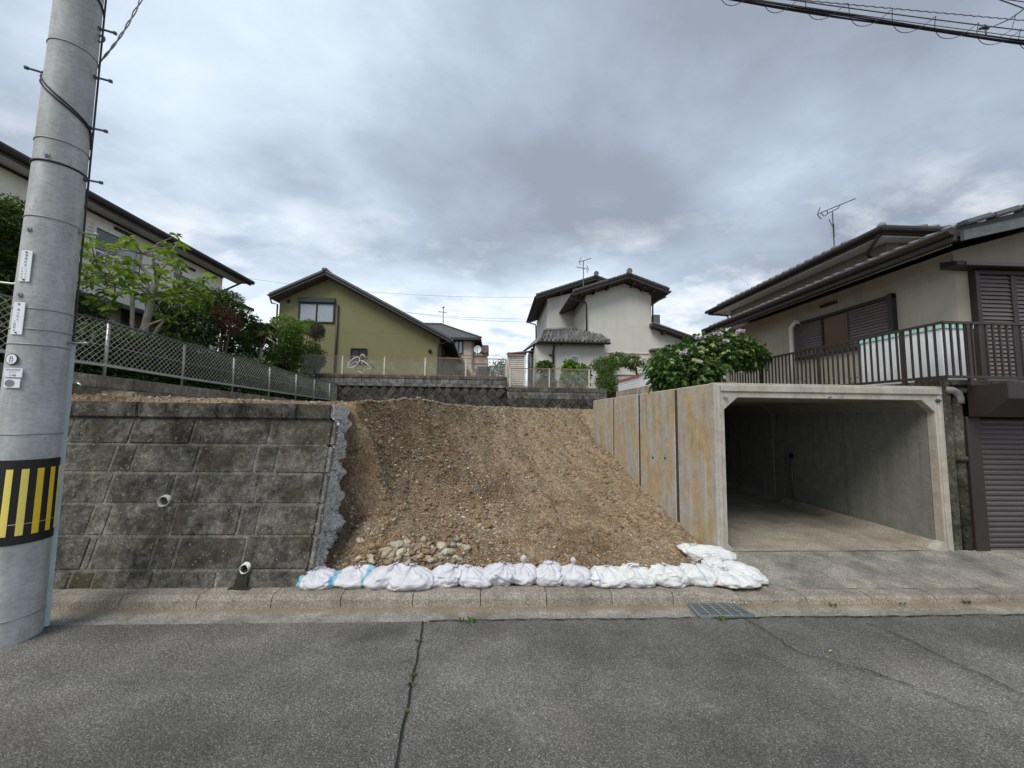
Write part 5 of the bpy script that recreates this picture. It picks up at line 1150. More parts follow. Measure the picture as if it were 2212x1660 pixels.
MB().tube([(XEU + 0.3, YU0 + 0.3, zu + 0.05), (XEU + 2.3, YU0 + 2.3, rz_ - 0.04)], 0.045, 9).build('hip_ridge', M['tile'], th, True)
MB().tube([(XEU + 0.11, YU0 + 0.11, zu + 0.02), (XEU + 0.11, YU0 + 0.11, zu + 0.06), (XEU + 0.11, YU0 + 0.11, zu + 0.11), (XEU + 0.11, YU0 + 0.11, zu + 0.145)], [0.07, 0.085, 0.07, 0.03], 12).build('ridge_end', M['tile_pale'], th, True)
pipe(th, [(XEU, YU0 + 0.05, zu - 0.12), (XU - 0.3, YU0 + 0.5, zu - 0.36), (XU - 0.02, YU0 + 0.62, zu - 0.45)], 0.035, M['brownwood'])
pipe(th, [(XEU + 0.02, YU1 - 0.1, zu - 0.12), (XU - 0.05, YU1 - 0.6, zu - 0.3), (XU - 0.05, YU1 - 0.7, zu - 0.6)], 0.035, M['brownwood'])
# side window with louvred shutters
def sy(x): d = ray((1600 + .3454 * x) * S, 800 * S); return XH * d.y / d.x
zw1 = q6x(1350, 735, XH).z; zw0 = q6x(690, 1150, XH).z
YWs = [sy(676), sy(872), sy(882), sy(1054), sy(1062), sy(1330), sy(1345), sy(1380)]
fw = MB(); fw.box((XH - 0.08, YWs[7], zw1 - 0.03), (XH, YWs[0] + 0.05, zw1 + 0.03)).box((XH - 0.10, YWs[7], zw0 - 0.06), (XH, YWs[0] + 0.05, zw0)).box((XH - 0.10, YWs[7], zw0), (XH, YWs[6], zw1 + 0.05)).box((XH - 0.06, YWs[0], zw0), (XH, YWs[0] + 0.05, zw1)).box((XH - 0.05, YWs[3], zw0), (XH, YWs[4], zw1)).box((XH - 0.05, YWs[2], zw0), (XH, YWs[1], zw1))
wf = fw.build('side_window', M['brownwood'], th)
MB().box((XH - 0.02, YWs[3], zw0), (XH - 0.005, YWs[2], zw1 - 0.03)).build('pane', M['amber'], wf)
def louvre(parent, y0, y1, z0, z1, X):
    n_ = int((z1 - z0) / 0.062); h = (z1 - z0) / n_; L = abs(y1 - y0)
    me = MB().prism([(0, 0, 0), (-0.03, 0, 0.004), (-0.008, 0, h * 0.93), (0, 0, h * 0.93)], (0, L, 0)).mesh('slat'); me.materials.append(M['shutter'])
    for i in range(n_): o = link('slat', me, None, parent); o.location = V3((X, min(y0, y1), z0 + i * h)) - parent_origin(parent)
louvre(wf, YWs[0], YWs[1], zw0, zw1 - 0.03, XH - 0.02); louvre(wf, YWs[4], YWs[5], zw0, zw1 - 0.03, XH - 0.02)
v0 = q6x(860, 805, XH); v1 = q6x(965, 775, XH); MB().box((XH - 0.06, v1.y, v1.z - 0.03), (XH, v0.y, v1.z + 0.03)).build('vent_hood', M['brownwood'], th, bevel=0.008)
# street-side shutter doors
xs0 = q6(1862, 900, YFh).x; zs1 = q6(1900, 600, YFh).z; zs0 = 2.5
fr = MB(); fr.box((xs0, YFh - 0.10, zs0), (xs0 + 0.07, YFh, zs1)).box((xs0, YFh - 0.10, zs1), (9.6, YFh, zs1 + 0.06)).box((xs0 + 0.66, YFh - 0.07, zs0), (xs0 + 0.75, YFh, zs1)).box((xs0 + 1.35, YFh - 0.07, zs0), (xs0 + 1.42, YFh, zs1))
dd = fr.build('shutter_door', M['brownwood'], th)
n_ = 28; h = (zs1 - zs0) / n_; me = MB().prism([(0, 0, 0), (0, -0.032, 0.004), (0, -0.008, h * 0.92), (0, 0, h * 0.92)], (0.59, 0, 0)).mesh('slat'); me.materials.append(M['shutter'])
for x in (xs0 + 0.07, xs0 + 0.755):
    MB().box((x, YFh - 0.03, zs0), (x + 0.59, YFh - 0.001, zs1)).build('panel', M['brownwood'], dd)
    for i in range(n_): o = link('slat', me, None, dd); o.location = V3((x, YFh - 0.031, zs0 + i * h)) - parent_origin(th)
za = q6(1800, 505, YFh - 0.3).z; xa = q6(1790, 500, YFh - 0.3).x
MB().prism([(xa, YFh - 0.24, za - 0.03), (xa, YFh, za - 0.03), (xa, YFh, za + 0.10), (xa, YFh - 0.24, za + 0.04)], (3, 0, 0)).build('awning', M['brownwood'], th, bevel=0.008)
MB().box((xa + 0.16, YFh - 0.252, za - 0.024), (xa + 3, YFh - 0.242, za + 0.034)).build('awning_face', M['shutter'], th)
pp = q6x(655, 950, 7.5); pd = pipe(th, [(7.69, pp.y - 0.12, pp.z + 0.10), (7.55, pp.y - 0.1, pp.z + 0.14), (7.5, pp.y, pp.z + 0.02), (7.5, pp.y, pp.z - 0.1), (7.5, pp.y, 2.42)], 0.055, M['pipe_white'])

# ---- cream two-storey house on the left
lh = thing('two_storey_house', (-13, 12, 2.6), 'cream two-storey house with long dark eaves behind the garden trees', 'house')
XO, XEl = -11.0, -10.45
ea = q1x(740, 470, XEl); eb = q1x(2135, 1322, XEl); zel = (ea.z + eb.z) / 2; yfar = eb.y; ynear = 6.2
cw = q1x(1893, 1300, XO); ycor = cw.y
MB().box((-19, 5.5, 2.0), (XO, ycor, zel - 0.12)).build('wall', M['left_wall'], lh)
MB().slab([(-19, ynear - 1, zel + 2.6), (XEl, ynear - 1, zel), (XEl, yfar, zel), (-19, yfar, zel + 2.6)], 0.14).build('roof', M['darktrim'], lh)
MB().tube([(XEl + 0.05, ynear - 1, zel - 0.06), (XEl + 0.05, yfar + 0.05, zel - 0.06)], 0.09, 8).build('gutter', M['brownwood'], lh)
MB().box((XEl - 0.03, ynear - 1, zel - 0.20), (XEl + 0.015, yfar, zel - 0.01)).build('fascia', M['brownwood'], lh)
MB().box((XO, ynear - 1, zel - 0.155), (XEl - 0.03, yfar - 0.1, zel - 0.125)).build('soffit', M['soffit'], lh)
MB().box((XO, ynear - 1, zel - 0.21), (XO + 0.04, ycor, zel - 0.157)).build('frieze', M['brownwood'], lh)
MB().bar((XO, ycor, zel - 0.75), (XEl + 0.1, ycor + 0.3, zel - 0.22), 0.05, 0.06).build('brace', M['brownwood'], lh)
def sideY(X, Y_, P=XO): p = q1x(X, Y_, P); return p
def left_window(X0, Y0, X1, zlo, panes, gl):
    a = sideY(X0, Y0); b = q1x(X1, Y0, XO); y0_, y1_ = a.y, b.y; z1_ = a.z; z0_ = zlo
    f = MB().box((XO, y0_, z1_ - 0.06), (XO + 0.07, y1_, z1_)).box((XO, y0_, z0_), (XO + 0.07, y1_, z0_ + 0.06)).box((XO, y0_, z0_ + 0.06), (XO + 0.07, y0_ + 0.06, z1_ - 0.06)).box((XO, y1_ - 0.06, z0_ + 0.06), (XO + 0.07, y1_, z1_ - 0.06)).build('window', M['white_paint'], lh)
    for i in range(panes):
        p0_ = y0_ + 0.06 + (y1_ - y0_ - 0.12) * i / panes; p1__ = y0_ + 0.06 + (y1_ - y0_ - 0.12) * (i + 1) / panes
        MB().box((XO + 0.002, p0_ + 0.02, z0_ + 0.06), (XO + 0.03, p1__ - 0.02, z1_ - 0.06)).build('pane', gl[i % len(gl)], f)
    return y0_, y1_, z1_
y0_, y1_, zW = left_window(785, 800, 1200, q1x(1000, 1200, XO).z, 2, (M['glass'], M['glass_pale']))
zba = q1x(800, 985, XO + 0.6).z
bal = MB().bar((XO + 0.35, y0_ - 0.2, zba), (XO + 0.35, y0_ + 2.3, zba), 0.04, 0.04).bar((XO + 0.35, y0_ - 0.2, zba - 0.75), (XO + 0.35, y0_ + 2.3, zba - 0.75), 0.04, 0.04).build('window_rail', M['white_paint'], lh)
for i in range(11): MB().box((XO + 0.335, y0_ - 0.2 + i * 0.25 - 0.012, zba - 0.75), (XO + 0.365, y0_ - 0.2 + i * 0.25 + 0.012, zba)).build('baluster', M['white_paint'], bal)
left_window(1450, 1190, 1760, q1x(1600, 1330, XO).z, 2, (M['glass'], M['glass_pale']))
for X0, Y0, X1 in ((690, 735, 782), (118, 560, 232)):
    a = sideY(X0, Y0); b = q1x(X1, Y0, XO); zz = a.z; hh = 1.0
    sb_ = MB().box((XO + 0.002, a.y, zz - hh), (XO + 0.10, b.y, zz)).build('shutter_box', M['cream'], lh)
    for i in range(9): MB().box((XO + 0.101, a.y + 0.01, zz - hh + 0.01 + i * hh / 9), (XO + 0.115, b.y - 0.01, zz - hh + (i + 0.8) * hh / 9)).build('slat', M['cream'], sb_)
for X0, Y0 in ((970, 830), (1560, 1150)):
    a = sideY(X0, Y0); MB().box((XO, a.y, a.z - 0.06), (XO + 0.06, a.y + 0.5, a.z + 0.02)).build('vent_hood', M['brownwood'], lh)
# ground floor lean-to roof, wall and door
lz = q8x(300, 590, -9.6).z
MB().slab([(XO, 5.5, lz + 0.45), (-9.5, 5.5, lz), (-9.5, 13.5, lz), (XO, 13.5, lz + 0.45)], 0.10).build('lean_to_roof', M['tile'], lh)
MB().box((XO, 5.5, 2.0), (-10.0, 13.2, lz - 0.05)).build('lean_to_wall', M['left_wall'], lh)
a = q8x(482, 700, -9.99); b = q8x(562, 700, -9.99); MB().box((-10.0, a.y, 2.4), (-9.96, b.y, a.z + 0.2)).build('door', M['shutter'], lh)
p = q8x(305, 600, -9.7); pipe(lh, [(p.x, p.y, lz), (p.x, p.y, 2.4)], 0.06, M['pipe_white'])
a = q1x(2165, 1525, -9.9); MB().slab([(-12, a.y - 2.4, a.z + 0.5), (-9.9, a.y - 2.4, a.z), (-9.9, a.y, a.z), (-12, a.y, a.z + 0.5)], 0.12).build('lower_eave', M['darktrim'], lh)
gl_ = MB().box((-19, 4.0, 1.0), (XF - 0.145, YW + 0.29, 2.42)).build('garden_ground', M['garden']); tag(gl_, kind='structure')

# ------------------------------------------------------------------ utility pole
PB = aty(13, 1390, 3.72); PT = aty(172, 0, 3.72)
PX, PYy = PB.x, 3.72; LEAN = (PT.x - PB.x) / PT.z
up_ = thing('utility_pole', (PX, PYy, 0), 'tall grey concrete utility pole with a black and yellow warning band', 'utility pole')
def prad(z): return 0.208 - 0.0078 * z
def pc(z): return Vector((PX + LEAN * z, PYy, z))
cdir = (Vector((0, 0, 0)) - Vector((PX, PYy, 0))).normalized()   # towards the camera
cright = Vector((-cdir.y, cdir.x, 0))                             # to the camera's right
def pp_(az, z, off=0.0):                                          # az degrees from facing the camera, + to the right
    a = R(az); d = cdir * math.cos(a) + cright * math.sin(a); return pc(z) + d * (prad(z) + off)
def shell(z0, z1, a0, a1, off, n=48, nz=2):
    V = []; m = MB(); full = abs(a1 - a0) >= 359.9; k_ = n if full else n + 1
    for j in range(nz + 1):
        z = z0 + (z1 - z0) * j / nz
        for i in range(k_): V.append(pp_(a0 + (a1 - a0) * i / n, z, off))
    m.add(V, [(j * k_ + i, j * k_ + (i + 1) % k_, (j + 1) * k_ + (i + 1) % k_, (j + 1) * k_ + i) for j in range(nz) for i in range(n)]); return m
shell(-0.1, 10.5, 0, 360, 0, 64, 40).build('shaft', M['pole'], up_, True)
def zat(y, az=0):                                                 # height on the pole face seen at photo row y
    lo, hi = 0.0, 10.0
    for _ in range(40):
        m_ = (lo + hi) / 2; p = pp_(az, m_); q = p - _c0; yy = CY - FD * q.dot(_up) / q.dot(_fw)
        if yy > y * S: lo = m_
        else: hi = m_
    return lo
def ring(z, r, mat_, name='steel_band'):
    pts = [pp_(a, z, 0.002) for a in range(0, 361, 10)]; return MB().tube(pts, r, 6, caps=False).build(name, mat_, up_, True)
for y in (103, 327, 506, 715, 762, 797, 1003, 1211, 1435): ring(zat(y), 0.006, M['steel'])
ring(zat(379), 0.011, M['black'], 'cable_tie')
zb1, zb0_ = zat(1062), zat(1258)
shell(zb0_, zb1, 0, 360, 0.005, 64, 1).build('warning_band', M['bandblack'], up_)
zs1_, zs0_ = zat(1083), zat(1237)
for i, az in enumerate(range(-150, 151, 25)):
    st = shell(zs0_, zs1_, az - 6, az + 6, 0.008, 4, 1).build('warning_stripe', M['yellow'] if i % 4 in (0, 3) else M['yellowpale'], up_)
# steps
def bolt(y, az, L=0.11, mat_=None):
    z = zat(y, az); a = R(az); d = cdir * math.cos(a) + cright * math.sin(a); p = pp_(az, z, -0.02)
    MB().tube([p, p + d * (L + 0.02), p + d * (L + 0.022), p + d * (L + 0.045)], [0.010, 0.010, 0.017, 0.017], 8).tube([p, p + d * 0.035], 0.020, 8).build('step_bolt', mat_ or M['steeldark'], up_)
for y in (66, 178, 295, 415): bolt(y, 62)
bolt(536, 62, mat_=M['steel']); bolt(791, 62, mat_=M['steel']); bolt(170, -112); bolt(657, -112, mat_=M['galv'])
# earth-wire cover down the right edge, and cables
pts = [pp_(88, z, 0.010) for z in np.linspace(0.02, zat(795, 80), 14)]
m = MB()
for a, b in zip(pts[:-1], pts[1:]): m.bar(a, b, 0.05, 0.042, up=cright)
m.build('wire_cover', M['cover'], up_)
MB().tube([pp_(86, z, 0.012) for z in np.linspace(zat(795, 80), 10.4, 30)], 0.008, 6).build('earth_wire', M['cable'], up_)
for o_ in (0, 0.05):
    z0, z1 = zat(178, -80) + o_, zat(300, 55) + o_ * 0.4
    MB().tube([pp_(-98 + (62 + 98) * t, z0 + (z1 - z0) * t - 0.05 * math.sin(t * 3.14), 0.010) for t in np.linspace(0, 1, 24)], 0.0075, 6).build('lead_cable', M['cable'], up_)
MB().tube([pp_(62 + 24 * t, zat(300, 55) + (zat(345, 80) - zat(300, 55)) * t, 0.010) for t in np.linspace(0, 1, 8)], 0.010, 6).build('lead_cable', M['cable'], up_)
zc1 = zat(66, 62) - 0.1
MB().tube([pp_(64, zc1, 0.02) + Vector((0.035 * math.sin(a), 0, 0.035 * math.cos(a))) for a in np.linspace(0, 6.28, 14)], 0.008, 6).build('eye_ring', M['steeldark'], up_)
MB().tube([pp_(20 + 68 * t, zat(-25, 20) + (zat(40, 88) - zat(-25, 20)) * t, 0.01) for t in np.linspace(0, 1, 10)], 0.008, 6).build('lead_cable', M['cable'], up_)
# plates
def plate(xc, y0, y1, wpx, name, tilt=0):
    """white plate centred at photo column xc between rows y0..y1"""
    az = 0; best = 1e9
    for a in range(-85, 86):
        q = pp_(a, (zat(y0) + zat(y1)) / 2) - _c0; xx = (CX + FD * q.dot(_rt) / q.dot(_fw)) / S
        if abs(xx - xc) < best: best, az = abs(xx - xc), a
    z1_, z0_ = zat(y0, az), zat(y1, az); c = pp_(az, (z0_ + z1_) / 2, 0.010); a = R(az); nrm = cdir * math.cos(a) + cright * math.sin(a); tan = Vector((-nrm.y, nrm.x, 0))
    # width in metres: measured along the tangent as seen
    q0 = c - _c0; q1 = c + tan * 0.01 - _c0; s_ = abs((q1.dot(_rt) / q1.dot(_fw) - q0.dot(_rt) / q0.dot(_fw)) * FD / S); w = wpx / s_ * 0.01; h = z1_ - z0_
    upv = Vector((LEAN, 0, 1)).normalized()
    m = MB().hexa([c + tan * (sx * w / 2) + upv * (sz * h / 2) + nrm * o for o in (-0.006, 0.0) for sx, sz in ((-1, -1), (1, -1), (1, 1), (-1, 1))])
    return m.build(name, M['plate'], up_, bevel=0.0015), c, tan, upv, nrm, w, h
def text_on(par, body, c, tan, upv, nrm, cx, cz, size, mat_=None):
    cu = bpy.data.curves.new('t', 'FONT'); cu.body = body; cu.size = size; cu.align_x = 'CENTER'; cu.align_y = 'CENTER'; cu.resolution_u = 2
    ob = bpy.data.objects.new('t', cu); col.objects.link(ob); bpy.context.view_layer.update()
    me = bpy.data.meshes.new_from_object(ob.evaluated_get(bpy.context.evaluated_depsgraph_get())); bpy.data.objects.remove(ob, do_unlink=True)
    base = c + nrm * 0.002 + tan * cx + upv * cz - parent_origin(par)
    for v in me.vertices: v.co = base + tan * v.co.x + upv * v.co.y
    me.materials.clear(); me.materials.append(mat_ or M['ink']); o = link('lettering', me, None, par); return o
P1 = plate(62, 580, 651, 26, 'number_plate'); a_ = P1[1:5]; w, h = P1[5:]
for i, ch in enumerate('東郷町支'): text_on(P1[0], ch, *a_, w * 0.02, h * (0.33 - 0.105 * i), h * 0.085)
for i, ch in enumerate('17857'): text_on(P1[0], ch, *a_, w * 0.12, h * (-0.09 - 0.085 * i), h * 0.075, M['inkgrey'])
for i, ch in enumerate('1000'): text_on(P1[0], ch, *a_, -w * 0.22, h * (-0.09 - 0.095 * i), h * 0.085, M['inkgrey'])
P2 = plate(44, 699, 773, 27, 'number_plate'); a_ = P2[1:5]; w, h = P2[5:]
for i, ch in enumerate('東U住0'): text_on(P2[0], ch, *a_, 0, h * (0.26 - 0.10 * i), h * 0.08)
for i, ch in enumerate('1日日4'): text_on(P2[0], ch, *a_, -w * 0.2, h * (-0.10 - 0.09 * i), h * 0.085)
for P_ in (P1, P2):
    for sz in (0.44, -0.44): c = P_[1] + P_[3] * (P_[6] * sz); MB().tube([c, c + P_[4] * 0.006], 0.007, 8).build('rivet', M['ink'], P_[0])
P3 = plate(33, 851, 872, 43, 'number_plate'); a_ = P3[1:5]; w, h = P3[5:]
text_on(P3[0], '西日本電信電話', *a_, 0, h * 0.32, h * 0.19); text_on(P3[0], '本  町  日', *a_, 0, h * 0.06, h * 0.17); text_on(P3[0], '1-46', *a_, 0, -h * 0.27, h * 0.36)
P4 = plate(30, 875, 896, 38, 'sticker'); c = P4[1] + P4[4] * 0.002 - P4[2] * (P4[5] * 0.12)
MB().add([c + P4[2] * (P4[5] * 0.30 * math.cos(t)) + P4[3] * (P4[6] * 0.40 * math.sin(t)) for t in np.linspace(0, 6.28, 13)[:-1]], [tuple(range(12))]).build('print', M['inkgrey'], P4[0])
az = -48; zc0 = zat(830, -48); c = pp_(az, zc0, 0.004); a = R(az); nrm = cdir * math.cos(a) + cright * math.sin(a); tan = Vector((-nrm.y, nrm.x, 0))
bd = MB().tube([c, c + nrm * 0.006], 0.050, 24).build('round_badge', M['ink'], up_)
MB().tube([c, c + nrm * 0.008], 0.043, 24).build('badge_face', M['plate'], bd)
text_on(bd, '日', c + nrm * 0.007, tan, Vector((0, 0, 1)), nrm, 0, -0.014, 0.045); text_on(bd, 'o', c + nrm * 0.007, tan, Vector((0, 0, 1)), nrm, 0, 0.02, 0.05)
for y, az in ((358, -30), (530, -48), (681, -50)):
    c = pp_(az, zat(y, az), 0); a = R(az); nrm = cdir * math.cos(a) + cright * math.sin(a); MB().tube([c, c + nrm * 0.012], 0.022, 12).tube([c, c + nrm * 0.022], 0.010, 8).build('insert_bolt', M['steel'], up_)
# service drop leaving the pole
A = pp_(92, zat(140, 85), 0.01); Bq = _c0 + ray(300, 0) * 4.6; dw = MB()
for ph in (0, 3.14):
    dw.tube([A.lerp(Bq + (Bq - A) * 0.5, t) + Vector((0, 0, -0.10 * math.sin(min(1, t * 1.2) * 3.14))) + Vector((0.006 * math.cos(t * 26 + ph), 0, 0.006 * math.sin(t * 26 + ph))) * (1 + 2.5 * t) for t in np.linspace(0, 1, 60)], 0.006, 5)
o = dw.build('service_wire', M['cablegrey']); tag(o, 'thin twisted service wire rising from the utility pole', 'wire')

# ------------------------------------------------------------------ overhead cable bundle, upper right
YO = 6.2
oc = thing('overhead_cable', (8, YO, 8), 'thick black overhead cable bundle with spiral hanger at the upper right', 'cable')
def cz(x, y): return aty(x * S, y * S, YO)
A = cz(1655, -6); B = cz(2364, 101); dirv = (B - A); 
def cpt(t, dz=0, dy=0): p = A.lerp(B, t); return p + Vector((0, dy, dz + 0.10 * (t - 0.5) ** 2))
T_ = np.linspace(-0.55, 1.35, 40)
for i in range(5): MB().tube([cpt(t, 0.02 * math.cos(i * 1.26) + 0.012 * math.sin(t * 9 + i), 0.025 * math.sin(i * 1.26)) for t in T_], 0.014 if i < 3 else 0.010, 6).build('cable', M['cable'], oc, True)
MB().tube([cpt(t, 0.16 + 0.10 * (t - 0.2)) for t in T_], 0.010, 6).build('messenger_wire', M['cablegrey'], oc, True)
MB().tube([cpt(t, 0.09 + 0.05 * t, 0.03) for t in T_], 0.007, 6).build('cable', M['cablegrey'], oc, True)
L = dirv.length; sp = []
for t in np.linspace(-0.5, 1.3, 420):
    ph = 2 * math.pi * t * L / 0.83; sp.append(cpt(t, 0.06 + 0.13 * math.cos(ph), 0.13 * math.sin(ph)))
MB().tube(sp, 0.0055, 5).build('spiral_hanger', M['cable'], oc, True)
cl_ = cz(2275, 66); MB().tube([cl_ + Vector((-0.12, 0, -0.02)), cl_ + Vector((-0.04, 0, 0.03)), cl_ + Vector((0.06, 0, 0.0))], [0.02, 0.04, 0.025], 8).tube([cl_, cl_ + Vector((0, 0, -0.15))], 0.012, 6).build('wire_clamp', M['steeldark'], oc, True)
Ag = cz(1840, 0); Bg = cz(2364, 48); o = MB().tube([Ag.lerp(Bg, t) + Vector((0, 0, 0.008 * math.sin(t * 160))) for t in np.linspace(-0.6, 1.4, 220)], 0.008, 5).build('overhead_wire', M['cablegrey']); tag(o, 'single twisted thin wire above the thick overhead cable bundle', 'wire')
o = MB().tube([cz(2290, 63), cz(2330, 45), cz(2345, 35), cz(2420, -20)], [0.008, 0.012, 0.016, 0.008], 6).tube([cz(2345, 35), cz(2335, 70), cz(2310, 84)], 0.006, 5).build('guy_wire', M['cablegrey']); tag(o, 'short dark guy wire clamped to the overhead cable bundle', 'wire')
o = MB().tube([cz(2270, -14), cz(2364, 20), cz(2480, 60)], 0.010, 5).tube([cz(2290, -6), cz(2364, 5), cz(2480, 24)], 0.008, 5).build('corner_wire', M['cablegrey']); tag(o, 'pair of wires crossing the upper right corner of the photo', 'wire')
YP = 46.0
def farwire(xa, ya, xb, yb, nm, lab):
    a = aty(xa, ya, YP); b = aty(xb, yb, YP); o = MB().tube([a + (b - a) * t + Vector((0, 0, 0.8 * (t - 0.5) ** 2)) for t in np.linspace(-0.9, 1.9, 24)], 0.015, 5).build(nm, M['cablegrey']); tag(o, lab, 'wire')
farwire(820, 636, 1150, 646, 'power_line', 'highest thin power line across the sky between the two rear houses')
farwire(890, 680, 1150, 693, 'power_line', 'middle thin power line behind the white house, under the highest one')
farwire(930, 686, 1150, 699, 'power_line', 'lowest of the thin power lines behind the white house')

# ------------------------------------------------------------------ sandbags
def sandbag(name_mat, w, d, h, seed, neck=None, ear=0.0, lean=0.0, name='sandbag'):
    """filled sack: flat bottom, lumpy sides, cloth gathered into a tied neck"""
    r_ = random.Random(seed); nu, nv = 72, 40; V = []
    nx_, ny_ = (neck[0], neck[1]) if neck else (0, 0); nh = neck[2] if neck else 0.0
    ph = [r_.uniform(0, 6.28) for _ in range(6)]; kf = [9, 13, 17]
    for j in range(nv + 1):
        v = j / nv
        for i in range(nu):
            u = 2 * math.pi * i / nu; cu, su = math.cos(u), math.sin(u)
            ex = 0.78
            bx_, by_ = math.copysign(abs(cu) ** ex, cu), math.copysign(abs(su) ** ex, su)
            if v < 0.86:
                th_ = (v / 0.86) * math.pi * 0.80; rr_ = math.sin(max(0.02, th_)) ** 0.42 if th_ < math.pi / 2 else math.sin(th_) ** 0.8
                z = h * (0.44 - 0.52 * math.cos(th_))
                if th_ < math.pi / 2: z = max(z, 0) if True else z
                x, y = bx_ * rr_ * w / 2, by_ * rr_ * d / 2
                e_ = max(0, abs(cu) - 0.55) / 0.45
                x += math.copysign(ear * w * e_ ** 2 * max(0, 1 - abs(v - 0.28) * 4), cu); 
                f = max(0, (v - 0.42) / 0.44) ** 1.3
                cx_, cy_ = nx_ * f, ny_ * f; x, y = x + cx_, y + cy_
            else:
                t = (v - 0.86) / 0.14; r0 = math.sin(math.pi * 0.80) ** 0.85
                z0_ = h * (0.44 + 0.52 * 0.809)
                rn = 0.022; fl_ = 0.017 + 0.026 * max(0.0, math.sin((t - 0.5) / 0.5 * math.pi))
                s_ = max(0, 1 - t * 2.6) ** 0.8
                rx_ = r0 * w / 2 * s_ + fl_ * (1 - s_); ry_ = r0 * d / 2 * s_ + fl_ * (1 - s_)
                if t > 0.98: rx_ = ry_ = 0.008
                x, y = cu * rx_ + nx_ * (1 + 0.2 * t), su * ry_ + ny_; z = z0_ + h * 0.16 * min(1, t * 2.6) + nh * max(0, t - 0.38) / 0.62
            fold = max(0, v - 0.35) ** 1.2 * (1 if v < 0.93 else 0.35)
            wr = sum((1.0 - 2.0 * abs(math.sin(0.5 * (k__ * u + ph[q_] + 3.0 * fbm(math.cos(u) * 1.5 + seed, math.sin(u) * 1.5, v * 2)))) ** 0.7) / (q_ + 1.2) for q_, k__ in enumerate(kf))
            rad = math.hypot(x - nx_, y - ny_) + 1e-6
            a_ = 0.036 * fold * wr * min(1, rad / 0.05)
            lump = 0.030 * fbm(x * 5 + seed * 3.1, y * 5, z * 6, 3) - 0.022 * max(0.0, 0.22 - abs(fbm(x * 6 + seed, y * 6, z * 9 + seed, 2))) * 3.5 + 0.006 * fbm(x * 24, y * 24 + seed, z * 24, 3)
            x += (x - nx_) / rad * a_; y += (y - ny_) / rad * a_
            x += cu * lump; y += su * lump; z += (0.020 * fbm(x * 7 + seed, y * 7, 3.3) + a_ * 0.7) * (1 if z > 0.03 else 0)
            V.append((x + lean * z, y, max(z, 0.0 if v < 0.5 else 0.01)))
    Fs = [(j * nu + i, j * nu + (i + 1) % nu, (j + 1) * nu + (i + 1) % nu, (j + 1) * nu + i) for j in range(nv) for i in range(nu)]
    me = bpy.data.meshes.new(name); me.from_pydata(V, [], Fs); me.shade_smooth(); me.materials.append(M[name_mat]); return link(name, me, None)
bags = [  # x0, x1 (sheet), y bottom, height, material, neck(dx, dy, extra), ear, label
 (632, 724, 1275, 0.205, 'bagblue', (-0.06, 0.05, 0.02), 0.10, 'leftmost lilac sandbag with blue printed ends, touching the broken wall'),
 (703, 797, 1274, 0.20, 'bagblue', (0.02, 0.08, 0.0), 0.10, 'second lilac sandbag from the broken wall, with a bright blue left end'),
 (775, 868, 1276, 0.255, 'bag', (0.10, 0.04, 0.02), 0.06, 'plump lilac sandbag right of the two blue-ended sandbags'),
 (833, 938, 1281, 0.245, 'bag', (-0.02, 0.06, 0.03), 0.12, 'wide lilac sandbag sagging farthest onto the kerb, fourth from the broken wall'),
 (920, 994, 1271, 0.245, 'bag', (0.09, 0.0, 0.02), 0.02, 'round lilac sandbag, fifth from the broken wall'),
 (982, 1062, 1274, 0.225, 'bag', (-0.07, 0.02, 0.0), 0.05, 'slumped lilac sandbag, sixth from the broken wall'),
 (1038, 1112, 1269, 0.265, 'bag', (0.06, 0.0, 0.02), 0.03, 'lilac sandbag leaning left of the first upright-knotted sandbag'),
 (1102, 1168, 1268, 0.245, 'bag', (-0.01, 0.02, 0.10), 0.02, 'lilac sandbag with the tallest upright knotted neck'),
 (1157, 1224, 1270, 0.25, 'bag', (0.02, 0.03, 0.03), 0.03, 'lilac sandbag squeezed between the two sandbags with upright necks'),
 (1208, 1284, 1271, 0.25, 'bag', (0.0, 0.0, 0.085), 0.0, 'last lilac sandbag with an upright looped neck beside the whiter bags'),
 (1280, 1368, 1273, 0.225, 'bagwhite3', (-0.01, 0.05, 0.02), 0.04, 'first pure white sandbag with blue stripe at its left edge'),
 (1346, 1432, 1274, 0.25, 'bagwhite', (-0.06, 0.02, 0.02), 0.03, 'white sandbag with a loose rope loop at its neck'),
 (1420, 1502, 1271, 0.245, 'bagwhite2', (-0.06, 0.02, 0.035), 0.05, 'white sandbag with bunched neck, third of the white ones'),
 (1484, 1564, 1270, 0.25, 'bagwhite', (-0.03, 0.02, 0.03), 0.03, 'white sandbag with blue line just left of the corner of the row'),
 (1558, 1652, 1274, 0.18, 'bagwhite2', (-0.07, 0.10, 0.0), 0.16, 'flat pointed white sandbag at the street corner of the row')]
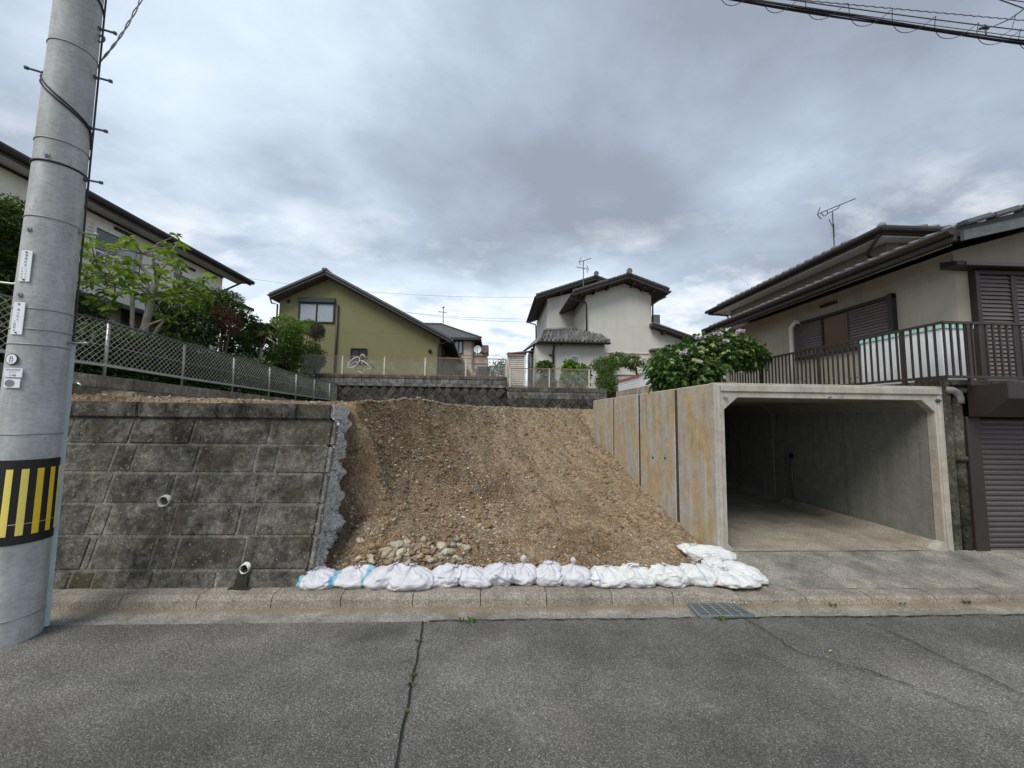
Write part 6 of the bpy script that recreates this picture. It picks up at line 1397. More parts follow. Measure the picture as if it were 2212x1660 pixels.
for i, (x0, x1, yb_, h, mt, nk, ear, lab) in enumerate(bags):
    zbag = 0.118 if i < 13 else 0.10; p0 = atz(x0, yb_, zbag); p1 = atz(x1, yb_, zbag); w = p1.x - p0.x
    o = sandbag(mt, w * 1.02, 0.32, h * 0.78, i * 7 + 3, nk, ear); o.location = ((p0.x + p1.x) / 2, p0.y + 0.135 + 0.012 * (i % 2), zbag - 0.004)
    o.rotation_euler = (0, rng.uniform(-0.05, 0.05), rng.uniform(-0.12, 0.12)); tag(o, lab, 'sandbag', 'sandbags along the kerb')
    if i == 11:
        c = Vector((-0.13, 0.0, 0.22)); MB().tube([c + Vector((0.14 - 0.10 * math.sin(t) - 0.06 * t / 3.14, -0.02, 0.07 * math.sin(t) - 0.05 * t)) for t in np.linspace(0, 3.3, 16)], 0.006, 6).build('rope_loop', M['rope'], o)
        MB().tube([c + Vector((0.14 - 0.075 * math.sin(t) - 0.05 * t / 3.14, -0.03, 0.05 * math.sin(t) - 0.05 * t)) for t in np.linspace(0, 3.3, 16)], 0.006, 6).build('rope_loop', M['rope'], o)
o = sandbag('bagwhite2', 0.66, 0.38, 0.18, 201, (-0.08, 0.0, 0.0), 0.10); p = atz(1585, 1248, 0.12); o.location = (p.x + 0.06, p.y + 0.12, 0.09); o.rotation_euler = (0, 0, R(-38)); tag(o, 'white sandbag lying second up the slanting edge of the driveway', 'sandbag', 'sandbags along the kerb')
o = sandbag('bagwhite2', 0.62, 0.36, 0.19, 217, (-0.20, 0.0, 0.0), 0.06); p = atz(1545, 1212, 0.15); o.location = (p.x + 0.03, p.y + 0.13, 0.12); o.rotation_euler = (0, R(-4), R(-14)); tag(o, 'white sandbag farthest back, its tied end on the soil by the garage', 'sandbag', 'sandbags along the kerb')
MB().tube([Vector((-0.20 + 0.02 * math.sin(t * 2), -0.03 - 0.05 * t, 0.17 - 0.055 * t)) for t in np.linspace(0, 2.6, 12)], 0.005, 6).build('rope_end', M['rope'], o)

# ------------------------------------------------------------------ gutter grate
ca = [atz((1560 + .1205 * X) * S, (1240 + .1205 * Y_) * S, 0.004) for X, Y_ in ((245, 1300), (1115, 1292), (1500, 1530), (475, 1552))]
gr_ = thing('drain_grate', (sum(p.x for p in ca) / 4, sum(p.y for p in ca) / 4, 0), 'steel bar drain grate set in the gutter below the white sandbags', 'drain grate')
def gpt(u, v): return ca[0].lerp(ca[1], u).lerp(ca[3].lerp(ca[2], u), v)
def gv_(u, v, z): p = gpt(u, v); return Vector((p.x, p.y, z))
for (u0, v0, u1, v1) in ((0, 0, 1, 0), (1, 0, 1, 1), (1, 1, 0, 1), (0, 1, 0, 0)): MB().bar(gv_(u0, v0, 0.012), gv_(u1, v1, 0.012), 0.022, 0.02).build('frame_bar', M['grate'], gr_)
for i in range(1, 8): MB().bar(gv_(0, i / 8, 0.012), gv_(1, i / 8, 0.016), 0.010, 0.010).build('bearing_bar', M['grate'], gr_)
for i in range(1, 5): MB().bar(gv_(i / 5, 0, 0.022), gv_(i / 5, 1, 0.024), 0.008, 0.006).build('cross_bar', M['galv'], gr_)
MB().add([gv_(0, 0, 0.006), gv_(1, 0, 0.006), gv_(1, 1, 0.006), gv_(0, 1, 0.006)], [(0, 1, 2, 3)]).build('pit', M['dark'], gr_)
lf = np.random.RandomState(5); Cc, Zz = [], []
for i in range(18):
    p = gv_(0.8 + 0.5 * lf.rand(), 0.15 * lf.rand() - 0.05, 0.02) if i < 12 else Vector((lf.uniform(-4, 4.5), lf.uniform(2.4, 4.15), 0.016)); Cc.append(tuple(p)); Zz.append(0.006 + 0.008 * lf.rand())
o = rocks(Cc, Zz, 9, 'litter', M['flower_lime'], road); o['kind'] = 'stuff'

# ------------------------------------------------------------------ bicycle tipped against the rear fence
YBk_ = YW + 0.5
def qb(X, Y_, d=0.0): return aty((760 + .0723 * X) * S, (800 + .0723 * Y_) * S, YBk_ + d)
bk = thing('bicycle', qb(1000, 880), 'white bicycle lying tipped over behind the rear fence of the olive house', 'bicycle')
wc = qb(785, 520); ru = (qb(975, 430) - wc) * 0.93; rv = (qb(735, 690) - wc); 
def wpt(a, f=1.0): return wc + (ru * math.cos(a) + rv * math.sin(a) * 0.92) * f + Vector((0, 0.05 * math.cos(a), 0))
wh_ = MB().tube([wpt(a) for a in np.linspace(0, 6.2832, 40)], 0.020, 8, False).build('wheel', M['bikewhite'], bk, True)
MB().tube([wpt(a, 0.93) for a in np.linspace(0, 6.2832, 40)], 0.010, 6, False).build('rim', M['galv'], wh_, True)
sp_ = MB()
for i in range(16): sp_.tube([wc, wpt(6.2832 * i / 16, 0.93)], 0.0025, 3)
sp_.build('spokes', M['wire'], wh_); MB().tube([wc + Vector((0, -0.04, 0)), wc + Vector((0, 0.04, 0))], 0.025, 8).build('hub', M['galv'], wh_)
hd = qb(1060, 450); bb = qb(1330, 680)
MB().tube([hd, qb(1240, 590), bb], 0.016, 8).build('frame', M['bikewhite'], bk, True)
MB().tube([bb, qb(1200, 740), qb(1080, 800)], 0.015, 8).tube([bb, qb(1310, 780), qb(1300, 825)], 0.010, 6).tube([hd, qb(1190, 430), qb(1250, 600)], 0.010, 6).build('seat_stay', M['bikewhite'], bk, True)
MB().tube([hd, wc + Vector((0, 0.03, 0))], 0.014, 8).tube([hd + Vector((0, -0.02, 0)), qb(1045, 640)], 0.014, 8).build('fork', M['bikewhite'], bk, True)
MB().tube([qb(1010, 345), qb(1010, 290), qb(1060, 255), qb(1110, 290), qb(1180, 390)], 0.020, 8).build('handlebar', M['bikewhite'], bk, True)
MB().tube([qb(1100, 430), qb(1150, 470), qb(1190, 420)], 0.018, 6).tube([qb(1040, 300), qb(1090, 380), hd], 0.022, 6).build('brake_hoods', M['black'], bk, True)
MB().tube([qb(1330, 580), qb(1385, 640), qb(1440, 690)], 0.020, 8).build('saddle', M['black'], bk, True)
MB().tube([bb, qb(1385, 640)], 0.012, 6).build('seat_post', M['galv'], bk)
MB().tube([qb(925, 795), qb(1000, 830), qb(1065, 845)], 0.020, 8).tube([qb(1055, 830), qb(1080, 875)], 0.020, 6).build('rear_mudguard', M['bikewhite'], bk, True)

# ------------------------------------------------------------------ tv antennas
def antenna(base, top, label, boom, refl=None, mid_=None, r=0.018, els=9):
    t = thing('tv_antenna', base, label, 'antenna'); MB().tube([base, top], r, 6).build('mast', M['cablegrey'], t)
    for (a, b, ln, ax_) in boom:
        MB().tube([a, b], r * 0.8, 6).build('boom', M['cablegrey'], t); m = MB()
        for i in range(els): p = a.lerp(b, (i + 0.5) / els); m.tube([p - ax_ * ln, p + ax_ * ln], r * 0.35, 4)
        m.build('elements', M['galv'], t)
    for pts in refl or []: MB().tube(pts, r * 0.8, 6).build('reflector', M['cablegrey'], t)
    return t
def cA(X, Y_, D): return aty((1840 + .0904 * X) * S, (430 + .0904 * Y_) * S, D)
DA = 9.6
antenna(cA(950, 1560, DA) + Vector((0, 0, -0.25)), cA(902, 640, DA), 'tall tv antenna on the roof of the tan shuttered house', [(cA(610, 680, DA), cA(1490, 320, DA - 0.3), 0.05, Vector((0.25, 1, 0)).normalized()), (cA(950, 1300, DA), cA(930, 950, DA - 0.5), 0.14, Vector((1, 0.2, 0.18)).normalized())],
        [[cA(590, 545, DA), cA(520, 730, DA), cA(620, 850, DA)], [cA(520, 730, DA), cA(610, 680, DA)], [cA(760, 635, DA), cA(790, 690, DA), cA(905, 640, DA), cA(1050, 570, DA), cA(1090, 500, DA)], [cA(610, 690, DA), cA(690, 770, DA), cA(800, 690, DA)], [cA(815, 850, DA), cA(910, 1040, DA)]], r=0.016, els=7)
DA = 22.0
antenna(q5(910, 250, DA) + Vector((0, 0, -0.5)), q5(910, 85, DA), 'tv antenna with two short booms on the white house', [(q5(880, 92, DA), q5(975, 62, DA - 0.3), 0.07, Vector((0.2, 1, 0)).normalized()), (q5(852, 135, DA), q5(945, 155, DA - 0.3), 0.07, Vector((0.2, 1, 0)).normalized())],
        [[q5(890, 58, DA), q5(875, 90, DA), q5(885, 118, DA)], [q5(938, 124, DA), q5(952, 155, DA), q5(942, 185, DA)]], r=0.026, els=6)
DA = 29.0
antenna(q4(1743, 640, DA), q4(1747, 472, DA), 'small thin tv antenna on the distant beige house', [(q4(1705, 516, DA), q4(1772, 524, DA), 0.12, Vector((0, 0.3, 1)).normalized()), (q4(1735, 485, DA), q4(1757, 475, DA), 0.1, Vector((0.4, 1, 0)).normalized())], r=0.03, els=5)

# ------------------------------------------------------------------ vegetation
def leaf_mesh(name, P, N, size, mat_, parent, seed, asp=0.45, droop=0.3, up=None):
    """P (n,3) leaf bases, N (n,3) growing directions; each leaf a folded 6-point blade"""
    rr = np.random.RandomState(seed); n = len(P); N = N / (np.linalg.norm(N, axis=1, keepdims=True) + 1e-9)
    L = (size * (0.65 + 0.7 * rr.rand(n)))[:, None]
    upv = np.tile(np.array([0, 0, 1.0]), (n, 1)) + 0.5 * rr.randn(n, 3)
    s = np.cross(N, upv); s /= (np.linalg.norm(s, axis=1, keepdims=True) + 1e-9); u = np.cross(s, N)
    w = L * asp * 0.5; dz = np.array([0, 0, -1.0]) * droop
    b = P; q1 = P + N * L * 0.4 + u * L * 0.02; tip = P + N * L * 0.95 + dz * L
    l1 = P + N * L * 0.38 + s * w + u * L * 0.10; r1 = P + N * L * 0.38 - s * w + u * L * 0.10
    l2 = P + N * L * 0.72 + s * w * 0.8 + dz * L * 0.5 + u * L * 0.06; r2 = P + N * L * 0.72 - s * w * 0.8 + dz * L * 0.5 + u * L * 0.06
    V = np.stack([b, l1, l2, tip, r2, r1], 1).reshape(-1, 3); i = np.arange(n)[:, None] * 6
    Fs = np.concatenate([i + np.array([[0, 1, 2, 3]]), i + np.array([[0, 3, 4, 5]])], 0)
    return npmesh(name, V, Fs, mat_, parent)
def lobes_pts(lobes, n, seed, shell=0.55, rough=0.25):
    """points scattered through several ellipsoid lobes, thinned by noise so gaps appear"""
    rr = np.random.RandomState(seed); vol = np.array([l[3] * l[4] * l[5] for l in lobes]) ** 0.8; vol /= vol.sum(); P = []; D = []
    while len(P) < n:
        k_ = rr.choice(len(lobes), p=vol); x, y, z, a, b, c = lobes[k_]
        d = rr.randn(3); d /= np.linalg.norm(d); r_ = shell + (1 - shell) * rr.rand() if rr.rand() < 0.8 else rr.rand() ** 0.5
        r_ *= 1 + rough * noise.noise(Vector((d[0] * 2.3 + x, d[1] * 2.3 + y, d[2] * 2.3 + z)) * 1.4)
        p = np.array([x + d[0] * a * r_, y + d[1] * b * r_, z + d[2] * c * r_])
        if noise.noise(Vector(p) * 2.3) < -0.28 and rr.rand() < 0.75: continue
        P.append(p); D.append(d * [1 / a, 1 / b, 1 / c])
    return np.array(P), np.array(D)
def shrub(name, label, cat, lobes, n, size, mat_, seed, base, stems=3, bark=None, asp=0.45, grp=None, shell=0.5, droop=0.3, stem_r=0.03, part='foliage', mat2=None, frac=0.0):
    t = thing(name, base, label, cat, grp); rr = np.random.RandomState(seed)
    P, D = lobes_pts(lobes, n, seed, shell); Dn = D / np.linalg.norm(D, axis=1, keepdims=True)
    N = Dn * 0.8 + rr.randn(len(P), 3) * 0.6; N[:, 2] += 0.15
    if mat2 is None: leaf_mesh(part, P, N, size, mat_, t, seed, asp, droop)
    else:
        k_ = int(len(P) * (1 - frac)); leaf_mesh(part, P[:k_], N[:k_], size, mat_, t, seed, asp, droop); leaf_mesh('young_leaves', P[k_:] + Dn[k_:] * 0.02, N[k_:], size, mat2, t, seed + 1, asp, droop)
    b = Vector(base)
    for i in range(stems):
        l = lobes[i % len(lobes)]; e = Vector((l[0], l[1], l[2] + l[5] * 0.3)); off = Vector((rr.uniform(-0.12, 0.12), rr.uniform(-0.08, 0.08), 0)); m_ = (b + e) / 2 + off * 2
        MB().tube([b + off, m_, e], [stem_r, stem_r * 0.75, stem_r * 0.3], 6).build('stem', bark or M['bark_dark'], t, True)
        for k_ in range(4):
            f = m_.lerp(e, rr.rand()); g_ = f + Vector((rr.uniform(-1, 1) * l[3] * 0.7, rr.uniform(-1, 1) * l[4] * 0.7, rr.uniform(0.0, 1) * l[5] * 0.6)); MB().tube([f, (f + g_) / 2 + Vector((0, 0, 0.04)), g_], [stem_r * 0.4, stem_r * 0.3, stem_r * 0.15], 5).build('twig', bark or M['bark_dark'], t, True)
    return t
# --- pale-barked tree with whorled bright leaves behind the chain-link fence
TY = 7.9
def qt(X, Y_, d=0.0): return q8(X, Y_, TY + d)
tr = thing('garden_tree', qt(610, 1255), 'pale-barked tree with bright green whorled leaves behind the chain-link fence', 'tree')
base = qt(610, 1270)
def limb(pts, rs, name='branch', mat_=None): return MB().tube(pts, rs, 10).build(name, mat_ or M['bark'], tr, True)
limb([base, qt(605, 1180), qt(640, 1000), qt(680, 830), qt(715, 690), qt(745, 560), qt(770, 470), qt(775, 400)], [0.10, 0.09, 0.078, 0.066, 0.06, 0.056, 0.054, 0.052], 'trunk')
limb([qt(600, 1190, -0.04), qt(578, 1000, -0.1), qt(572, 800, -0.12), qt(575, 640, -0.1), qt(572, 545, -0.1), qt(540, 500, -0.1)], [0.05, 0.042, 0.036, 0.034, 0.038, 0.014])
limb([qt(775, 430), qt(790, 370), qt(770, 310), qt(775, 285)], [0.05, 0.056, 0.064, 0.045], 'stub', M['bark_dark'])
limb([qt(765, 450), qt(720, 400), qt(660, 330), qt(630, 270), qt(655, 210), qt(660, 160)], [0.042, 0.034, 0.034, 0.038, 0.028, 0.014])
limb([qt(640, 310), qt(600, 290), qt(560, 260)], [0.04, 0.03, 0.012])
limb([qt(610, 1150), qt(680, 1060), qt(740, 930), qt(790, 840), qt(860, 760)], [0.042, 0.034, 0.03, 0.026, 0.012])
limb([qt(740, 560), qt(690, 430), qt(640, 400)], [0.03, 0.02, 0.008])
tips = [(170, 80), (200, 130), (150, 180), (230, 200), (290, 130), (150, 250), (250, 260), (330, 290), (410, 270), (480, 290), (430, 130), (500, 110), (560, 110), (590, 100), (520, 170), (590, 270), (560, 320), (650, 140), (700, 170), (730, 160), (770, 230), (880, 110), (930, 80), (960, 130), (990, 150), (850, 200), (900, 210), (930, 240), (860, 260), (960, 280), (980, 330), (820, 320), (890, 310), (850, 350), (200, 330), (270, 350), (340, 370), (420, 340), (470, 400), (510, 360), (300, 430), (230, 420), (380, 450), (450, 480), (180, 460), (340, 530), (420, 560), (290, 580), (400, 620), (450, 660), (380, 690), (300, 660), (260, 610), (560, 420), (620, 480), (650, 420), (620, 560), (660, 600), (690, 520), (850, 500), (900, 540), (950, 500), (1000, 560), (1060, 500), (1110, 440), (1170, 440), (1240, 430), (1130, 520), (1190, 560), (1080, 580), (1030, 620), (960, 620), (880, 620), (1000, 680), (1120, 620), (820, 560), (1050, 660), (1200, 500), (1000, 450), (940, 440), (880, 780), (830, 720), (650, 1060), (560, 900), (590, 930), (1110, 570), (980, 590), (780, 420), (480, 330), (350, 320), (260, 310), (180, 390), (120, 120), (110, 310), (220, 640), (500, 440), (520, 520), (700, 590)]
rt_ = np.random.RandomState(11); P, N = [], []
for (X, Y_) in tips:
    for rep in range(2 if Y_ > 330 else 1):
        c = np.array(qt(X + rt_.randn() * 22, Y_ + rt_.randn() * 16, rt_.uniform(-0.8, 0.8))); a0 = rt_.rand() * 6.28; k_ = rt_.randint(6, 9)
        for j in range(k_):
            a = a0 + 6.283 * j / k_; P.append(c + rt_.randn(3) * 0.008); N.append([math.cos(a), math.sin(a), 0.15 + 0.38 * rt_.randn()])
    if rt_.rand() < 0.75:
        tgt = min([qt(775, 470), qt(640, 300), qt(745, 560), qt(572, 545), qt(850, 760), qt(655, 210), qt(420, 470), qt(980, 560), qt(250, 250)], key=lambda v: (v - Vector(c)).length)
        MB().tube([tgt, (tgt + Vector(c)) / 2 + Vector((0, 0, 0.05)), Vector(c)], [0.016, 0.010, 0.004], 5).build('twig', M['bark'], tr, True)
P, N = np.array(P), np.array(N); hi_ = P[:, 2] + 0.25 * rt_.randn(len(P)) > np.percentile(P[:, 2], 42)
leaf_mesh('foliage', P[hi_], N[hi_], 0.155, M['leaf_bright'], tr, 12, 0.44, 0.28); leaf_mesh('shaded_foliage', P[~hi_], N[~hi_], 0.14, M['leaf_shaded'], tr, 13, 0.44, 0.28)  # lower leaves take the copy with shade painted in
limb([qt(572, 545, -0.1), qt(480, 500), qt(380, 470), qt(250, 440), qt(120, 460)], [0.035, 0.028, 0.02, 0.012, 0.006]); limb([qt(745, 600), qt(860, 590), qt(980, 570), qt(1100, 520)], [0.03, 0.022, 0.014, 0.006]); limb([qt(660, 210), qt(560, 180), qt(400, 160), qt(220, 140)], [0.025, 0.018, 0.012, 0.005]); limb([qt(775, 380), qt(860, 300), qt(920, 180), qt(950, 110)], [0.022, 0.015, 0.01, 0.005])
def lob(X0, X1, Y0, Y1, D, dy=0.8, f=q8):
    a = f(X0, (Y0 + Y1) / 2, D); b = f(X1, (Y0 + Y1) / 2, D); t = f((X0 + X1) / 2, Y0, D); u = f((X0 + X1) / 2, Y1, D); return ((a.x + b.x) / 2, D, (t.z + u.z) / 2, abs(b.x - a.x) / 2, dy, abs(t.z - u.z) / 2)
GZ = 2.42
def bs(l): return (l[0], l[1], GZ - 0.03)
l = lob(880, 1290, 620, 1010, 11.0, 0.9); l2 = lob(780, 1100, 560, 760, 10.6, 0.8); l3 = lob(1100, 1480, 540, 780, 11.8, 0.8)
shrub('dark_tree', 'dark green open-branched tree behind the fence, right of the pale-barked tree', 'tree', [l, l2, l3], 5200, 0.11, M['leaf_dark'], 21, bs(l), 5, stem_r=0.05, mat2=M['leaf_mid'], frac=0.25)
l = lob(1300, 1420, 640, 800, 11.4, 0.35); l2 = lob(1360, 1490, 700, 900, 11.4, 0.3); l3 = lob(1330, 1400, 780, 930, 11.4, 0.3); shrub('dead_conifer', 'reddish brown withered conifer in front of the dark tree', 'tree', [l, l2, l3], 1500, 0.07, M['leaf_red'], 22, bs(l), 3, asp=0.22, stem_r=0.045, droop=0.6)
l = lob(1240, 1500, 520, 660, 12.2, 0.6); shrub('browned_shrub', 'greyish browned bare shrub top above the withered conifer', 'shrub', [l], 1500, 0.08, M['leaf_dead'], 23, bs(l), 3, asp=0.2, mat2=M['leaf_mid'], frac=0.3)
l = lob(1490, 1640, 700, 1000, 12.7, 0.6); l2 = lob(1400, 1580, 860, 1130, 12.2, 0.6); shrub('camellia_bush', 'glossy dark green bush between the withered conifer and the long-leaved tree', 'shrub', [l, l2], 3600, 0.10, M['leaf_dark'], 24, bs(l), 3, mat2=M['leaf_mid'], frac=0.3)
# long-leaved tree
l = lob(1560, 1790, 780, 960, 13.1, 0.55); t = thing('long_leaved_tree', bs(l), 'small forked tree with drooping long olive leaves near the olive house', 'tree')
b0 = q8(1665, 1290, 13.1); cf_ = q8(1668, 1010, 13.1); MB().tube([b0, q8(1662, 1130, 13.1), cf_], [0.075, 0.065, 0.055], 8).build('trunk', M['bark'], t, True); P, N = [], []
for (X, Y_) in ((1600, 860), (1640, 830), (1690, 820), (1740, 830), (1770, 880), (1610, 920), (1720, 900), (1660, 890), (1700, 960), (1590, 960)):
    c = q8(X, Y_, 13.1 + rt_.uniform(-0.4, 0.4)); MB().tube([cf_, (cf_ + c) / 2 + Vector((0, 0, -0.05)), c], [0.035, 0.025, 0.015], 6).build('branch', M['bark'], t, True)
    for j in range(34): a = rt_.rand() * 6.28; P.append(np.array(c)); N.append([math.cos(a), math.sin(a), rt_.uniform(-0.3, 0.9)])
leaf_mesh('foliage', np.array(P), np.array(N), 0.30, M['leaf_olive'], t, 31, 0.24, 0.5)
l = lob(1770, 2010, 745, 900, 15.0, 0.7); l2 = lob(1840, 2000, 830, 1010, 14.9, 0.7); shrub('round_bush', 'bright green rounded clipped bush under the olive house window', 'shrub', [l, l2], 4200, 0.075, M['leaf_fresh'], 25, bs(l), 3, shell=0.75)
l = lob(1990, 2190, 775, 900, 17.3, 0.7); shrub('conifer_cloud', 'fresh green cloud-pruned conifer below the olive house window, right of the rounded bush', 'shrub', [l], 3600, 0.06, M['leaf_fresh'], 26, (l[0], l[1], ztA - 0.07), 2, asp=0.25, shell=0.75)
l = lob(2105, 2205, 790, 960, 17.0, 0.5); shrub('withered_bush', 'dark withered bush at the right end of the garden shrubs', 'shrub', [l], 1700, 0.06, M['leaf_dead'], 27, (l[0], l[1], ztA - 0.07), 3, asp=0.3)
l = lob(1740, 2010, 880, 1240, 14.7, 0.7); l2 = lob(1920, 2200, 960, 1210, 17.0, 0.6); l3_ = lob(1560, 1800, 1000, 1240, 13.6, 0.6); shrub('camellia_bush', 'large leafy green bush behind the far end of the chain-link fence', 'shrub', [l, l2, l3_], 8500, 0.10, M['leaf_mid'], 28, bs(l), 4, mat2=M['leaf_dark'], frac=0.45)
l = lob(2080, 2200, 1000, 1200, 16.8, 0.4); shrub('camellia_bush', 'upright bush with sparse olive leaves beside the end of the long fence', 'shrub', [l], 1700, 0.08, M['leaf_olive'], 29, (l[0], l[1], ztA - 0.07), 3, mat2=M['leaf_dark'], frac=0.4)
# clipped hedge tree left of the pole
l = lob(-260, 190, 570, 1150, 6.6, 0.9, q1); l2 = lob(-260, 215, 900, 1500, 6.6, 0.9, q1)
shrub('clipped_tree', 'tall dense clipped evergreen cut by the left edge, behind the utility pole', 'tree', [l, l2], 19000, 0.075, M['leaf_mid'], 33, (l[0], 6.6, GZ - 0.05), 3, shell=0.8, mat2=M['leaf_dark'], frac=0.4)
l = lob(80, 200, 520, 900, 8.6, 0.6); shrub('pine_shrub', 'dark bluish pine just right of the utility pole', 'shrub', [l], 1800, 0.09, M['leaf_dark'], 34, bs(l), 3, asp=0.15)
# low ground cover hedge along the fence
P, N = [], []; rr = np.random.RandomState(41)
for i in range(30000):
    y = 4.8 + 10.6 * rr.rand(); h = rr.rand() * (1.05 + 0.45 * noise.noise(Vector((y * 0.9, 2, 0)))) * (1.0 if y < 12 else 0.8); P.append([XF - 0.22 - rr.rand() * 1.0, y, GZ + h]); N.append(rr.randn(3) * 0.6 + [0.6, 0, 0.3])
hg = leaf_mesh('undergrowth', np.array(P), np.array(N), 0.095, M['leaf_dark'], None, 42, 0.5, 0.3); tag(hg, 'dark green undergrowth along the inside of the chain-link fence', 'undergrowth', kind='stuff')
P, N = [], []
for i in range(220): y = 9.5 + 5.3 * rr.rand(); P.append([XF - 0.2 - rr.rand() * 0.12, y, GZ + 0.05 + 0.45 * rr.rand()]); N.append(rr.randn(3))
fl_ = leaf_mesh('small_flowers', np.array(P), np.array(N), 0.045, M['flower_white'], None, 43, 0.9, 0.1); tag(fl_, 'tiny white flowers dotted behind the far chain-link fence', 'flowers', kind='stuff')
P, N = [], []
for i in range(5200): y = 7.0 + 7.4 * rr.rand(); P.append([XF - 0.2 - rr.rand() * 0.25, y, GZ + 0.75 * rr.rand()]); N.append(rr.randn(3) * 0.5 + [0.5, 0, 0.5])
hg2 = leaf_mesh('climbing_undergrowth', np.array(P), np.array(N), 0.08, M['leaf_mid'], None, 44, 0.5, 0.3); tag(hg2, 'lighter green leaves pressing against the chain-link fence', 'undergrowth', kind='stuff')
# --- hydrangea on the garage roof
hy = thing('hydrangea', (4.6, 8.0, ZR_), 'large hydrangea bush with pink and white flower heads above the garage', 'shrub')
HY = 8.0
def qh(X, Y_, d=0.0): return aty((1380 + .1808 * X) * S, (800 + .1808 * Y_) * S, HY + d)
lobes = []
for (X, Y_, rx_, rz_h, dd_) in ((900, 330, 0.42, 0.35, -0.6), (1150, 220, 0.55, 0.42, -0.3), (1000, 110, 0.45, 0.30, 0.1), (1450, 100, 0.6, 0.45, 0.2), (1300, 0, 0.55, 0.35, 0.5), (1800, 60, 0.55, 0.40, 0.6), (1600, -80, 0.5, 0.30, 0.7), (820, 200, 0.30, 0.25, -0.4), (1100, 380, 0.50, 0.30, -0.5), (1350, 300, 0.45, 0.30, -0.2), (1950, 130, 0.35, 0.30, 0.8)):
    p = qh(X, Y_, dd_); lobes.append((p.x, p.y, p.z - 0.05, rx_ * 0.8, 0.42, rz_h * 0.8))
P, D = lobes_pts(lobes, 8200, 51, 0.6, 0.5); rr = np.random.RandomState(52); N = D / np.linalg.norm(D, axis=1, keepdims=True) + rr.randn(len(P), 3) * 0.45; N[:, 1] -= 0.15
leaf_mesh('foliage', P, N, 0.11, M['leaf_hyd'], hy, 53, 0.62, 0.35)
k_ = P[:, 2] > np.percentile(P[:, 2], 35); sel = np.where(k_)[0][::9]; leaf_mesh('young_leaves', P[sel] + D[sel] * 0.01, N[sel], 0.095, M['leaf_fresh'], hy, 54, 0.6, 0.3)
for i, l in enumerate(lobes): MB().tube([(4.5 + 0.25 * math.cos(i), 8.1 + 0.2 * math.sin(i), ZR_ - 0.02), ((l[0] + 4.5) / 2, (l[1] + 8.1) / 2, (l[2] + ZR_) / 2 + 0.1), (l[0], l[1], l[2])], [0.018, 0.014, 0.008], 5).build('stem', M['bark_dark'], hy, True)
def flower(p, r, mat_, seed):
    rf = np.random.RandomState(seed); n = 110; d = rf.randn(n, 3); d[:, 2] = np.abs(d[:, 2]) * 0.9 + 0.05; d /= np.linalg.norm(d, axis=1, keepdims=True); Pp = np.array(p) + d * r * [1, 1, 0.8] * (0.9 + 0.2 * rf.rand(n, 1)); leaf_mesh('flower_head', Pp, np.cross(d, rf.randn(n, 3)) + d * 0.3, r * 0.55, mat_, hy, seed, 0.9, 0.05)
def cam_surface(X, Y_):                           # nearest lobe surface along the view ray
    best = None
    for dd_ in np.linspace(-1.6, 1.4, 90):
        p = qh(X, Y_, dd_)
        for l in lobes:
            if ((p.x - l[0]) / l[3]) ** 2 + ((p.y - l[1]) / l[4]) ** 2 + ((p.z - l[2]) / l[5]) ** 2 < 1.12: return p
    return qh(X, Y_, 0)
fh = [(1100, 105, 0.085, 'flower_pink'), (1290, 210, 0.065, 'flower_white'), (1240, 185, 0.055, 'flower_lime'), (945, 180, 0.04, 'flower_white'), (945, 218, 0.04, 'flower_lime'), (1050, 170, 0.05, 'flower_lime'), (1025, 78, 0.05, 'flower_lime'), (1310, 92, 0.06, 'flower_lime'), (1315, 30, 0.06, 'flower_lime'), (1145, 50, 0.045, 'flower_lime'), (1385, 58, 0.045, 'flower_lime'), (1480, 10, 0.045, 'flower_lime'), (1610, 95, 0.045, 'flower_lime'), (1475, 105, 0.04, 'flower_lime'), (1665, 65, 0.04, 'flower_lime'), (1900, 85, 0.04, 'flower_lime'), (1830, 335, 0.03, 'flower_lime')]
for i, (X, Y_, r_, mn) in enumerate(fh): flower(cam_surface(X, Y_), r_ * 0.85, M[mn], 60 + i)
for i, (X, Y_, r_, mn) in enumerate([(215, 1042, 0.085, 'flower_pink'), (315, 980, 0.10, 'flower_pink'), (180, 995, 0.085, 'flower_pink'), (95, 1015, 0.085, 'flower_pink'), (35, 1022, 0.08, 'flower_pink'), (145, 992, 0.07, 'flower_pink'), (275, 1005, 0.065, 'flower_lime'), (65, 1048, 0.06, 'flower_lime'), (128, 1066, 0.055, 'flower_lime')]):
    Xh = ((1600 + .3454 * X) - 1380) / .1808; Yh = ((430 + .3454 * Y_) - 800) / .1808; flower(cam_surface(Xh, Yh), r_ * 0.72, M[mn], 90 + i)
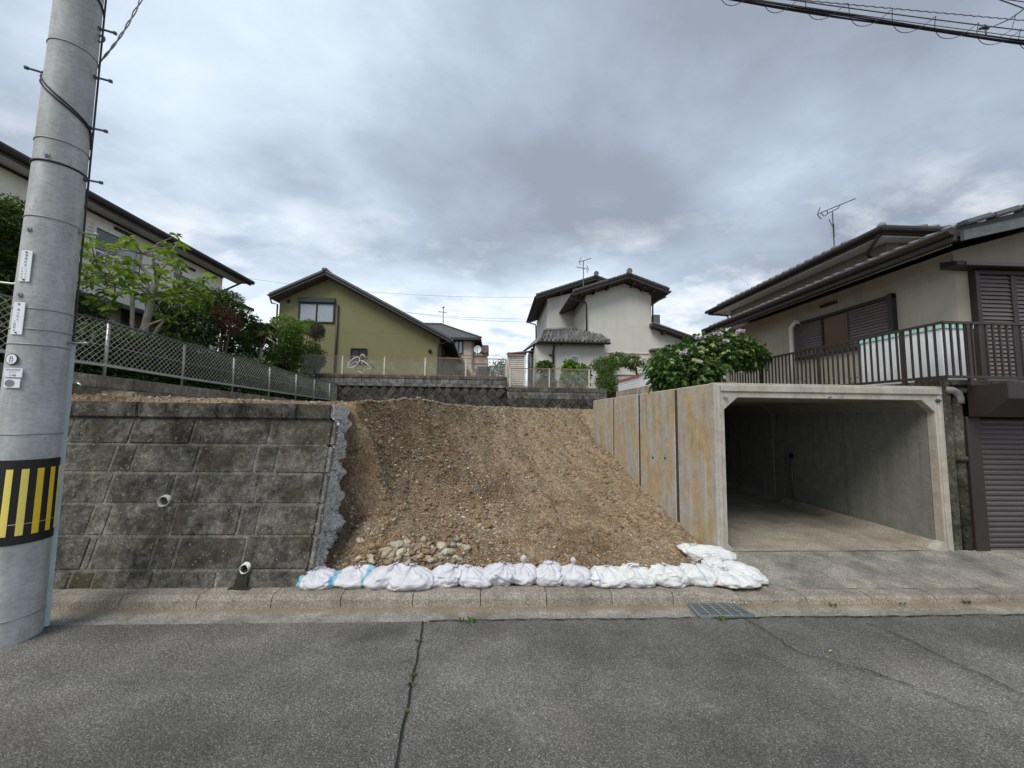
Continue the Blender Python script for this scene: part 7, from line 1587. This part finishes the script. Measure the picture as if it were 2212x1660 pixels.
# --- plants in front of the white house
def pl(X0, X1, Y0, Y1, D, dy=0.5): return lob(X0, X1, Y0, Y1, D, dy, q7)
def bB(l): return (l[0], l[1], ztB - 0.07)
l = pl(670, 920, 395, 560, YW + 1.0, 0.35); l2 = pl(740, 910, 540, 720, YW + 1.0, 0.3); shrub('aralia_plant', 'upright dark aralia plant nearest the cream shed', 'plant', [l, l2], 650, 0.17, M['leaf_mid'], 71, bB(l), 3, asp=0.35)
l = pl(640, 1010, 690, 850, YW + 0.8, 0.35); shrub('low_shrub', 'low dark shrub at the foot of the upright aralia', 'shrub', [l], 900, 0.10, M['leaf_dark'], 72, bB(l), 2)
l = pl(1110, 1340, 390, 640, YW + 1.1, 0.4); l2 = pl(1060, 1330, 560, 860, YW + 0.9, 0.4); l3 = pl(1300, 1560, 470, 830, YW + 1.0, 0.4); shrub('fig_bush', 'broad-leaved yellow-green fig bush under the barred window', 'shrub', [l, l2, l3], 1500, 0.17, M['leaf_fresh'], 73, bB(l2), 4, asp=0.6, mat2=M['leaf_bright'], frac=0.35)
l = pl(1600, 2050, 330, 620, YW + 0.9, 0.6); l2 = pl(1650, 2030, 560, 900, YW + 0.5, 0.5); l3 = pl(1850, 2212, 260, 500, YW + 1.2, 0.6); l4 = pl(1700, 2000, 800, 960, YW + 0.4, 0.4); shrub('bamboo_shrub', 'tall fine-leaved green shrub at the right end of the rear fence', 'shrub', [l, l2, l3, l4], 6200, 0.10, M['leaf_fresh'], 74, bB(l2), 4, asp=0.25, mat2=M['leaf_mid'], frac=0.5)
l = pl(2150, 2420, 300, 520, YW + 1.6, 0.6); shrub('thin_tree', 'thin leafy sapling against the cream window of the white house', 'tree', [l], 700, 0.12, M['leaf_mid'], 75, (l[0] + 0.1, l[1], ztB - 0.07), 3, asp=0.35, mat2=M['leaf_olive'], frac=0.4)
l = q5(1450, 950, YW + 2); shrub('pine_shrub', 'low dark pine between the sapling and the hydrangea', 'shrub', [(l.x + 0.4, YW + 2, l.z - 0.1, 0.8, 0.5, 0.35)], 900, 0.12, M['leaf_dark'], 76, (l.x + 0.4, YW + 2, ztB - 0.07), 2, asp=0.2)
l = q4(2190, 1010, 24); shrub('far_bush', 'distant green bush right of the beige house', 'shrub', [(l.x + 0.5, 24, l.z - 0.3, 1.3, 0.8, 0.9)], 2200, 0.16, M['leaf_mid'], 77, (l.x + 0.5, 24, ztB - 0.1), 3)
l = q4(1890, 1040, 24.5); shrub('far_bush', 'small bright bush at the foot of the beige house', 'shrub', [(l.x, 24.5, l.z - 0.1, 0.7, 0.5, 0.5)], 900, 0.13, M['leaf_fresh'], 78, (l.x, 24.5, ztA - 0.1), 2)
# dry weeds by the railing
P, N = [], []
for i in range(90): y = 6.3 + 3 * rr.rand(); P.append([6.25 + 0.15 * rr.rand(), y, 2.48 + 0.35 * rr.rand()]); N.append(rr.randn(3) + [0, 0, 0.6])
o = leaf_mesh('railing_weeds', np.array(P), np.array(N), 0.07, M['leaf_mid'], None, 80, 0.4, 0.3); tag(o, 'sparse weeds climbing through the brown railing', 'weeds', kind='stuff')
